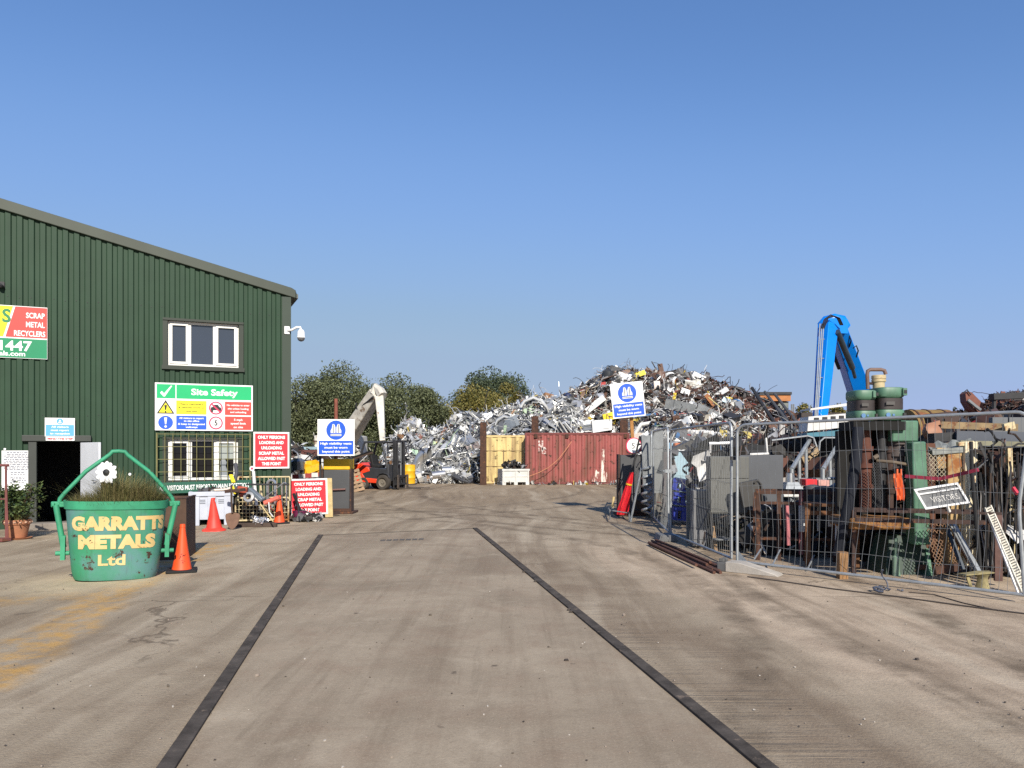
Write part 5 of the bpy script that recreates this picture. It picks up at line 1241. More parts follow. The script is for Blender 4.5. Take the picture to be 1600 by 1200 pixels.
# --- orange-topped hut on the right of the heap
Yh = 56; o = thing('site_hut', 'small grey hut with an orange fascia on the right of the high heap', 'hut', (P(1210, 0, Yh).x, Yh, 0)); k = Yh / FPX; zb = P(0, 615, Yh).z
MB().b2(-22 * k, 22 * k, 0, 3, 0, zb - .6).build('wall', mat('hut_grey', (.17, .18, .16), .7), o, smooth=False)
MB().b2(-24 * k, 24 * k, -.2, 3.2, zb - .55, zb - .10).build('fascia', mat('hut_orange', (.42, .17, .06), .8, 0, .2, 3), o, smooth=False); MB().b2(-25 * k, 25 * k, -.3, 3.3, zb - .095, zb + .1).build('roof', DARK, o, smooth=False)
b = MB(); b.bar((24 * k, -.4, 0), (24 * k, -.4, zb - .8), .06, 6); b.bar((27 * k, -.4, 0), (27 * k, -.4, zb - .8), .06, 6)
for q in range(8): b.bar((24 * k, -.4, zb - 1.2 - q * .55), (27 * k, -.4, zb - 1.2 - q * .55), .035, 6)
b.build('ladder', GALVD, o)

# ------------------------------------------------------------------ containers and posts
def cont_mat(name, c, rust, pale):
    n = N(name); f = n.noise(1.2, 8, .7)
    cc = n.mix(n.mapr(n.noise(.8, 4), .3, .7), c, tuple(q * .72 for q in c))
    cc = n.mix(n.mapr(n.noise(1, 6, .65, vec=n.mapping((4, 4, .35))), .46, .64, 0, .85), cc, rust)
    cc = n.mix(n.mapr(n.noise(3.4, 8, .7), .56, .63), cc, tuple(q * .5 for q in rust))
    z = n.sep(n.obj())[2]
    cc = n.mix(n.math('MULTIPLY', n.mapr(z, .9, .0), n.mapr(f, .40, .6)), cc, rust)
    cc = n.mix(n.mapr(n.noise(5, 7, .7), .69, .73, 0, .6), cc, pale)
    return n.out(cc, .65)
CRED = cont_mat('red_container_paint', (.33, .085, .075), (.13, .055, .035), (.5, .42, .36))
CYEL = cont_mat('yellow_container_paint', (.72, .56, .24), (.30, .20, .09), (.75, .66, .45))
def container(name, label, px0, px1, py0, py1, m, trim, L=None, pit=.28, deep=2.4):
    Y = YG(py1); k = Y / FPX; W = (px1 - px0) * k; H = (py1 - py0) * k
    o = thing(name, label, 'container', (P((px0 + px1) / 2, 0, Y).x, Y + .04, 0))
    b = MB(); x = -W / 2 + .08
    while x < W / 2 - .1:
        q = min(pit, W / 2 - .08 - x); xs = [x, x + q * .3, x + q * .5, x + q * .8, x + q]; ys = [.05, .05, .012, .012, .05]
        for i in range(4): b.add([(xs[i], ys[i], .12), (xs[i + 1], ys[i + 1], .12), (xs[i + 1], ys[i + 1], H - .1), (xs[i], ys[i], H - .1)], [(0, 1, 2, 3)])
        x += q
    b.b2(-W / 2 + .02, -W / 2 + .06, .08, deep, .1, H - .1); b.b2(W / 2 - .06, W / 2 - .02, .08, deep, .1, H - .1); b.b2(-W / 2 + .07, W / 2 - .07, deep - .06, deep - .02, .1, H - .1); b.build('wall', m, o, smooth=False)
    f = MB()
    f.b2(-W / 2, W / 2, 0, .09, .02, .118); f.b2(-W / 2, W / 2, 0, .09, H - .098, H); f.b2(-W / 2, -W / 2 + .075, .001, .09, .119, H - .099); f.b2(W / 2 - .075, W / 2, .001, .09, .119, H - .099)
    f.b2(-W / 2, W / 2, deep - .015, deep + .05, H - .098, H); f.b2(-W / 2, W / 2, deep - .015, deep + .05, .0, .118); f.build('frame', trim, o, smooth=False)
    return o, W, H
o, W, H = container('shipping_container', 'long faded red shipping container with white H and paint spill', 821, 984, 676, 757, CRED, mat('dark_red_frame', (.16, .04, .035), .7, 0, .25, 2, .25, (.07, .03, .02)))
WPAINT = N('flaking_white_paint'); cc = WPAINT.mix(WPAINT.mapr(WPAINT.noise(9, 8, .75), .46, .54), (.30, .09, .08), (.62, .57, .52)); WPAINT = WPAINT.out(cc, .7)
m = MB(); put_text(m, 'H', -W / 2 + .74, H - .64, .24, .52, .008, .07); m.build('lettering', WPAINT, o, smooth=False)
m = MB(); put_text(m, 'S', -W / 2 + .90, H - .86, .22, .34, .008, .05); m.build('lettering', WPAINT, o, smooth=False)
SPILL = N('white_paint_spill'); cc = SPILL.mix(SPILL.mapr(SPILL.noise(3.2, 8, .75, vec=SPILL.mapping((2.2, 2.2, .6))), .47, .55), (.24, .07, .06), (.72, .67, .58)); SPILL = SPILL.out(cc, .7)
m = MB(); m.prism([(W / 2 - 1.85, .07), (W / 2 - 1.1, .10), (W / 2 - 1.08, .62), (W / 2 - 1.16, .52), (W / 2 - 1.24, .8), (W / 2 - 1.18, 1.7), (W / 2 - 1.34, 1.7), (W / 2 - 1.36, .78), (W / 2 - 1.52, .58), (W / 2 - 1.62, .72), (W / 2 - 1.72, .45)], .0, .011); m.build('paint_spill', SPILL, o, smooth=False)
for x in (-W / 2 + .5, -W / 2 + 2.0, W / 2 - .2): MB().box((x, -.03, H - .16), (.16, .06, .20)).build('lug', RUST, o, bevel=.01)
rod('orange_rope', 'thin pale orange rope slung across the front of the red container', 'rope', P(822, 746, 36.4), P(893, 690, 36.6), .013, mat('orange_rope_mat', (.55, .24, .12), .8), 6, bends=[P(843, 738, 36.4), P(858, 730, 36.4), P(872, 718, 36.4), P(884, 703, 36.4)])
o, W, H = container('shipping_container', 'shorter yellow container with faded blotchy panels left of the red container', 754, 820, 680, 756, CYEL, mat('yellow_frame', (.58, .44, .20), .7, 0, .2, 3, .3, (.14, .06, .03)), pit=.45)
m = MB()
for z in (H * .36, H * .68): m.b2(-W / 2 + .1, W / 2 - .1, .002, .03, z - .012, z + .012)
m.b2(-.02, .02, .0, .028, H * .1, H * .7); m.build('panel_seam', mat('seam_brown', (.20, .14, .07), .8), o, smooth=False)
for (x, y0, y1, Y, wd, lab) in ((755, 660, 754, 36.2, .30, 'rusty upright girder at the left end of the yellow container'), (836, 650, 700, 39.6, .36, 'rusty girder rising behind the red container, left of its middle'), (975, 652, 720, 39.6, .40, 'rusty girder behind the right end of the red container')):
    b = MB(); zt = P(0, y0, Y).z; b.b2(-wd / 2, wd / 2, 0, .03, 0, zt); b.b2(-wd / 2, wd / 2, .24, .27, 0, zt); b.b2(-.02, .02, .03, .24, 0, zt)
    tag(b.build('steel_girder', RUST, smooth=False, loc=(P(x, 0, Y).x, Y, 0)), lab, 'girder', 'rusty girders of the scrap bay')
# pallet bin in front of the containers
Yq = YG(758); GW = mat('grey_white_plastic', (.55, .55, .52), .6, 0, .15, 3, .12, (.22, .18, .14))
o = thing('pallet_bin', 'off-white plastic pallet bin with torn sheets in it before the two containers', 'bin', (P(806, 0, Yq).x, Yq, 0), 14); k = Yq / FPX; W = 43 * k; H = 25 * k; D = 1.0
b = MB(); b.b2(-W / 2, W / 2, 0, .04, .14, H); b.b2(-W / 2, W / 2, D - .04, D, .14, H); b.b2(-W / 2, -W / 2 + .04, .04, D - .04, .14, H); b.b2(W / 2 - .04, W / 2, .04, D - .04, .14, H); b.b2(-W / 2 + .04, W / 2 - .04, .04, D - .04, .14, .18); b.build('shell', GW, o, smooth=False)
for x in (-W / 2 + .08, .0, W / 2 - .08): MB().b2(x - .09, x + .09, -.03, D + .03, 0, .16).build('leg', GW, o, bevel=.015)
b = MB()
for x in (-W / 2 + .03, -.02, W / 2 - .07): b.b2(x, x + .05, -.035, -.001, .165, H)
b.b2(-W / 2 - .02, W / 2 + .02, -.045, -.036, H - .08, H + .01); b.b2(-W / 2, W / 2, -.02, -.002, H * .52, H * .56); b.build('rib', GW, o, smooth=False)
qx, qy = P(806, 0, Yq).x, Yq
fill('bin_scrap', 'torn grey and black sheets sticking out of the off-white pallet bin', lambda: Vector((qx + random.uniform(-.5, .45), qy + .5 + random.uniform(-.3, .3), H + random.uniform(-.1, .18))), 60, ['sheet', 'crumple', 'bar'], (.25, .6), [(DARKS, 2), (ALU_P, 1)], 25)
fill('yard_scrap', 'pale scraps lying on the ground along the foot of the containers', lambda: Vector((random.uniform(-1.0, 5.2), 36.6 + random.uniform(-.5, .2), random.uniform(.02, .05))), 60, ['bar', 'sheet'], (.1, .4), [(ALU_P, 1), (GREYS, 1)], 26)

# ------------------------------------------------------------------ forklift
FR = mat('forklift_red', (.85, .06, .02), .45, 0, .1, 2); FD = mat('forklift_dark_grey', (.035, .037, .042), .5, 0, .2, 3)
Yf = 32.0; fl = thing('forklift', 'red and black forklift truck parked facing right, mast upright', 'forklift', (P(598, 0, Yf).x, Yf + .5, 0), -24)
# local: +x forward, widths in y (-y towards the camera)
HWD = .52
b = MB(); b.prism([(-1.10, .30), (-1.16, .62), (-1.22, 1.02), (-1.10, 1.12), (-.80, 1.06), (-.45, .90), (-.42, .76), (-.80, .66), (-.66, .48), (-.05, .44), (-.0, .26)], -HWD, HWD); b.build('counterweight', FR, fl, bevel=.03)
b = MB(); b.prism([(-.95, .62), (-.56, .74), (-.58, .92), (-.45, .92), (.42, .86), (.50, .40), (.15, .36), (-.72, .46)], -HWD + .03, HWD - .03); b.prism([(.36, .35), (.52, .35), (.50, 1.05), (.40, 1.05)], -HWD + .02, HWD - .02); b.build('body', FD, fl, bevel=.02)
MB().box((-.90, -HWD - .002, .68), (.16, .01, .035), (0, -20, 0)).build('side_trim', GALVD, fl)
ZT = 2.02
for y in (-HWD + .05, HWD - .05):
    b = MB(); b.tube([(-.95, y, .98), (-.84, y, 1.55), (-.72, y, ZT - .10), (-.62, y, ZT - .03)], .045, 8); b.build('rear_post', FD, fl)
    b = MB(); b.tube([(.42, y, .95), (.30, y, 1.5), (.18, y, ZT - .06)], .045, 8); b.build('front_post', FD, fl)
b = MB(); b.b2(-.70, .30, -HWD + .02, HWD - .02, ZT - .05, ZT - .02); b.b2(-.70, .30, -HWD, -HWD + .07, ZT - .08, ZT); b.b2(-.70, .30, HWD - .07, HWD, ZT - .08, ZT)
b.build('overhead_guard', FD, fl, bevel=.015)
b = MB(); b.prism([(-.55, .90), (-.12, .90), (-.12, 1.02), (-.42, 1.04), (-.52, 1.45), (-.64, 1.45)], -.24, .24); b.build('seat', BLACK, fl, bevel=.03)
b = MB(); b.tube([(.28, 0, .9), (.16, 0, 1.18)], .03, 8); b.lathe([(.13, -.012), (.155, 0), (.13, .012), (.13, -.012)], 20, (.15, 0, 1.2)); b.build('steering_wheel', BLACK, fl)
def wheel(x, y, r, wd):
    t = MB(); t.lathe([(r * .62, -wd / 2), (r * .94, -wd / 2), (r, -wd * .35), (r, wd * .35), (r * .94, wd / 2), (r * .62, wd / 2)], 28); t.tf(Matrix.Translation((x, y, r)) @ Matrix.Rotation(R(90), 4, 'X'))
    w_ = bpy.data.objects.new('wheel', None); col.objects.link(w_); w_.parent = fl
    t.build('tyre', mat('dusty_tyre', (.05, .043, .036), .9, 0, .2, 5), w_)
    t = MB(); t.lathe([(.001, -wd * .30), (r * .2, -wd * .36), (r * .25, -wd * .22), (r * .55, -wd * .22), (r * .63, -wd * .40), (r * .63, wd * .40), (.001, wd * .3)], 24); t.tf(Matrix.Translation((x, y, r)) @ Matrix.Rotation(R(-90), 4, 'X')); t.build('rim', mat('dusty_rim', (.17, .15, .12), .7, 0, .2, 5), w_)
for y in (-HWD + .02, HWD - .02): wheel(.28, y, .31, .24); wheel(-.72, y * .9, .25, .2)
b = MB(); b.tube([(.0, -HWD - .0, .55), (.08, -HWD - .01, .66), (.28, -HWD - .01, .70), (.50, -HWD - .01, .64), (.56, -HWD, .5)], .035, 6); b.build('mudguard', FD, fl)
for y in (-.33, .33):
    b = MB(); b.box((.70, y, 1.05), (.12, .07, 2.02)); b.box((.78, y * .82, 1.02), (.09, .06, 1.9)); b.build('mast_rail', DARK, fl, bevel=.008)
b = MB()
for z in (.25, 1.15, 2.02): b.box((.70, 0, z), (.08, .66, .08))
b.build('mast_crossbar', DARK, fl, bevel=.008); b = MB(); b.bar((.72, .12, .2), (.72, .12, 1.9), .03, 8); b.build('lift_cylinder', GALVD, fl)
b = MB(); b.b2(.82, .87, -.5, .5, .20, .28); b.b2(.82, .87, -.5, .5, .52, .60)
for k in range(6): b.b2(.83, .86, -.48 + k * .19, -.45 + k * .19, .28, .52)
b.build('fork_carriage', DARK, fl, smooth=False)
for y in (-.36, .36): b = MB(); b.b2(.875, .92, y - .06, y + .06, .05, .62); b.b2(.92, 1.95, y - .06, y + .06, .05, .09); b.build('fork', mat('fork_brown_steel', (.10, .08, .065), .6, .3, .3, 5), fl, bevel=.006)
# pallet leaning at the forklift tail
g_ = G(548, 768); o = thing('wooden_pallet', 'wooden pallet leaning upright between the steel post and the forklift', 'pallet', (g_.x + .35, g_.y - .2, 0), rot=(-14, -14, 20))
b = MB()
for x in (-.2, 0, .2): b.box((x, 0, .45), (.09, .11, .9))
b.build('bearer', mat('pallet_wood', (.30, .20, .12), .85, 0, .25, 5), o)
for k in range(6): b = MB(); b.box((0, -.07, .06 + k * .155), (.50, .022, .10)); b.build('slat', mat('pallet_wood', (.30, .20, .12), .85, 0, .25, 5), o)
# yellow drum behind the forks
o = thing('oil_drum', 'scuffed yellow steel drum behind the forklift mast', 'drum', G(639, 757)); k = o.location.y / FPX; r = 10 * k; h = 31 * k
MB().lathe([(.001, 0), (r, 0), (r, h * .32), (r * 1.04, h * .34), (r, h * .36), (r, h * .65), (r * 1.04, h * .67), (r, h * .69), (r, h), (r * .95, h), (r * .94, h - .03), (.001, h - .03)], 28).build('drum_body', mat('scuffed_yellow', (.72, .40, .01), .5, 0, .15, 3, .26, (.30, .13, .02), rs=4), o)
MB().b2(-r * 1.1, r * 1.1, -r, r, -.0, .05).build('skid', DARK, o)

# ------------------------------------------------------------------ cranes
def crane_body(o, m, x, y):
    b = MB(); b.b2(x - 1.4, x + 1.4, y, y + 3, 1.1, 2.6); b.build('house', m, o, bevel=.1); b = MB(); b.b2(x - 1.6, x - .9, y - .5, y + 3.5, 0, .9); b.b2(x + .9, x + 1.6, y - .5, y + 3.5, 0, .9); b.b2(x - .8, x + .8, y + .4, y + 2.4, .5, 1.1); b.build('undercarriage', DARK, o, bevel=.1)
CB = mat('crane_blue', (.0, .20, .74), .35, 0, .1, 1.2, .03, (.10, .09, .08)); CBD = CB
o = thing('blue_crane', 'tall bright blue material handler jib folded over the right of the yard', 'crane', (0, 0, 0)); o.location = (P(1345, 0, 50).x, 50, 0)
L0 = Vector(o.location)
def PC_(x, y, Y): return P(x, y, Y) - L0
crane_body(o, CB, 2.0, 1.0)
b = MB(); b.beam(PC_(1362, 668, 50.5), PC_(1308, 512, 44.5), 1.25, 1.5, .80, 1.0, roll=38); b.build('boom', CB, o, bevel=.05)
b = MB(); b.beam(PC_(1294, 508, 44.0), PC_(1281, 658, 42.0), .75, .9, .52, .60, roll=25); b.bar(PC_(1276, 651, 41.8), PC_(1286, 651, 42.2), .30, 12); b.build('stick', CB, o, bevel=.04)
b = MB(); b.tube([PC_(1284, 510, 44.6), PC_(1291, 501, 44.4), PC_(1303, 498, 44.3), PC_(1315, 500, 44.4), PC_(1321, 511, 44.6)], .30, 10); b.beam(PC_(1287, 511, 44.2), PC_(1318, 512, 44.4), .9, .8); b.build('knuckle', CB, o)
b = MB(); b.bar(PC_(1308, 518, 43.6), PC_(1332, 575, 45.6), .17, 10); b.bar(PC_(1332, 575, 45.6), PC_(1336, 590, 46.1), .10, 8); b.build('hydraulic_ram', mat('ram_dark', (.03, .045, .06), .4), o)
b = MB()
for dx in (-5, -2, 1): b.tube([PC_(1286 + dx, 506, 43.3), PC_(1276.5 + dx * .7, 655, 41.6)], .035, 6)
for q in range(5): yy = 530 + q * 30; b.bar(PC_(1279.5 - q * .9, yy, 43.0 - q * .3), PC_(1288 - q * .9, yy, 43.1 - q * .3), .03, 5)
b.build('hydraulic_pipe', mat('grey_blue_pipe', (.20, .23, .26), .5), o)
b = MB()
for q in range(3): b.tube([PC_(1283 + 2 * q, 514, 43.2), PC_(1288 + 3 * q, 499 - q, 43.2), PC_(1298 + 3 * q, 492 + q, 43.2), PC_(1308 + 2 * q, 497, 43.4), PC_(1313 + 2 * q, 508, 43.6)], .035, 6)
for q in range(2): x, y = 1322 + q * 11, 528 + q * 16; b.tube([PC_(x, y, 44.6), PC_(x + 5, y - 4, 44.4), PC_(x + 8, y + 4, 44.5), PC_(x + 5, y + 14, 44.9)], .04, 6)
b.tube([PC_(1300, 540, 45.2), PC_(1304, 558, 45.4), PC_(1311, 576, 46.0)], .10, 6); b.build('hydraulic_hose', BLACK, o)
CW = mat('grubby_crane_white', (.56, .53, .46), .65, 0, .3, 1.5, .34, (.14, .10, .07), streak=.3)
o = thing('white_crane', 'grubby white crane jib with hanging stick in front of the left trees', 'crane', (P(545, 0, 47).x, 47, 0)); L0 = Vector(o.location)
crane_body(o, CW, -1.0, 1.0)
b = MB(); b.beam(PC_(540, 690, 48), PC_(589, 612, 45), 1.0, .95, .72, .62, roll=20); b.build('boom', CW, o, bevel=.05)
b = MB(); b.tube([PC_(584, 616, 45), PC_(589, 606, 45), PC_(594, 612, 44.8), PC_(598, 619, 44.6)], .30, 8); b.build('knuckle', CW, o)
b = MB(); b.beam(PC_(593, 621, 44.7), PC_(598, 690, 43.6), .5, .5, .30, .34, roll=15); b.build('stick', CW, o, bevel=.03)
b = MB(); b.tube([PC_(560, 637, 45.9), PC_(566, 634, 45.6), PC_(574, 628, 45.2), PC_(583, 620, 44.6)], .06, 6); b.tube([PC_(559, 640, 45.9), PC_(556, 634, 45.8), PC_(557, 629, 45.8)], .05, 6); b.build('hydraulic_hose', DARK, o)
o = thing('grab_arm', 'rusty brown grab arm curving up from the far right heap', 'crane arm', (P(1520, 0, 45).x, 45, 0)); L0 = Vector(o.location)
b = MB(); k = 45 / FPX
poly = [(1504, 616), (1508, 612), (1514, 614), (1530, 630), (1534, 642), (1524, 645), (1516, 634), (1520, 646), (1512, 640), (1505, 628)]
b.prism([(((x - 800) * k) - L0.x, EYE + (HZ - y) * k) for x, y in poly], -.3, .3); b.build('arm', mat('brown_red_arm', (.17, .06, .04), .7, 0, .25, 2, .2), o, smooth=False)
b = MB(); b.bar(PC_(1512, 625, 44.6), PC_(1532, 641, 44.4), .10, 8); b.build('ram', GALVD, o); b = MB(); b.tube([PC_(1505, 614, 44.6), PC_(1511, 609, 44.6), PC_(1517, 617, 44.6)], .04, 6); b.build('hose', DARK, o)
b = MB(); b.bar((0, .3, 0), (.3, 0, EYE + (HZ - 640) * k), .3, 8); b.build('mast', RUSTD, o)
m = MB(); m.beam(P(1549, 620, 44), P(1680, 614, 44), .5, .35); m.bar(P(1553, 622, 44), P(1553, 702, 44), .12, 6); m.bar(P(1660, 620, 44), P(1660, 702, 44), .12, 6); tag(m.build('dark_girder', DARK, smooth=False), 'dark girder frame standing on the far right heap', 'girder')
# --- left background pieces between warehouse and yellow-banded post
Yl = 30; m = MB(); m.b2(-1.3, .9, 0, .1, 0, P(0, 703, Yl).z); tag(m.build('red_skip', mat('dull_red_skip', (.11, .04, .035), .8, 0, .3, 2, .3), loc=(P(470, 0, Yl).x, Yl + 2.5, 0), smooth=False), 'dull dark red skip side far behind the yellow-banded post', 'skip')
random.seed(9); m = MB(); piece(m, 'crumple', Vector((0, 0, 0)), .62, Euler((R(60), 0, 0)).to_quaternion()); m.box((.1, 0, -.02), (.5, .3, .22), (0, -20, 5)); tag(m.build('yellow_bucket_scrap', mat('scuffed_yellow', (.72, .40, .01)), smooth=False, loc=P(486, 731, 25.5)), 'scuffed yellow casing lying left of the yellow-banded post', 'casing')
o = thing('barrier_plank', 'red and white striped barrier plank lying low behind the low red sign', 'barrier', P(482, 743, 25)); 
for k in range(5): MB().box((-.42 + k * .21, 0, .02 * k - .04), (.21, .04, .14)).build('stripe', WHP if k % 2 else mat('barrier_red', (.28, .04, .04), .6), o)
for k, x in enumerate((-.4, .4)): MB().bar((x, .03, -.05), (x, .03, -P(0, 743, 25).z + .0), .02, 6).build('leg', DARK, o)
m = MB(); piece(m, 'crumple', Vector((0, 0, 0)), .55, Euler((R(70), 0, 0)).to_quaternion()); m.lathe([(.001, -.2), (.18, -.18), (.2, .1), (.1, .2), (.001, .2)], 12, (.1, 0, .05)); tag(m.build('silver_bag', SILV, smooth=False, loc=P(462, 728, 25)), 'bright silver crumpled bundle behind the warehouse corner', 'bundle')
m = MB(); m.beam((0, 0, 0), P(500, 700, 33) - P(452, 701, 33), .12, .12); tag(m.build('pale_blue_rail', mat('pale_blue_paint', (.25, .36, .42), .6), loc=P(452, 701, 33)), 'pale blue rail across the top of the dull red skip', 'rail')
# ------------------------------------------------------------------ fence panels on the right
def fence(label, gl, gr, zt0, zt1, zb0=.10, zb1=.10, lean=0., leanr=0., seed=1, bow=.05, wires=True, kink=None, pitch=.078):
    random.seed(seed); gl, gr = Vector(gl), Vector(gr); d = gr - gl; L = d.length
    o = thing('mesh_fence', label, 'fence', gl, math.degrees(math.atan2(d.y, d.x)), group='mesh fence panels')
    def pt(u, v):            # u along, v up 0..1
        z0 = zb0 + (zb1 - zb0) * u; z1 = zt0 + (zt1 - zt0) * u
        return Vector((u * L + leanr * v * u, lean * v, z0 + (z1 - z0) * v))
    r = .019; rc = .13
    b = MB(); pts = [pt(0, 0), pt(0, .5), pt(0, 1 - rc / 2)]
    for k in range(1, 5): a = k / 5 * math.pi / 2; pts.append(pt(rc / L * (1 - math.cos(a)), 1 - rc / 2 * (1 - math.sin(a))))
    pts += [pt(rc / L, 1), pt(.5, 1), pt(1 - rc / L, 1)]
    for k in range(1, 5): a = k / 5 * math.pi / 2; pts.append(pt(1 - rc / L * (1 - math.sin(a)), 1 - rc / 2 * (1 - math.cos(a))))
    if kink: pts += [pt(1, 1 - rc / 2), pt(1, .52) + Vector((kink, 0, 0)), pt(1, .44) + Vector((kink, 0, 0)), pt(1, 0)]
    else: pts += [pt(1, 1 - rc / 2), pt(1, .5), pt(1, 0)]
    b.tube(pts, r, 8); b.build('frame', GALV, o)
    b = MB(); b.bar(pt(0, 0), pt(1, 0), .019, 8); b.add([pt(0, .0) + Vector((.02, 0, 0)), pt(0, 0) + Vector((.16, 0, 0)), pt(0, .075) + Vector((.02, 0, 0))], [(0, 1, 2)]); b.build('bottom_rail', GALV, o)
    if not wires: return o, pt
    b = MB(); n_ = int(L / pitch); ph = random.uniform(0, 6)
    for k in range(1, n_):
        u = k / n_; w_ = bow * math.sin(u * 5 + ph) * .7 + random.uniform(-.008, .008); e = random.uniform(-.006, .006)
        ptsw = [pt(u, v) + Vector((w_ * math.sin(v * 6.3 + u * 3) * .6 + e * v, bow * .8 * math.sin(v * 3.1) * math.sin(u * 3.1), 0)) for v in (0, .12, .25, .38, .5, .62, .75, .88, 1)]
        b.tube(ptsw, .0023, 4, cap=False)
    for v in (.13, .33, .56, .80):
        b.tube([pt(u / 12, v) + Vector((0, bow * .8 * math.sin(v * 3.1) * math.sin(u / 12 * 3.1) + .006, .015 * math.sin(u * 1.1 + v * 9))) for u in range(13)], .0028, 4, cap=False)
    b.build('wire_mesh', GALVD, o, smooth=False); return o, pt
F0 = G(1152, 889.5); F1 = G(1601, 943)
fence('nearest galvanised mesh fence panel, widest in view, with the VISITORS sign hung on it', F0, F1, P(0, 664, F0.y).z, P(0, 643, F1.y).z, .11, .09, lean=.0, leanr=.05, seed=3, bow=.09, kink=-.07)
A0_ = P(1143, 0, 10.62); E0 = Vector((A0_.x, 10.62, 0)); A1_ = P(1048, 0, 14.1); E1 = Vector((A1_.x, 14.1, 0))
fence('second mesh fence panel, its left end running away from the concrete block', E1, E0, P(0, 672, 14.1).z, P(0, 660, 10.62).z, .09, .12, seed=4, bow=.06, pitch=.09)
B1 = Vector((P(1021, 0, 17.6).x, 17.6, 0)); B0 = Vector((P(1045, 0, 14.25).x, 14.25, 0))
fence('leaning mesh fence panel beyond the small rubber foot', B1, B0, P(0, 674, 17.6).z, P(0, 668, 14.25).z, .10, .10, leanr=-.16, seed=5, bow=.05, pitch=.085)
D1 = Vector((P(1000, 0, 21.2).x + .25, 21.2, 0)); D0 = Vector((P(1018, 0, 18.0).x, 18.0, 0))
fence('furthest mesh fence panel beside the tilted vest sign', D1, D0, 2.05, 2.05, .08, .08, seed=6, bow=.04, pitch=.10)
# feet
CONC = mat('pale_concrete_block', (.36, .33, .29), .9, 0, .2, 5, bump=.3)
g_ = G(1168, 897); o = thing('concrete_foot', 'pale concrete block with a dark recessed end at the foot of the fence', 'fence foot', (g_.x, g_.y - .0, 0), -38)
b = MB(); b.prism([(-.30, 0), (.40, 0), (.36, .03), (-.10, .135), (-.30, .135)], -.01, .22); b.build('block', CONC, o, bevel=.008)
b = MB(); b.b2(-.42, -.302, .0, .20, 0, .12); b.b2(-.40, -.33, .02, .06, .12, .17); b.b2(-.40, -.33, .12, .16, .12, .17); b.build('socket', mat('dark_foot_rubber', (.10, .10, .10), .9, 0, .2, 5), o, bevel=.01)
g_ = G(1044, 847); o = thing('concrete_foot', 'small grey rubber foot under the leaning fence panels', 'fence foot', (g_.x, g_.y, 0), 0); b = MB(); b.prism([(-.17, 0), (.17, 0), (.13, .12), (.02, .12), (.0, .07), (-.03, .12), (-.13, .12)], -.0, .5); b.build('block', mat('grey_foot_rubber', (.16, .16, .16), .9, 0, .2, 5), o, bevel=.012)
m = MB(); m.box((0, 0, 0), (.12, .05, .06)); m.bar((-.09, 0, 0), (.09, 0, 0), .015, 6); tag(m.build('fence_clip', GALV, loc=P(1043, 736, 14.1)), 'small pale clip joining the leaning panel to its neighbour', 'clip')
m = MB(); m.box((0, 0, 0), (.11, .05, .05)); tag(m.build('fence_clip', DARK, loc=P(1148, 716, 10.5)), 'small dark clip joining the two nearest fence posts', 'clip')
for (a, b_, lab) in (((1179, 873), (1189, 858), 'short pale stay rod low behind the nearest panel, leftmost of three'), ((1206, 885), (1219, 859), 'short pale stay rod low behind the nearest panel, middle of three'), ((1260, 893), (1272, 868), 'short pale stay rod low behind the nearest panel, rightmost of three')):
    rod('stay_rod', lab, 'rod', P(a[0], a[1], 10.2), P(b_[0], b_[1], 10.6), .012, GALV, 6, group='stay rods behind the nearest panel')
# rusty bars bunch
random.seed(8); ga, gb = G(1022, 850), G(1120, 893)
for k in range(9):
    d = (gb - ga).normalized(); nn = Vector((-d.y, d.x, 0)); off = (k - 4) * .042 + random.uniform(-.01, .01); lay = .02 if k % 3 else .055
    a = ga + nn * off * .9 + d * random.uniform(-.25, .25); L = random.choice((2.7, 3.0, 3.2)) + random.uniform(-.2, .2); tw = random.uniform(-.05, .05)
    rod('rusty_bar', 'rusty round steel bar in the bunch lying on the ground by the concrete block', 'bar', a + Vector((0, 0, lay)), a + d * L + nn * tw + Vector((0, 0, lay + .0)), .021, mat('bar_rust', (.10, .042, .026), .85, 0, .3, 9), 8, group='rusty bars lying in a bunch')
# thin dark lines laid along the ground
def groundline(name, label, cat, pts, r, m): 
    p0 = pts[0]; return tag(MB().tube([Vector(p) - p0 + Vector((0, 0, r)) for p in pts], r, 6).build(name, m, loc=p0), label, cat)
groundline('ground_dark_line', 'long thin dark cable lying on the concrete in front of the nearest fence panel', 'cable', [G(1168, 902), G(1220, 909), G(1300, 921), G(1400, 933), G(1500, 947), G(1600, 960), G(1680, 971)], .008, mat('dark_brown_line', (.05, .04, .035), .8))
groundline('ground_dark_line', 'short thin dark cable curving to join the long one before the fence', 'cable', [G(1420, 926), G(1460, 930), G(1505, 943), G(1560, 955)], .006, mat('dark_brown_line', (.05, .04, .035), .8))
random.seed(14); m = MB()
for k in range(7): piece(m, 'hose', Vector((random.uniform(-.12, .12), random.uniform(-.08, .08), .02)), .22, Euler((0, 0, random.uniform(0, 6))).to_quaternion())
tag(m.build('wire_scrap', mat('blue_grey_wire', (.06, .07, .10), .6), loc=G(1395, 925)), 'small tangle of dark wire lying under the bottom rail of the nearest panel', 'wire')

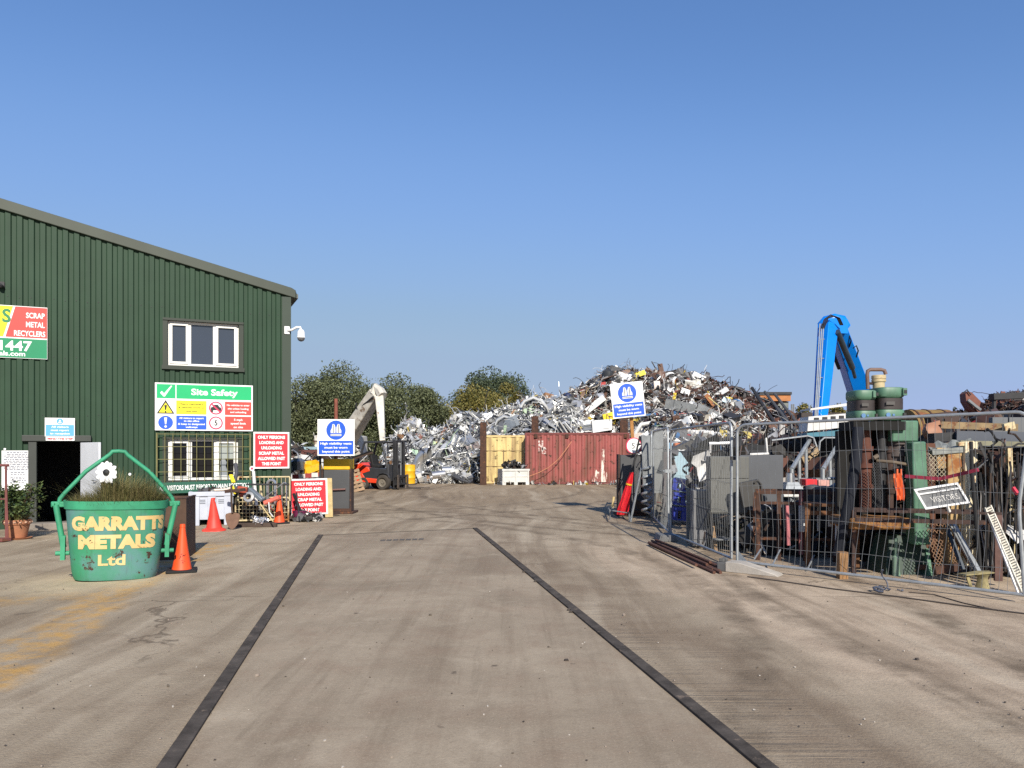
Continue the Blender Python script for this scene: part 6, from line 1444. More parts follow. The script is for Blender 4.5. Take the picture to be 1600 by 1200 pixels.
# ------------------------------------------------------------------ right gate: dark post, tilted sign, speed sign, red parasol
o, W, H, Y = drum_post('steel_post', 'plain dark grey square steel post under the round 5 sign', 966, 1006, 711, 806, False, 0)
vest_sign('blue and white vest sign tilted on an orange stake above the round 5 sign', 955.5, 1006.5, 597.5, 652, 19.0, -6, 0)
rod('sign_stake', 'orange wooden stake carrying the tilted vest sign', 'stake', P(990, 712, 19.4), P(985.5, 640, 19.1), .055, mat('orange_wood', (.45, .22, .07), .8, 0, .25, 5), 4)
o = thing('speed_sign', 'round white 5 speed limit sign with a thin red rim', 'sign', P(990.5, 696.5, 18.9), rot=(0, 6, 8))
r = 12.8 * 18.9 / FPX; MB().disc((0, .006, 0), r, n=40, t=.012).build('panel', RIM, o, smooth=False); disc(o, 'white_field', 0, 0, r * .88, WHITE, -.001); lettering(o, [('5', -.02, 0, r * .42, r * .72)], BLK, -.004, .0)
Yu = 18.2; pa = P(972, 804, Yu); pb = P(987, 738, Yu - .1); o = thing('red_parasol', 'folded red parasol with a yellow tie leaning on the plain dark post', 'parasol', (pa.x, pa.y, 0)); q = Vector((0, 0, 0)); d = pb - Vector((pa.x, pa.y, 0)); d0 = pa.z
PAR = mat('parasol_red', (.62, .012, .02), .5, 0, .15, 6)
def pl(t): return Vector((d.x * t, d.y * t, d0 + (pb.z - d0) * t))
b = MB(); n_ = 10; rs = [.105, .115, .105, .09, .085, .075, .06, .062, .05, .035]
for k in range(n_):
    for j in range(14):
        a = 2 * math.pi * j / 14; rr = rs[k] * (1 + (.22 if j % 2 else -.1)); p = pl(k / (n_ - 1)); b.v.append((p.x + rr * math.cos(a), p.y + rr * math.sin(a), p.z))
for k in range(n_ - 1):
    for j in range(14): b.f.append((k * 14 + j, k * 14 + (j + 1) % 14, (k + 1) * 14 + (j + 1) % 14, (k + 1) * 14 + j)); b.m.append(0)
b.build('canopy', PAR, o); MB().tube([pl(.70), pl(.735)], .078, 14).build('tie', flat('tie_yellow', (.75, .45, .02)), o); MB().tube([pl(1), pl(1.85)], .022, 8).build('pole', DARK, o)
m = MB(); m.bar((0, 0, 0), P(998, 706, 18.2) - P(986, 735, 18.2), .012, 6); m.bar((-.12, 0, .35), (.25, 0, .25), .012, 6); tag(m.build('black_rods', DARK, loc=P(988, 730, 18.1)), 'crossed thin black rods above the folded red parasol', 'rods')
o = thing('metal_stand', 'low grey metal frame lying at the foot of the red parasol', 'frame', G(966, 812)); k = o.location.y / FPX
b = MB(); b.bar((-13 * k, 0, .0), (-13 * k, 0, .22), .016, 6); b.bar((-13 * k, 0, .22), (16 * k, -.1, .16), .016, 6); b.bar((-13 * k, 0, .22), (-9 * k, .8, .22), .016, 6); b.bar((-9 * k, .8, .22), (20 * k, .7, .18), .016, 6); b.bar((16 * k, -.1, .16), (20 * k, .7, .18), .016, 6); b.bar((16 * k, -.1, .16), (16 * k, -.1, 0), .016, 6); b.build('tube_frame', GALVD, o)
rod('white_stub', 'short pale stub of pipe standing at the left of the low metal frame', 'pipe', P(957, 793, 18.4), P(959, 776, 18.4), .03, CREAMY)
rod('leaning_bar', 'long dark bar leaning beside the folded red parasol', 'bar', P(985, 816, 17.3), P(1008, 702, 18.2), .028, GALVD)
# sheets and a spiral duct stacked by the fence end
m = MB(); nx = 16; vs = []
pts = []
for k in range(90): a = k * .42; pts.append((.10 * math.cos(a), .10 * math.sin(a), k * .0125))
m.tube(pts, .030, 6); tag(m.build('spiral_duct', GALV, loc=P(1010, 790, 17.9) - Vector((0, 0, .2))), 'shiny spiral duct standing at the end of the dark post', 'duct')
for k, (x, y0, y1, wd, mm, lab) in enumerate(((1010, 680, 760, .22, GALVD, 'tall grey sheet standing right of the round 5 sign'), (1028, 672, 770, .30, mat('dull_grey_sheet', (.20, .21, .21), .6, .2, .2, 3), 'grey sheet standing behind the leaning fence panel'), (1026, 720, 800, .36, mat('grey_brown_sheet', (.17, .155, .13), .8, 0, .3, 3), 'grey-brown board behind the foot of the leaning fence panel'))):
    Y = 17.0 + k * .5 + .9; p = P(x, y1, Y); m = MB(); m.box((0, 0, (P(0, y0, Y).z - p.z) / 2), (wd, .03, P(0, y0, Y).z - p.z), (-4, 0, 14)); m.box((0, -.03, .3), (wd * .9, .02, .04), (-4, 0, 14)); tag(m.build('metal_sheet', mm, loc=p), lab, 'sheet')
rod('brown_board', 'dark brown upright board edge behind the fence clip', 'board', P(1042, 812, 17), P(1042, 706, 17), .12, mat('dark_brown_board', (.05, .022, .018), .8), 4)

# ------------------------------------------------------------------ things behind the fence
def slab(name, label, cat, x0, x1, y0, y1, Y, m, dep=.4, rz=0, bevel=.006, ground=False, rot=None, group=None, lid=False):
    k = Y / FPX; p = P((x0 + x1) / 2, y1, Y); h = (y1 - y0) * k; W = (x1 - x0) * k
    b = MB(); b.b2(-W / 2, W / 2, 0, dep, 0, h)
    o = b.build(name, m, bevel=bevel, loc=p, rz=rz if rot is None else rot); return tag(o, label, cat, group), W, h
Y = 21
o = thing('blue_cabinet', 'pale blue steel cabinet standing behind the second fence panel', 'cabinet', P(1071, 752, Y)); k = Y / FPX; W = 49 * k; h = 47 * k
LBC = mat('pale_blue_cabinet', (.33, .47, .54), .5, 0, .08, 2, .04)
MB().b2(-W / 2, W / 2, 0, .5, -P(0, 752, Y).z + .0, h).build('body', LBC, o, bevel=.01)
b = MB(); b.b2(-W / 2 + .02, -.02, -.016, -.002, .02, h * .90); b.b2(.02, W / 2 - .02, -.016, -.002, .02, h * .90); b.build('door', LBC, o, bevel=.004)
b = MB(); b.b2(W * .2, W * .3, -.03, -.017, h * .35, h * .62); b.build('handle', mat('blue_grey_handle', (.16, .22, .26), .5), o)
b = MB(); b.b2(-W / 2 - .08, W / 2 - .1, -.05, .4, h + .01, h + .03)
for q in range(6): b.b2(-W / 2 - .08 + q * .14, -W / 2 - .0 + q * .14, -.05, -.03, h + .03, h + .09)
b.build('tray', WHITE, o, smooth=False)
BLUEP = mat('blue_plastic', (.012, .03, .30), .45, 0, .15, 3)
Y = 16.5; random.seed(2)
for q, (y0, y1, lab) in enumerate(((748, 768, 'topmost blue plastic pallet of the stack behind the second fence panel'), (769, 790, 'middle blue plastic pallet of the stack behind the second fence panel'), (791, 814, 'lowest blue plastic pallet of the stack behind the second fence panel'))):
    k = Y / FPX; p = P(1066 + q, y1, Y); h = (y1 - y0 - 2) * k; W = 34 * k; b = MB(); b.b2(-W / 2, W / 2, 0, .8, h - .08, h); b.b2(-W / 2, W / 2, 0, .8, 0, .04)
    for x in (-W / 2 + .06, 0, W / 2 - .06): b.b2(x - .05, x + .05, .01, .79, .04, h - .08)
    tag(b.build('blue_pallet', BLUEP, bevel=.008, loc=p, rz=(0, 10 - q * 3, -14 + q * 5)), lab, 'pallet', 'stack of blue plastic pallets')
DWD = mat('grey_weathered_board', (.16, .16, .165), .85, 0, .25, 4, streak=.3)
o = thing('grey_door', 'old grey boarded cupboard door standing on end behind the second fence panel', 'door', (P(1097, 0, 12.7).x, 12.7, 0), -4); k = 12.7 / FPX; h = P(0, 766, 12.7).z; W = 28 * k
MB().b2(-W / 2, W / 2, 0, .30, .02, h).build('body', DWD, o, bevel=.008); b = MB(); b.b2(-W / 2 + .01, W / 2 - .01, -.015, -.001, .14, h * .84); b.b2(-W / 2 + .01, W / 2 - .01, -.015, -.001, h * .86, h - .01); b.b2(-W / 2 + .01, W / 2 - .01, -.015, -.001, .03, .125); b.build('front_panel', DWD, o, bevel=.004)
b = MB(); b.tube([(.03, -.015, h * .3), (.03, -.035, h * .32), (.03, -.035, h * .5), (.03, -.015, h * .52)], .006, 6); b.build('handle', DARK, o)
slab('grey_board', 'narrow grey board standing left of the old cupboard door', 'board', 1073, 1083, 763, 848, 13.2, mat('grey_green_board', (.19, .19, .17), .8, 0, .2, 4), .04, 6)
rod('wood_stake', 'weathered timber leaning right of the old cupboard door', 'timber', P(1119, 862, 12.3), P(1111, 806, 12.7), .035, WOOD, 4)
KH = mat('grey_cabinet_steel', (.115, .115, .105), .55, .15, .12, 2, .05, streak=.2)
o = thing('steel_cabinet', 'grey-brown steel cabinet raised on thin legs left of the nearest fence posts', 'cabinet', (P(1140, 0, 12.2).x, 12.2, 0), -6); k = 12.2 / FPX; z0, z1 = P(0, 803, 12.2).z, P(0, 713, 12.2).z; W = 60 * k
MB().b2(-W / 2, W / 2, 0, .45, z0, z1).build('body', KH, o, bevel=.01); b = MB(); b.b2(-W / 2 + .01, W / 2 - .01, -.012, -.001, z0 + .02, z0 + (z1 - z0) * .60); b.b2(-W / 2 + .01, W / 2 - .01, -.012, -.001, z0 + (z1 - z0) * .62, z1 - .02); b.build('door', KH, o, bevel=.003)
for x in (-W / 2 + .03, W / 2 - .03):
    for y in (.03, .42): MB().b2(x - .015, x + .015, y - .015, y + .015, 0, z0 - .002).build('leg', DARK, o)
b = MB(); b.b2(-W / 2 + .05, W / 2 - .05, .02, .43, .18, .20); b.build('shelf', GALVD, o)
slab('steel_sheet', 'large flat grey sheet panel standing just behind the nearest fence panel', 'panel', 1157, 1223, 711, 806, 12.9, mat('blue_grey_panel', (.085, .09, .10), .55, .1, .08, 2), .03, -5)
m = MB(); m.b2(-.16, .16, 0, .12, 0, .38); m.tube([(.13, -.02, .0), (.17, -.02, .3), (.13, -.02, .38), (.07, -.02, .34)], .016, 6); tag(m.build('dark_hopper', mat('dark_grey_box', (.05, .048, .045), .7), bevel=.01, loc=P(1178, 790, 11.8), rz=(0, -12, 0)), 'dark tapered metal box with a white hooked rod by the rusty frame', 'box')
# rusty work frames
o = thing('work_table', 'rusty angle iron table frame behind the left half of the nearest fence panel', 'frame', (P(1245, 0, 11.2).x, 11.2, 0), -12); k = 11.2 / FPX; W = 122 * k; zt = P(0, 767, 11.2).z
b = MB(); b.b2(-W / 2, W / 2, -.03, .03, zt - .05, zt); b.b2(-W / 2, W / 2, .5, .56, zt - .05, zt); b.b2(-W / 2, W * .4, -.02, .0, zt - .20, zt - .16); b.b2(-W / 2, W / 2, -.025, .015, .30, .34); b.build('rail', RUST, o, smooth=False)
for x in (-W / 2 + .03, -W * .22, W * .10, W / 2 - .05):
    b = MB(); b.b2(x - .028, x + .028, -.028, .02, 0, zt - .051); b.build('leg', RUST, o, smooth=False)
for x in (-W / 2 + .03, W / 2 - .03): b = MB(); b.b2(x - .025, x + .025, .49, .54, 0, zt - .051); b.build('leg', RUST, o, smooth=False)
b = MB(); b.b2(W * .02, W * .07, -.05, -.03, .1, zt); b.build('upright_plate', mat('pink_rusty_plate', (.20, .06, .06), .7, 0, .3, 6), o, smooth=False)
o = thing('work_table', 'brown wooden topped rusty frame left of the green drilling machine', 'frame', (P(1300, 0, 10.6).x, 10.6, 0), -14); k = 10.6 / FPX; zt = P(0, 787, 10.6).z; W = 80 * k
b = MB(); b.b2(-W / 2, W / 2, -.03, .4, zt - .04, zt); b.b2(-W / 2, W / 2, -.03, .0, zt - .16, zt - .10); b.build('top', RUSTO, o, smooth=False)
for x in (-W / 2 + .04, W / 2 - .04): b = MB(); b.b2(x - .035, x + .035, -.02, .04, 0, zt - .041); b.build('leg', RUSTO, o, smooth=False)
WSH = mat('white_grey_sheet', (.50, .52, .53), .5, 0, .15, 4)
for (x0, x1, y0, y1, Yq, lab) in ((1248, 1263, 790, 831, 11.0, 'white sheet metal strip hanging on the rusty table frame'), (1277, 1280, 790, 830, 10.9, 'thin pale strip hanging between the two rusty frames'), (1294, 1300, 790, 823, 10.8, 'narrow white strip hanging under the brown topped frame'), (1305, 1317, 813, 850, 10.3, 'grey-white curved plate hanging left of the green drilling machine')):
    slab('sheet_strip', lab, 'strip', x0, x1, y0, y1, Yq, WSH, .01, 5)
rod('pink_plate', 'faded pink strap hanging in the rusty table frame', 'strap', P(1230, 790, 11.0), P(1232, 852, 11.0), .03, mat('pink_strap', (.42, .13, .14), .6), 4)
for (x, y0, y1, r, Yq, mm, lab) in ((1208, 792, 866, .17, 11.9, BLACK, 'black sack hanging inside the left bay of the rusty table frame'), (1237, 800, 872, .15, 11.9, BLACK, 'black sack slumped in the middle bay of the rusty table frame'), (1270, 757, 782, .13, 12.2, mat('dark_grey_roll', (.07, .07, .075), .7), 'dark rounded roll, left one behind the brown topped frame'), (1286, 759, 786, .15, 12.0, mat('brown_grey_roll', (.10, .09, .085), .7), 'brown-grey rounded roll between two darker ones'), (1307, 758, 788, .17, 12.0, mat('dark_grey_roll', (.07, .07, .075), .7), 'dark rounded roll, right one beside the navy hose')):
    p = P(x, y1, Yq); h = (y1 - y0) * Yq / FPX; m = MB(); m.lathe([(.001, 0), (r * .8, .0), (r, h * .3), (r * 1.02, h * .7), (r * .8, h * .93), (r * .3, h), (.001, h)], 18); tag(m.build('rubber_roll' if r < .16 or 'roll' in lab else 'black_sack', mm, loc=p), lab, 'roll' if 'roll' in lab else 'sack')
slab('tan_cardboard', 'crumpled tan sheet hanging behind the rusty table frame', 'sheet', 1222, 1246, 788, 830, 11.8, mat('tan_sheet', (.22, .18, .14), .8, 0, .25, 4), .03, 8)
# platform with galvanised handrails
o = thing('platform_steps', 'galvanised steps with two slanting handrails behind the rusty frames', 'steps', (P(1270, 0, 16).x, 16, 0)); L0 = Vector(o.location)
def Q(x, y, Y): return P(x, y, Y) - L0
for (a, b_, dY) in (((1237, 733), (1265, 688), 0), ((1286, 733), (1312, 690), .3)):
    b = MB(); b.bar(Q(a[0], a[1], 15.6), Q(b_[0], b_[1], 17), .045, 8); b.bar(Q(a[0], a[1], 15.6), Q(a[0], 800, 15.6), .04, 8); b.build('handrail', GALV, o)
    for t in (.42, .80): x = a[0] + (b_[0] - a[0]) * t; y = a[1] + (b_[1] - a[1]) * t; b = MB(); b.bar(Q(x, y, 15.6 + 1.4 * t), Q(x + 1, 790, 15.6 + 1.4 * t), .035, 8); b.build('baluster', GALV, o)
b = MB()
for k in range(4): q = Q(1240, 775 - k * 9, 15.8 + k * .35); b.box((q.x + .35, q.y, q.z), (.75, .3, .04))
b.build('tread', GALVD, o, smooth=False)
o = thing('extractor_hood', 'silver extractor hood with a short round neck lying behind the rusty table frame', 'hood', P(1237, 771, 13.6)); k = 13.6 / FPX
b = MB(); W = 34 * k; b.add([(-W / 2, -.2, 0), (W / 2, -.2, 0), (W / 2, .3, 0), (-W / 2, .3, 0), (-.10, -.06, .20), (.10, -.06, .20), (.10, .12, .20), (-.10, .12, .20)], [(0, 1, 5, 4), (1, 2, 6, 5), (2, 3, 7, 6), (3, 0, 4, 7), (4, 5, 6, 7)]); b.build('hood_body', GALV, o, smooth=False)
MB().lathe([(.085, .19), (.07, .36), (.06, .36)], 18, (-.02, .02, 0)).build('neck', STEEL, o); MB().b2(-W / 2 - .03, W / 2 + .1, -.24, .34, -.05, -.002).build('base_tray', WHP, o, bevel=.01)
slab('red_crate', 'bright red crate behind the rolls and the rusty frame', 'crate', 1259, 1277, 749, 760, 14, mat('bright_red_plastic', (.65, .02, .03), .5), .3)
slab('striped_box', 'red and white box right of the bright red crate', 'box', 1279, 1296, 750, 760, 14.4, mat('pinkish_box_paint', (.55, .30, .26), .6, 0, .3, 12), .3)
slab('brown_skip', 'rust brown skip side beyond the galvanised steps', 'skip', 1238, 1314, 731, 764, 19.5, mat('skip_brown', (.14, .052, .028), .85, 0, .25, 1.5, .2), 1.5, bevel=.03)
o = MB().lathe([(.001, -.3), (.42, -.3), (.42, .3), (.001, .3)], 20).build('rusty_coil', RUSTO, loc=P(1281, 718, 20), rz=(90, 0, 15)); tag(o, 'round rusty coil standing on the brown skip', 'coil')
m = MB(); m.box((0, 0, 0), (.55, .3, .25), (10, -28, 0)); tag(m.build('tan_block', mat('tan_cardboard_box', (.36, .26, .15), .8), loc=P(1266, 712, 19.6), bevel=.01), 'tan tilted box on the brown skip left of the rusty coil', 'box')
for (a, b_, lab) in (((1246, 682), (1262, 683), 'thin grey hooped rail high behind the nearest panel, left one'), ((1280, 682), (1296, 690), 'thin grey hooped rail high behind the nearest panel, right one')):
    Yq = 14.2; x0 = a[0] - 40 if 'left' in lab else a[0]; rod('hooped_rail', lab, 'rail', P(x0 if 'left' in lab else 1280, 688 if 'left' in lab else 704, Yq), P(1276 if 'left' in lab else 1330, 698 if 'left' in lab else 684, Yq), .018, GALV, 6, bends=[P(1262, 681, Yq), P(1271, 684, Yq)] if 'left' in lab else [P(1281, 690, Yq), P(1288, 684, Yq)])
m = MB(); m.bar((0, 0, 0), P(1199, 709, 13.4) - P(1197, 684, 13.4), .018, 6); m.bar(P(1172, 710, 13.4) - P(1197, 684, 13.4), P(1201, 709, 13.4) - P(1197, 684, 13.4), .022, 6); tag(m.build('white_bracket', WHP, loc=P(1197, 684, 13.4)), 'white tubular bracket standing on the large grey panel', 'bracket')
rod('white_rail', 'short white tube lying level above the raised steel cabinet', 'tube', P(1108, 693, 14.5), P(1141, 692, 14.5), .03, WHITE)
rod('white_rail', 'white tube beside the pale blue cabinet', 'tube', P(1094, 723, 17), P(1110, 722, 17), .04, WHITE)
rod('green_hose', 'pale green hose looping above the pale blue cabinet', 'hose', P(1085, 700, 16), P(1110, 702, 16), .018, mat('pale_green_hose', (.28, .45, .34), .5), 6, bends=[P(1091, 705, 16), P(1100, 706, 16)])
m = MB(); m.prism([(-.60, 0), (.52, -.02), (.35, .14), (.05, .22), (-.2, .20)], 0, .5); tag(m.build('dark_hood', mat('dark_taupe_metal', (.055, .052, .048), .6, 0, .2, 3), smooth=False, loc=P(1092, 702, 17.5)), 'dark pitched metal cover above the pale blue cabinet', 'cover')
slab('orange_bag', 'orange and blue crumpled sack left of the dark pitched cover', 'sack', 1054, 1072, 692, 701, 18, mat('orange_sack', (.50, .15, .06), .7, 0, .4, 6), .3, 0, .03)
slab('sky_blue_sheet', 'small sky blue sheet left of the orange sack', 'sheet', 1045, 1055, 692, 702, 18.2, mat('sky_blue_plastic', (.25, .45, .62), .5), .2)
# boat-like cabin with teal sheet
o = thing('cabin_roof', 'white slatted cabin top with small dark openings on a teal beam, beyond the fence', 'cabin', P(1299, 681, 16.9)); k = 16.9 / FPX
TEAL = mat('teal_paint', (.06, .19, .25), .6, 0, .2, 2, .12)
b = MB(); b.prism([(-38 * k, -.02), (20 * k, -.0), (36 * k, .16), (36 * k, .30), (10 * k, .12), (-38 * k, .06)], 0, .6); b.build('teal_beam', TEAL, o, smooth=False)
b = MB(); b.add([(-38 * k, -.02, .10), (29 * k, -.02, .20), (29 * k, -.02, .50), (-36 * k, -.02, .42), (-38 * k, .5, .10), (29 * k, .5, .20), (29 * k, .5, .50), (-36 * k, .5, .42)], [(0, 1, 2, 3), (4, 7, 6, 5), (0, 4, 5, 1), (3, 2, 6, 7), (1, 5, 6, 2), (0, 3, 7, 4)]); b.build('cabin_side', WHP, o, smooth=False)
for q in range(4): MB().b2((-24 + 13 * q) * k - .05, (-24 + 13 * q) * k + .05, -.045, -.021, .31 + .015 * q, .40 + .015 * q).build('opening', DARK, o, smooth=False)
b = MB(); b.prism([(-34 * k, .56), (26 * k, .66), (26 * k, .72), (-34 * k, .60)], -.05, .55); b.build('roof_edge', WHP, o, smooth=False)
o = thing('far_shed', 'far low brown shed with a dark flat roof beside the blue crane', 'shed', (P(1322, 0, 60).x, 60, 0)); b = MB(); b.b2(-3.2, 3.2, 0, 5, 0, P(0, 655, 60).z); b.build('wall', mat('shed_tan', (.36, .26, .16), .8, 0, .2, 1), o, smooth=False); MB().b2(-3.6, 3.5, -.3, 5.2, P(0, 654, 60).z, P(0, 645, 60).z).build('roof', mat('dark_shed_roof', (.05, .04, .035), .8), o, smooth=False)
for x in (-1.6, .0, 1.4): MB().b2(x - .35, x + .35, -.05, -.004, .6, 3.3).build('door', RUSTD, o, smooth=False)
slab('slatted_crate', 'yellow-brown slatted crate under the teal beam, left of the green drilling machine', 'crate', 1319, 1336, 683, 691, 17, mat('slatted_wood', (.45, .28, .09), .8, 0, .6, 9), .3)
slab('cream_rack', 'cream slatted rack beyond the right handrail', 'rack', 1308, 1326, 696, 712, 18, mat('cream_rack_paint', (.55, .52, .42), .7, 0, .35, 8), .3, 8)
# small diagonal clutter right of the teal beam
rod('grey_brace', 'grey bracket arm slanting up behind the navy hose', 'bracket', P(1296, 770, 12.6), P(1328, 742, 12.8), .03, GALV, 6, bends=[P(1300, 760, 12.6), P(1310, 754, 12.7)])
rod('steel_bracket', 'level grey bracket bar above the slanting bracket arm', 'bracket', P(1293, 748, 12.7), P(1328, 746, 12.7), .025, GALV, 6)

# ------------------------------------------------------------------ green radial drilling machine / press
PG = mat('machine_green', (.075, .165, .105), .5, 0, .25, 4, .15, (.06, .04, .025), streak=.35); PGD = mat('machine_dark_green', (.02, .045, .03), .55, 0, .3, 4, .2, (.05, .03, .02), streak=.3)
YP = 9.95; k = YP / FPX; o = thing('green_press', 'big old green machine tool with twin motor housings, cream tank and rusty table', 'machine', (P(1400, 0, YP).x, YP, 0)); L0 = Vector(o.location)
def M_(x, y, dy=0): return P(x, y, YP + dy) - L0
def mbox(x0, x1, y0, y1, d0=0, d1=.3):
    a, b_ = M_(x0, y1), M_(x1, y0); return (a.x, b_.x, d0, d1, a.z, b_.z)
def housing(x0, x1, y0, y1, side):
    mo = bpy.data.objects.new('motor_housing', None); col.objects.link(mo); mo.parent = o
    a = M_(x0, y1); b_ = M_(x1, y0); W = b_.x - a.x; H = b_.z - a.z; cx = (a.x + b_.x) / 2
    for nm, z0, z1, e, mm in (('end_bell', 0, .33, .0, PG), ('winding_band', .335, .665, -.012, mat('dark_brown_band', (.035, .027, .025), .5, 0, .3, 4)), ('end_bell', .67, 1, .0, PG)):
        b = MB(); n_ = 28; rx = W / 2 + e; ry = .21 + e; zz0, zz1 = a.z + H * z0, a.z + H * z1
        prof = [(.001, zz0), (.86, zz0), (.97, zz0 + .02), (1, zz0 + .05), (1, zz1 - .03), (.96, zz1 - .006), (.86, zz1), (.001, zz1)] if nm != 'winding_band' else [(1, zz0), (1, zz1)]
        b.lathe(prof, n_, (cx, .2, 0), rx, ry, .55); b.build(nm, mm, mo)
    b = MB(); b.b2(cx + W * .30 if side else cx + W * .2, cx + W * .45 if side else cx + W * .34, -.035, .03, a.z + H * .74, a.z + H * .96); b.build('terminal_box', PG, mo, bevel=.006)
    b = MB(); b.b2(cx + W * .33, cx + W * .43, -.040, -.036, a.z + H * .80, a.z + H * .90); b.b2(cx + W * .34, cx + W * .44, -.016, .02, a.z + H * .08, a.z + H * .22); b.build('opening', BLK, mo, smooth=False)
    MB().b2(cx - W * .28, cx + W * .02, -.022, -.010, a.z + H * .46, a.z + H * .56).build('rating_plate', mat('dull_plate', (.07, .065, .06), .5), mo, smooth=False)
    b = MB(); b.lathe([(.001, 0), (.028, 0), (.028, .008), (.001, .008)], 18); b.tf(Matrix.Translation((cx - W * .2, -.0105, a.z + H * .16)) @ Matrix.Rotation(R(90), 4, 'X')); b.b2(cx - W * .05, cx + W * .03, -.018, -.008, a.z + H * .13, a.z + H * .19); b.build('maker_badge', mat('badge_blue', (.09, .20, .38), .5), mo)
housing(1338, 1373, 609, 657, False); housing(1374, 1418, 604.5, 656.5, True)
b = MB(); c_ = M_(1384.5, 606); h = M_(0, 584).z - c_.z; r = 9.5 * k
b.lathe([(.001, 0), (r * .92, 0), (r * .95, h * .50), (r * 1.12, h * .52), (r * 1.14, h * .66), (r * 1.04, h * .68), (r * 1.04, h * .72), (r * 1.14, h * .74), (r * 1.14, h * .96), (r * 1.05, h), (.001, h)], 26, (c_.x, .2, c_.z)); b.build('cream_tank', mat('dirty_cream_enamel', (.52, .42, .24), .5, 0, .25, 4, .26, (.08, .045, .02), rs=5), o)
PIPE = mat('pinkish_brown_pipe', (.14, .085, .065), .6, 0, .3, 6, .3)
b = MB(); b.tube([M_(1356, 608, .2), M_(1355, 585, .2), M_(1356, 579.5, .2), M_(1360, 577.5, .2), M_(1377, 577.5, .2), M_(1382, 579, .2), M_(1384, 585, .2)], .024, 10); b.build('pipe', PIPE, o)
b = MB(); b.tube([M_(1358, 599, .2), M_(1366, 599.5, .2), M_(1369, 602, .2), M_(1370, 608, .2)], .018, 8); b.build('pipe', RUSTD, o)
b = MB(); b.b2(*mbox(1400, 1442, 656.5, 690, .1, .55)); b.build('head', PG, o, bevel=.02)
b = MB(); b.beam(M_(1430, 690, .0), M_(1435, 850, .0), .175, .2, .21, .24, up=(0, 1, 0)); b.build('column', PG, o, bevel=.02)
MB().lathe([(.001, 0), (.028, 0), (.028, .02), (.001, .02)], 14).tf(Matrix.Translation(M_(1427, 700, .18)) @ Matrix.Rotation(R(90), 4, 'X')).build('column_hole', BLK, o)
for (x, y0, y1, wd, mm) in ((1352, 668, 800, .075, mat('rust_red_shaft', (.10, .035, .022), .8, 0, .4, 5)), (1377, 668, 800, .06, DARK), (1402, 668, 760, .09, mat('brown_grey_shaft', (.075, .06, .055), .7, 0, .3, 5)), (1390, 668, 810, .05, RUSTD)):
    b = MB(); p, q = M_(x, y1, .25), M_(x, y0, .25); b.tube([p, (p + q) / 2, q], wd, 10)
    for t in (.3, .55, .75): c_ = p + (q - p) * t; b.tube([c_ - Vector((0, 0, .03)), c_ + Vector((0, 0, .03))], wd * 1.35, 10)
    b.build('spindle', mm, o)
b = MB(); b.b2(*mbox(1336, 1418, 658, 672, .04, .5)); b.b2(*mbox(1330, 1420, 672, 815, .42, .5)); b.build('back_plate', mat('oily_black_iron', (.007, .0065, .006), .9, 0, .4, 4), o, smooth=False)
b = MB(); p = M_(1370, 720, .12); b.tube([p, M_(1395, 722, .0), M_(1425, 727, .05)], .022, 8); b.tube([M_(1365, 716, .1), M_(1372, 712, .1)], .03, 8); b.build('feed_lever', mat('dull_brass_lever', (.13, .10, .07), .6), o)
b = MB(); b.b2(*mbox(1323, 1415, 808, 826, -.15, .55)); b.build('table', mat('bright_rust_table', (.24, .115, .035), .9, 0, .35, 5, .5, (.10, .04, .015)), o, bevel=.03)
b = MB(); b.b2(*mbox(1320, 1432, 812, 822, .0, .5)); b.build('table_arm', mat('iron_grey_brown', (.08, .07, .06), .8), o, bevel=.01)
b = MB(); x0, x1 = M_(1384, 0).x, M_(1464, 0).x; zb = M_(0, 838).z
b.add([(x0, .0, -0.0), (x1, .0, 0), (x1, .6, 0), (x0, .6, 0), (x0 + .10, .12, zb), (x1 - .12, .12, zb), (x1 - .12, .5, zb), (x0 + .10, .5, zb)], [(0, 1, 5, 4), (1, 2, 6, 5), (2, 3, 7, 6), (3, 0, 4, 7), (4, 5, 6, 7)]); b.build('base', PGD, o, smooth=False, bevel=.01)
for x in (1399, 1449): b = MB(); b.beam(M_(x, 902, -.05), M_(x - 2, 858, .1), .05, .16, .05, .06, up=(0, 1, 0)); b.build('base_rib', PG, o)
b = MB(); b.lathe([(.045, 0), (.045, .28), (.02, .30), (.02, .52), (.001, .52)], 14, tuple(M_(1400, 904, -.08))); b.build('screw_jack', mat('pale_green_enamel', (.17, .26, .19), .5, 0, .2, 4, .15), o)
for x in (1345, 1355): pass
o = thing('orange_bag', 'torn bright orange plastic sheet hanging on the green machine', 'sheet', P(1403, 740, YP - .05)); random.seed(4); b = MB(); vs = []; nx, nz = 6, 6
for i in range(nx + 1):
    for j in range(nz + 1): vs.append(((i / nx - .5) * .11 + .035 * (j / nz), .02 * math.sin(i * 2.2 + j), -.34 * j / nz - .02 * math.sin(i * 3)))
b.add(vs, [(i * (nz + 1) + j, (i + 1) * (nz + 1) + j, (i + 1) * (nz + 1) + j + 1, i * (nz + 1) + j + 1) for i in range(nx) for j in range(nz)]); b.build('plastic_sheet', mat('bright_orange_plastic', (.62, .11, .03), .5, 0, .2, 6), o)
for dx in (0, .05): MB().b2(-.02 + dx, .0 + dx, -.01, .01, -.02, .06).build('strap', mat('bright_orange_plastic', (.62, .11, .03)), o)
NAVY = mat('navy_rubber', (.005, .007, .014), .85, 0, .3, 4)
rod('navy_hose', 'thick navy black hose slanting down left of the green machine', 'hose', P(1341, 668, 9.9), P(1309, 868, 10.0), .065, NAVY, 12, bends=[P(1338, 720, 9.85), P(1325, 790, 9.9)])
o = thing('expanded_mesh', 'black expanded metal strip hanging inside the green machine', 'mesh', P(1370, 795, YP - .02)); b = MB()
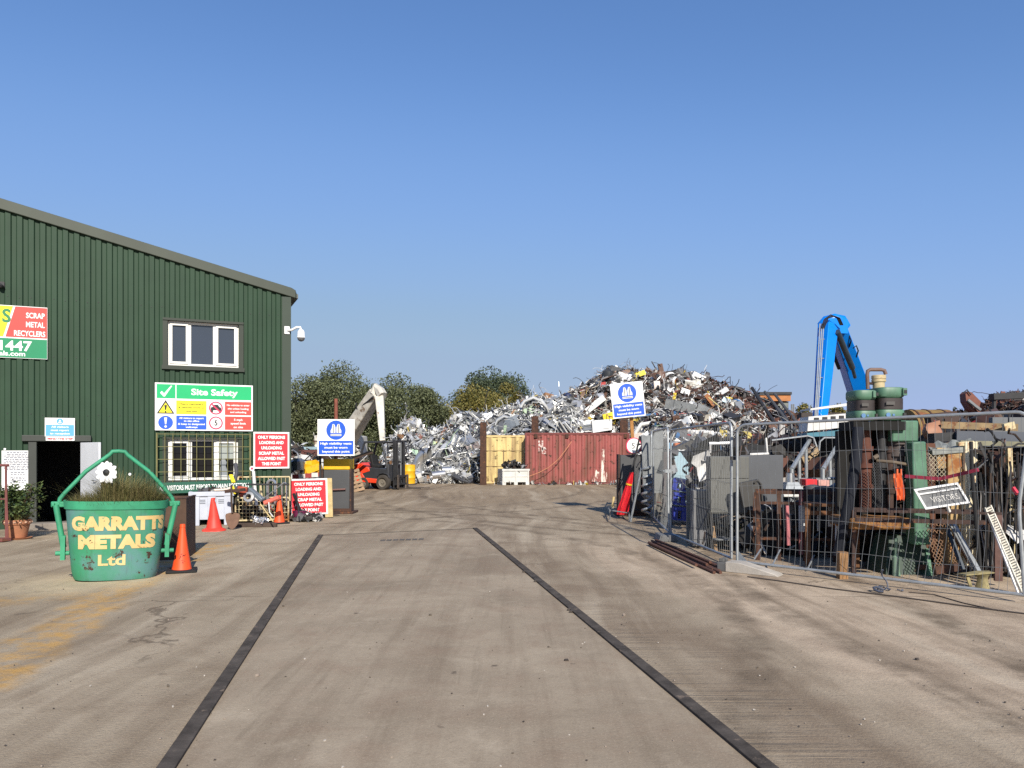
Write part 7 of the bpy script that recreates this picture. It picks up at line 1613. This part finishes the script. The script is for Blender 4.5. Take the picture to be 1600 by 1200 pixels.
def diamond(b, W, H, p, r, y=0):
    nx = max(1, int(W / p)); nz = max(1, int(H / (p * 1.3)))
    for i in range(nx):
        for j in range(nz):
            x0, x1 = -W / 2 + W * i / nx, -W / 2 + W * (i + 1) / nx; z0, z1 = H * j / nz, H * (j + 1) / nz
            b.bar((x0, y, z0), (x1, y, z1), r, 4); b.bar((x1, y, z0), (x0, y, z1), r, 4)
diamond(b, .12, .6, .03, .004); b.build('mesh_strip', DARK, o, smooth=False)
rod('timber_post', 'short orange-brown timber post standing left of the green machine', 'post', P(1316, 904, 9.65), P(1316, 862, 9.65), .075, mat('orange_brown_timber', (.24, .13, .055), .85, 0, .3, 6), 4)
rod('red_tape', 'dull red barrier tape stretched along the fence above the VISITORS sign', 'tape', P(1415, 744, 9.35), P(1528, 734, 8.75), .028, mat('dull_red_tape', (.26, .02, .045), .6, 0, .3, 6), 4, bends=[P(1452, 747, 9.15), P(1470, 748, 9.1), P(1495, 742, 8.95)])
# ------------------------------------------------------------------ cream rusty frame, screens, bars on the far right
YQ = 9.9
o = thing('cream_machine_frame', 'tall cream machine frame streaked with orange rust right of the green machine', 'machine', (P(1505, 0, YQ).x, YQ, 0)); L0 = Vector(o.location); k = YQ / FPX
b = MB(); zt = P(0, 690, YQ).z
b.b2(.03, .19, .0, .25, .12, zt); b.build('column', mat('rust_streaked_cream', (.68, .59, .40), .7, 0, .2, 3, .36, (.20, .075, .018), rs=2.6), o, bevel=.01)
b = MB(); b.b2(-.16, .028, .06, .25, .12, zt - .08); b.b2(-.28, -.161, .10, .25, zt - .35, zt - .08); b.build('side_plate', mat('rust_brown_cream', (.40, .27, .12), .75, 0, .3, 3, .5, (.16, .06, .018), rs=2.4), o, bevel=.008)
b = MB(); b.b2(-.40, -.281, .14, .22, .2, zt - .02); b.build('back_plate', mat('deep_rust_plate', (.10, .04, .022), .85, 0, .3, 4, .3), o, smooth=False)
b = MB(); diamond(b, .22, .36, .045, .004, .06); 
for i, v in enumerate(b.v): b.v[i] = (v[0] - .30, v[1], v[2] + P(0, 752, YQ).z - .0)
b.build('mesh_screen', mat('cream_mesh', (.42, .36, .25), .7, 0, .3, 6, .3), o, smooth=False)
b = MB(); b.beam((-.55, .05, .10), (.55, .05, .10), .06, .06); b.build('foot_beam', RUST, o)
o = thing('expanded_mesh', 'rusty expanded metal screen leaning low under the VISITORS sign', 'mesh', P(1478, 882, 9.5), rot=(-8, -9, 0)); b = MB(); diamond(b, .27, .56, .045, .005); b.build('mesh_screen', mat('rusty_brown_mesh', (.20, .11, .06), .8, 0, .3, 6, .3), o, smooth=False); b = MB(); b.b2(-.15, .17, -.02, .02, -.10, -.002); b.build('edge_bar', RUST, o)
slab('brown_box', 'dull brown upright box between the green column and the cream frame', 'box', 1446, 1461, 707, 745, 10.0, mat('dull_brown_paint', (.12, .075, .058), .7, 0, .15, 4), .15)
slab('dark_box', 'dark narrow upright box beside the dull brown box', 'box', 1439, 1446, 712, 745, 10.05, mat('dark_green_grey', (.035, .042, .038), .6), .15)
o = thing('rusty_bench', 'brown angle iron bench frame with an upright leg below the VISITORS sign', 'bench frame', (P(1440, 0, 9.35).x, 9.35, 0), -16); k = 9.35 / FPX; L0 = Vector(o.location)
za, zb_ = P(0, 798, 9.35).z, P(0, 811, 9.35).z
b = MB(); b.b2(-.75, .86, -.02, .02, za - .03, za); b.b2(-.75, .75, -.02, .02, zb_ - .05, zb_); b.b2(-.75, .86, .35, .39, za - .03, za); b.build('rail', RUSTD, o, smooth=False)
b = MB(); b.b2(.78, .86, -.03, .03, .06, za - .031); b.build('leg', mat('purple_brown_rust', (.11, .06, .05), .85, 0, .3, 6), o, smooth=False); b = MB(); b.b2(-.74, -.69, .3, .38, .0, za - .031); b.build('leg', RUSTD, o, smooth=False)
def leanbar(lab, a, b_, Y0, Y1, w_, h_, m, name='angle_bar', cat='bar'): 
    p, q = P(a[0], a[1], Y0), P(b_[0], b_[1], Y1); return tag(MB().beam((0, 0, 0), q - p, w_, h_, up=(0, 1, 0)).build(name, m, loc=p), lab, cat)
leanbar('pair of grey angle bars leaning under the VISITORS sign, the wider one', (1530, 894), (1488, 815), 8.95, 9.5, .045, .03, GALV)
leanbar('thin grey bar beside the wider angle bar under the VISITORS sign', (1524, 893), (1482, 815), 9.0, 9.5, .022, .02, GALVD)
leanbar('blue-black bar leaning against the rusty expanded screen', (1505, 890), (1478, 820), 9.3, 9.6, .05, .02, mat('blue_black_bar', (.02, .035, .055), .5))
leanbar('orange rusty bar leaning behind the grey angle bars', (1516, 880), (1493, 835), 9.4, 9.7, .06, .03, RUSTO)
o = thing('wood_stump', 'cream peeling stump with a ragged flat top at the fence foot', 'stump', G(1536, 922)); o.scale = (.62, .62, .85); STM = mat('mossy_cream_bark', (.26, .22, .11), .9, 0, .4, 7, .3, (.07, .06, .03))
b = MB(); b.lathe([(.001, 0), (.13, .0), (.115, .05), (.09, .12), (.085, .17), (.10, .20), (.12, .215), (.001, .22)], 16)
for i, v in enumerate(b.v): a = math.atan2(v[1], v[0]); b.v[i] = (v[0] * (1 + .15 * math.sin(a * 3)) , v[1], v[2])
b.build('stump_body', STM, o); b = MB(); b.prism([(-.42, .20), (.16, .235), (.17, .25), (-.05, .25), (-.25, .225), (-.42, .215)], -.08, .12); b.build('ragged_top', STM, o, smooth=False); b = MB(); b.beam((-.30, 0, .2), (-.22, 0, .03), .03, .05); b.build('peeling_strip', STM, o)
o = thing('slotted_rail', 'white slotted rail like a small ladder leaning inside the right end of the fence', 'rail', P(1602, 925, 8.5)); L0 = Vector(o.location); q = P(1543, 792, 9.2) - L0; b = MB(); sd = Vector((.034, 0, .015))
b.beam(sd * -1, q - sd, .014, .03, up=(0, 1, 0)); b.beam(sd, q + sd, .014, .03, up=(0, 1, 0))
for t in range(34): c_ = q * ((t + .5) / 34); b.beam(c_ - sd, c_ + sd, .014, .025, up=(0, 1, 0))
b.build('slotted_strip', mat('cream_white_strip', (.60, .57, .48), .6, 0, .15, 5), o, smooth=False)
leanbar('thin white strip leaning just left of the slotted white rail', (1592, 930), (1540, 795), 8.5, 9.2, .016, .02, WHITE, 'white_strip', 'strip')
for (x0, x1, y0, y1, lab) in ((1574, 1584, 700, 800, 'cream flaking post holding up the shed edge at the right'), (1583, 1588, 815, 880, 'lower thin cream flaking post at the right end of the fence')):
    rod('cream_post', lab, 'post', P((x0 + x1) / 2, y1, 9.6), P((x0 + x1) / 2 - 3, y0, 9.6), (x1 - x0) * .5 * 9.6 / FPX, CREAM, 4)
# shed edge: long beams
BLG = mat('blue_grey_beam', (.075, .085, .105), .5, 0, .12, 2, .04); MOSS = mat('mossy_grey_edge', (.20, .19, .13), .85, 0, .3, 4)
m = MB(); m.beam((0, 0, 0), P(1700, 685, 9.9) - P(1493, 681, 10.3), .12, .13); m.beam(Vector((0, .0, -.12)), P(1700, 685, 9.9) - P(1493, 681, 10.3) + Vector((0, 0, -.10)), .16, .04); tag(m.build('steel_beam', BLG, smooth=False, loc=P(1493, 681, 10.3)), 'long blue-grey steel beam lying level at the top right behind the fence', 'beam')
leanbar('mossy pale edge strip just under the long blue-grey beam', (1500, 692), (1720, 696), 10.05, 9.7, .06, .05, MOSS, 'roof_edge', 'edge')
leanbar('dark box beam left of the long blue-grey beam', (1455, 684), (1492, 682), 10.4, 10.4, .12, .16, DARK, 'box_beam', 'beam')
leanbar('rusty yellow edged long beam above the blue-grey beam', (1470, 664), (1590, 668), 11.2, 11.0, .10, .035, mat('tan_rusty_edge', (.24, .17, .09), .85, 0, .4, 5, .35), 'edge_beam', 'beam')
for (x0, x1, lab) in ((1551, 1575, 'left one of two plain grey panels at the top right behind the fence rail'), (1577, 1640, 'right one of two plain grey panels at the top right behind the fence rail')):
    slab('roof_sheet', lab, 'panel', x0, x1, 652, 684, 11.6, mat('plain_grey_panel', (.13, .135, .14), .7, 0, .12, 2), .1)
m = MB(); random.seed(6); vs = []; nx = 10
for i in range(nx + 1):
    u = i / nx
    for j in range(3): vs.append((u * .62, -.05 + .1 * j, .03 * math.sin(i * 1.9 + j) + .05 * u - .04 * abs(j - 1) + (.10 if j == 2 else 0)))
m.add(vs, [(i * 3 + j, (i + 1) * 3 + j, (i + 1) * 3 + j + 1, i * 3 + j + 1) for i in range(nx) for j in range(2)]); m.box((.3, .0, -.03), (.6, .12, .07), (0, -5, 0))
tag(m.build('bent_sheet', mat('dented_galvanised', (.24, .25, .23), .5, .3, .4, 8), smooth=False, loc=P(1453, 700, 10.0)), 'dented galvanised tray lying under the dark box beam', 'tray')
leanbar('cream rusty crossbar joining the cream frame to the shed edge', (1496, 694), (1520, 692), 9.95, 9.95, .05, .06, CREAM, 'crossbar', 'bar')
rod('black_pole', 'tall bent black hose hanging down inside the right half of the nearest panel', 'hose', P(1517, 690, 9.3), P(1532, 895, 9.0), .022, BLACK, 8, bends=[P(1519, 740, 9.25), P(1524, 800, 9.15)])
rod('black_cable', 'black cable looping over the long blue-grey beam', 'cable', P(1539, 674, 9.9), P(1549, 697, 9.7), .014, BLACK, 6, bends=[P(1543, 670, 9.8), P(1550, 676, 9.7), P(1558, 690, 9.7)])
o = MB().lathe([(.001, 0), (.10, 0), (.12, .05), (.12, .12), (.04, .16), (.001, .16)], 16).build('copper_cylinder', mat('copper_brown', (.32, .15, .085), .6, 0, .25, 5, .2), loc=P(1451, 679, 10.6), rz=(60, 20, 0)); tag(o, 'copper brown rusty casting left of the dark box beam', 'casting')
leanbar('copper coloured crumpled bar above the dark box beam', (1447, 666), (1468, 660), 10.8, 10.8, .06, .05, mat('copper_brown', (.32, .15, .085)), 'copper_bar', 'bar')
leanbar('rusty cream knuckle on the end of the rusty yellow beam', (1568, 668), (1584, 664), 10.9, 10.9, .10, .06, CREAM, 'beam_end', 'bracket')
# rusty tank
o = thing('rusty_tank', 'round-topped rusty yellow tank lying beyond the green machine', 'tank', (P(1446, 0, 17).x, 17, 0)); k = 17 / FPX; zt = P(0, 640, 17).z; TK = mat('rusty_yellow_tank', (.20, .125, .04), .85, 0, .35, 2.5, .4, (.13, .05, .02))
b = MB(); pts = [(-32 * k, 0, 0)]; n_ = 14; b2_ = []
for j in range(n_ + 1): a = math.pi * j / n_; b2_.append((-.62 * math.cos(a), zt - .62 + .62 * math.sin(a)))
b2_ = [(-.62, .3)] + b2_ + [(.62, .3)]; b.prism(b2_, -32 * k, 30 * k); b.tf(Matrix.Rotation(R(90), 4, 'Z')); b.build('shell', TK, o, ang=20)
for q in (-20, 4, 24): b = MB(); b.prism([(x * 1.01, z + (.012 if z > .5 else 0)) for x, z in b2_], q * k - .02, q * k + .02); b.tf(Matrix.Rotation(R(90), 4, 'Z')); b.build('hoop', RUST, o)
# visitors sign on the fence
fd = (F1 - F0).normalized(); fa = math.degrees(math.atan2(fd.y, fd.x)); 
Yv = 8.72; o = thing('visitors_sign', 'white framed grey VISITORS sign hanging crooked on the nearest fence panel', 'sign', P(1471, 775, Yv), rot=(0, -11, fa + 24)); k = Yv / FPX; W = 62 * k * 1.0; H = 34 * k
b = MB(); t = .022; SH = -.30
def skew(b):
    for i, v in enumerate(b.v): b.v[i] = (v[0] + SH * v[2], v[1], v[2])
    return b
b.b2(-W / 2, W / 2, -.02, .02, -H / 2, -H / 2 + t); b.b2(-W / 2, W / 2, -.02, .02, H / 2 - t, H / 2); b.b2(-W / 2, -W / 2 + t, -.02, .02, -H / 2 + t, H / 2 - t); b.b2(W / 2 - t, W / 2, -.02, .02, -H / 2 + t, H / 2 - t); b.b2(-W / 2 + t, W / 2 - t, -.018, .0, H * .20, H * .27); skew(b).build('frame', WHITE, o, smooth=False)
b = MB(); b.b2(-W / 2 + t, W / 2 - t, -.003, .015, -H / 2 + t, H / 2 - t); skew(b).build('panel', mat('dull_grey_panel', (.17, .175, .18), .5, 0, .25, 14), o, smooth=False)
b = MB(); put_text(b, 'VISITORS', .02, -H * .11, W * .62, H * .26, -.006, .01); skew(b).build('lettering', mat('worn_white_lettering', (.62, .61, .58), .7, 0, .2, 20), o, smooth=False)
leanbar('small white bracket under the VISITORS sign', (1484, 800), (1480, 792), 8.9, 8.9, .03, .02, WHP, 'small_bracket', 'bracket')
rod('red_rag', 'small bright red rag tied to the bent end post of the fence', 'rag', P(1583, 762, 8.3), P(1590, 772, 8.25), .022, mat('bright_red_rag', (.50, .02, .05), .6), 5)
rod('end_stay', 'thin black tie round the bent fence end post', 'tie', P(1575, 779, 8.45), P(1598, 777, 8.25), .008, BLACK, 5)
# ------------------------------------------------------------------ dark clutter masses
def region(x0, x1, y0, y1, Y0, Y1):
    def f():
        Y = random.uniform(Y0, Y1); x = random.uniform(x0, x1); p = P(x, random.uniform(y0, y1), Y)
        p.z = max(p.z, .04); return p
    return f
K2 = ['bar', 'sheet', 'box', 'hose', 'angle', 'bar', 'curl']
fill('clutter', 'dark scrap metal crowded under and behind the rusty frames', region(1165, 1345, 795, 868, 11.6, 14.5), 420, K2, (.12, .5), [(DARKS, 6), (GREYS, 1)], 51)
fill('clutter', 'mixed scrap piled between the pale blue cabinet and the nearest fence posts', region(1075, 1165, 700, 790, 14, 20), 300, K2, (.12, .6), [(DARKS, 3), (GREYS, 3), (MIX_P, 3)], 52)
fill('clutter', 'dark scrap piled beyond the large grey panel up to the teal beam', region(1150, 1345, 684, 760, 17.5, 24), 520, K2, (.15, .8), [(DARKS, 8), (GREYS, 1), (RUST_P, 2)], 53)
fill('clutter', 'dark bars, cables and rods hanging at the right end of the fence', region(1532, 1640, 700, 900, 9.5, 11), 420, ['bar', 'hose', 'bar', 'angle', 'sheet'], (.12, .6), [(DARKS, 6), (RUST_P, 1), (GREYS, .5)], 54)
fill('clutter', 'dark scrap packed behind the green machine and cream frame', region(1325, 1540, 690, 890, 10.7, 12.5), 700, K2, (.12, .5), [(DARKS, 8), (RUST_P, 2)], 55)
fill('clutter', 'rusty and grey scrap heaped between the tank and the plain grey panels', region(1470, 1640, 664, 692, 12, 16), 330, K2, (.12, .6), [(RUST_P, 3), (DARKS, 3), (GREYS, 2)], 56)
fill('clutter', 'grey sheets and scrap standing behind the far fence panels', region(1006, 1048, 690, 800, 18.5, 22), 200, K2, (.15, .6), [(GREYS, 3), (ALU_M, 2), (DARKS, 2)], 57)
fill('clutter', 'scrap lying under the raised steel cabinet', region(1100, 1175, 815, 850, 12.3, 15), 130, K2, (.12, .4), [(DARKS, 5), (GREYS, 1)], 58)
random.seed(61); m = MB()
for k in range(60):
    x = random.uniform(1535, 1600); Y = random.uniform(9.2, 10); a = P(x, random.uniform(860, 900), Y); b_ = P(x + random.uniform(-14, 10), random.uniform(700, 760), Y + random.uniform(0, .4)); m.tube([a, (a + b_) / 2 + Vector((random.uniform(-.06, .06), 0, 0)), b_], random.uniform(.006, .016), 5)
tag(m.build('hanging_rods', DARKS), 'dense upright dark rods and cables behind the slotted white rail', 'rods', kind='stuff')
# added dark backing sheets in the gaps, so the clutter reads as packed
BK = mat('dark_backing_sheet', (.010, .009, .008), .9, 0, .4, 2)
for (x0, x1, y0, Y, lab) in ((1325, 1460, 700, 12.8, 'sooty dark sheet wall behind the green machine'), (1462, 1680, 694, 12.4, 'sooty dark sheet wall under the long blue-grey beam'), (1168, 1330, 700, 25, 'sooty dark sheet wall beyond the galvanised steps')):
    slab('dark_backing', lab, 'wall', x0, x1, y0, YG and HZ + EYE * FPX / Y, Y, BK, .08)
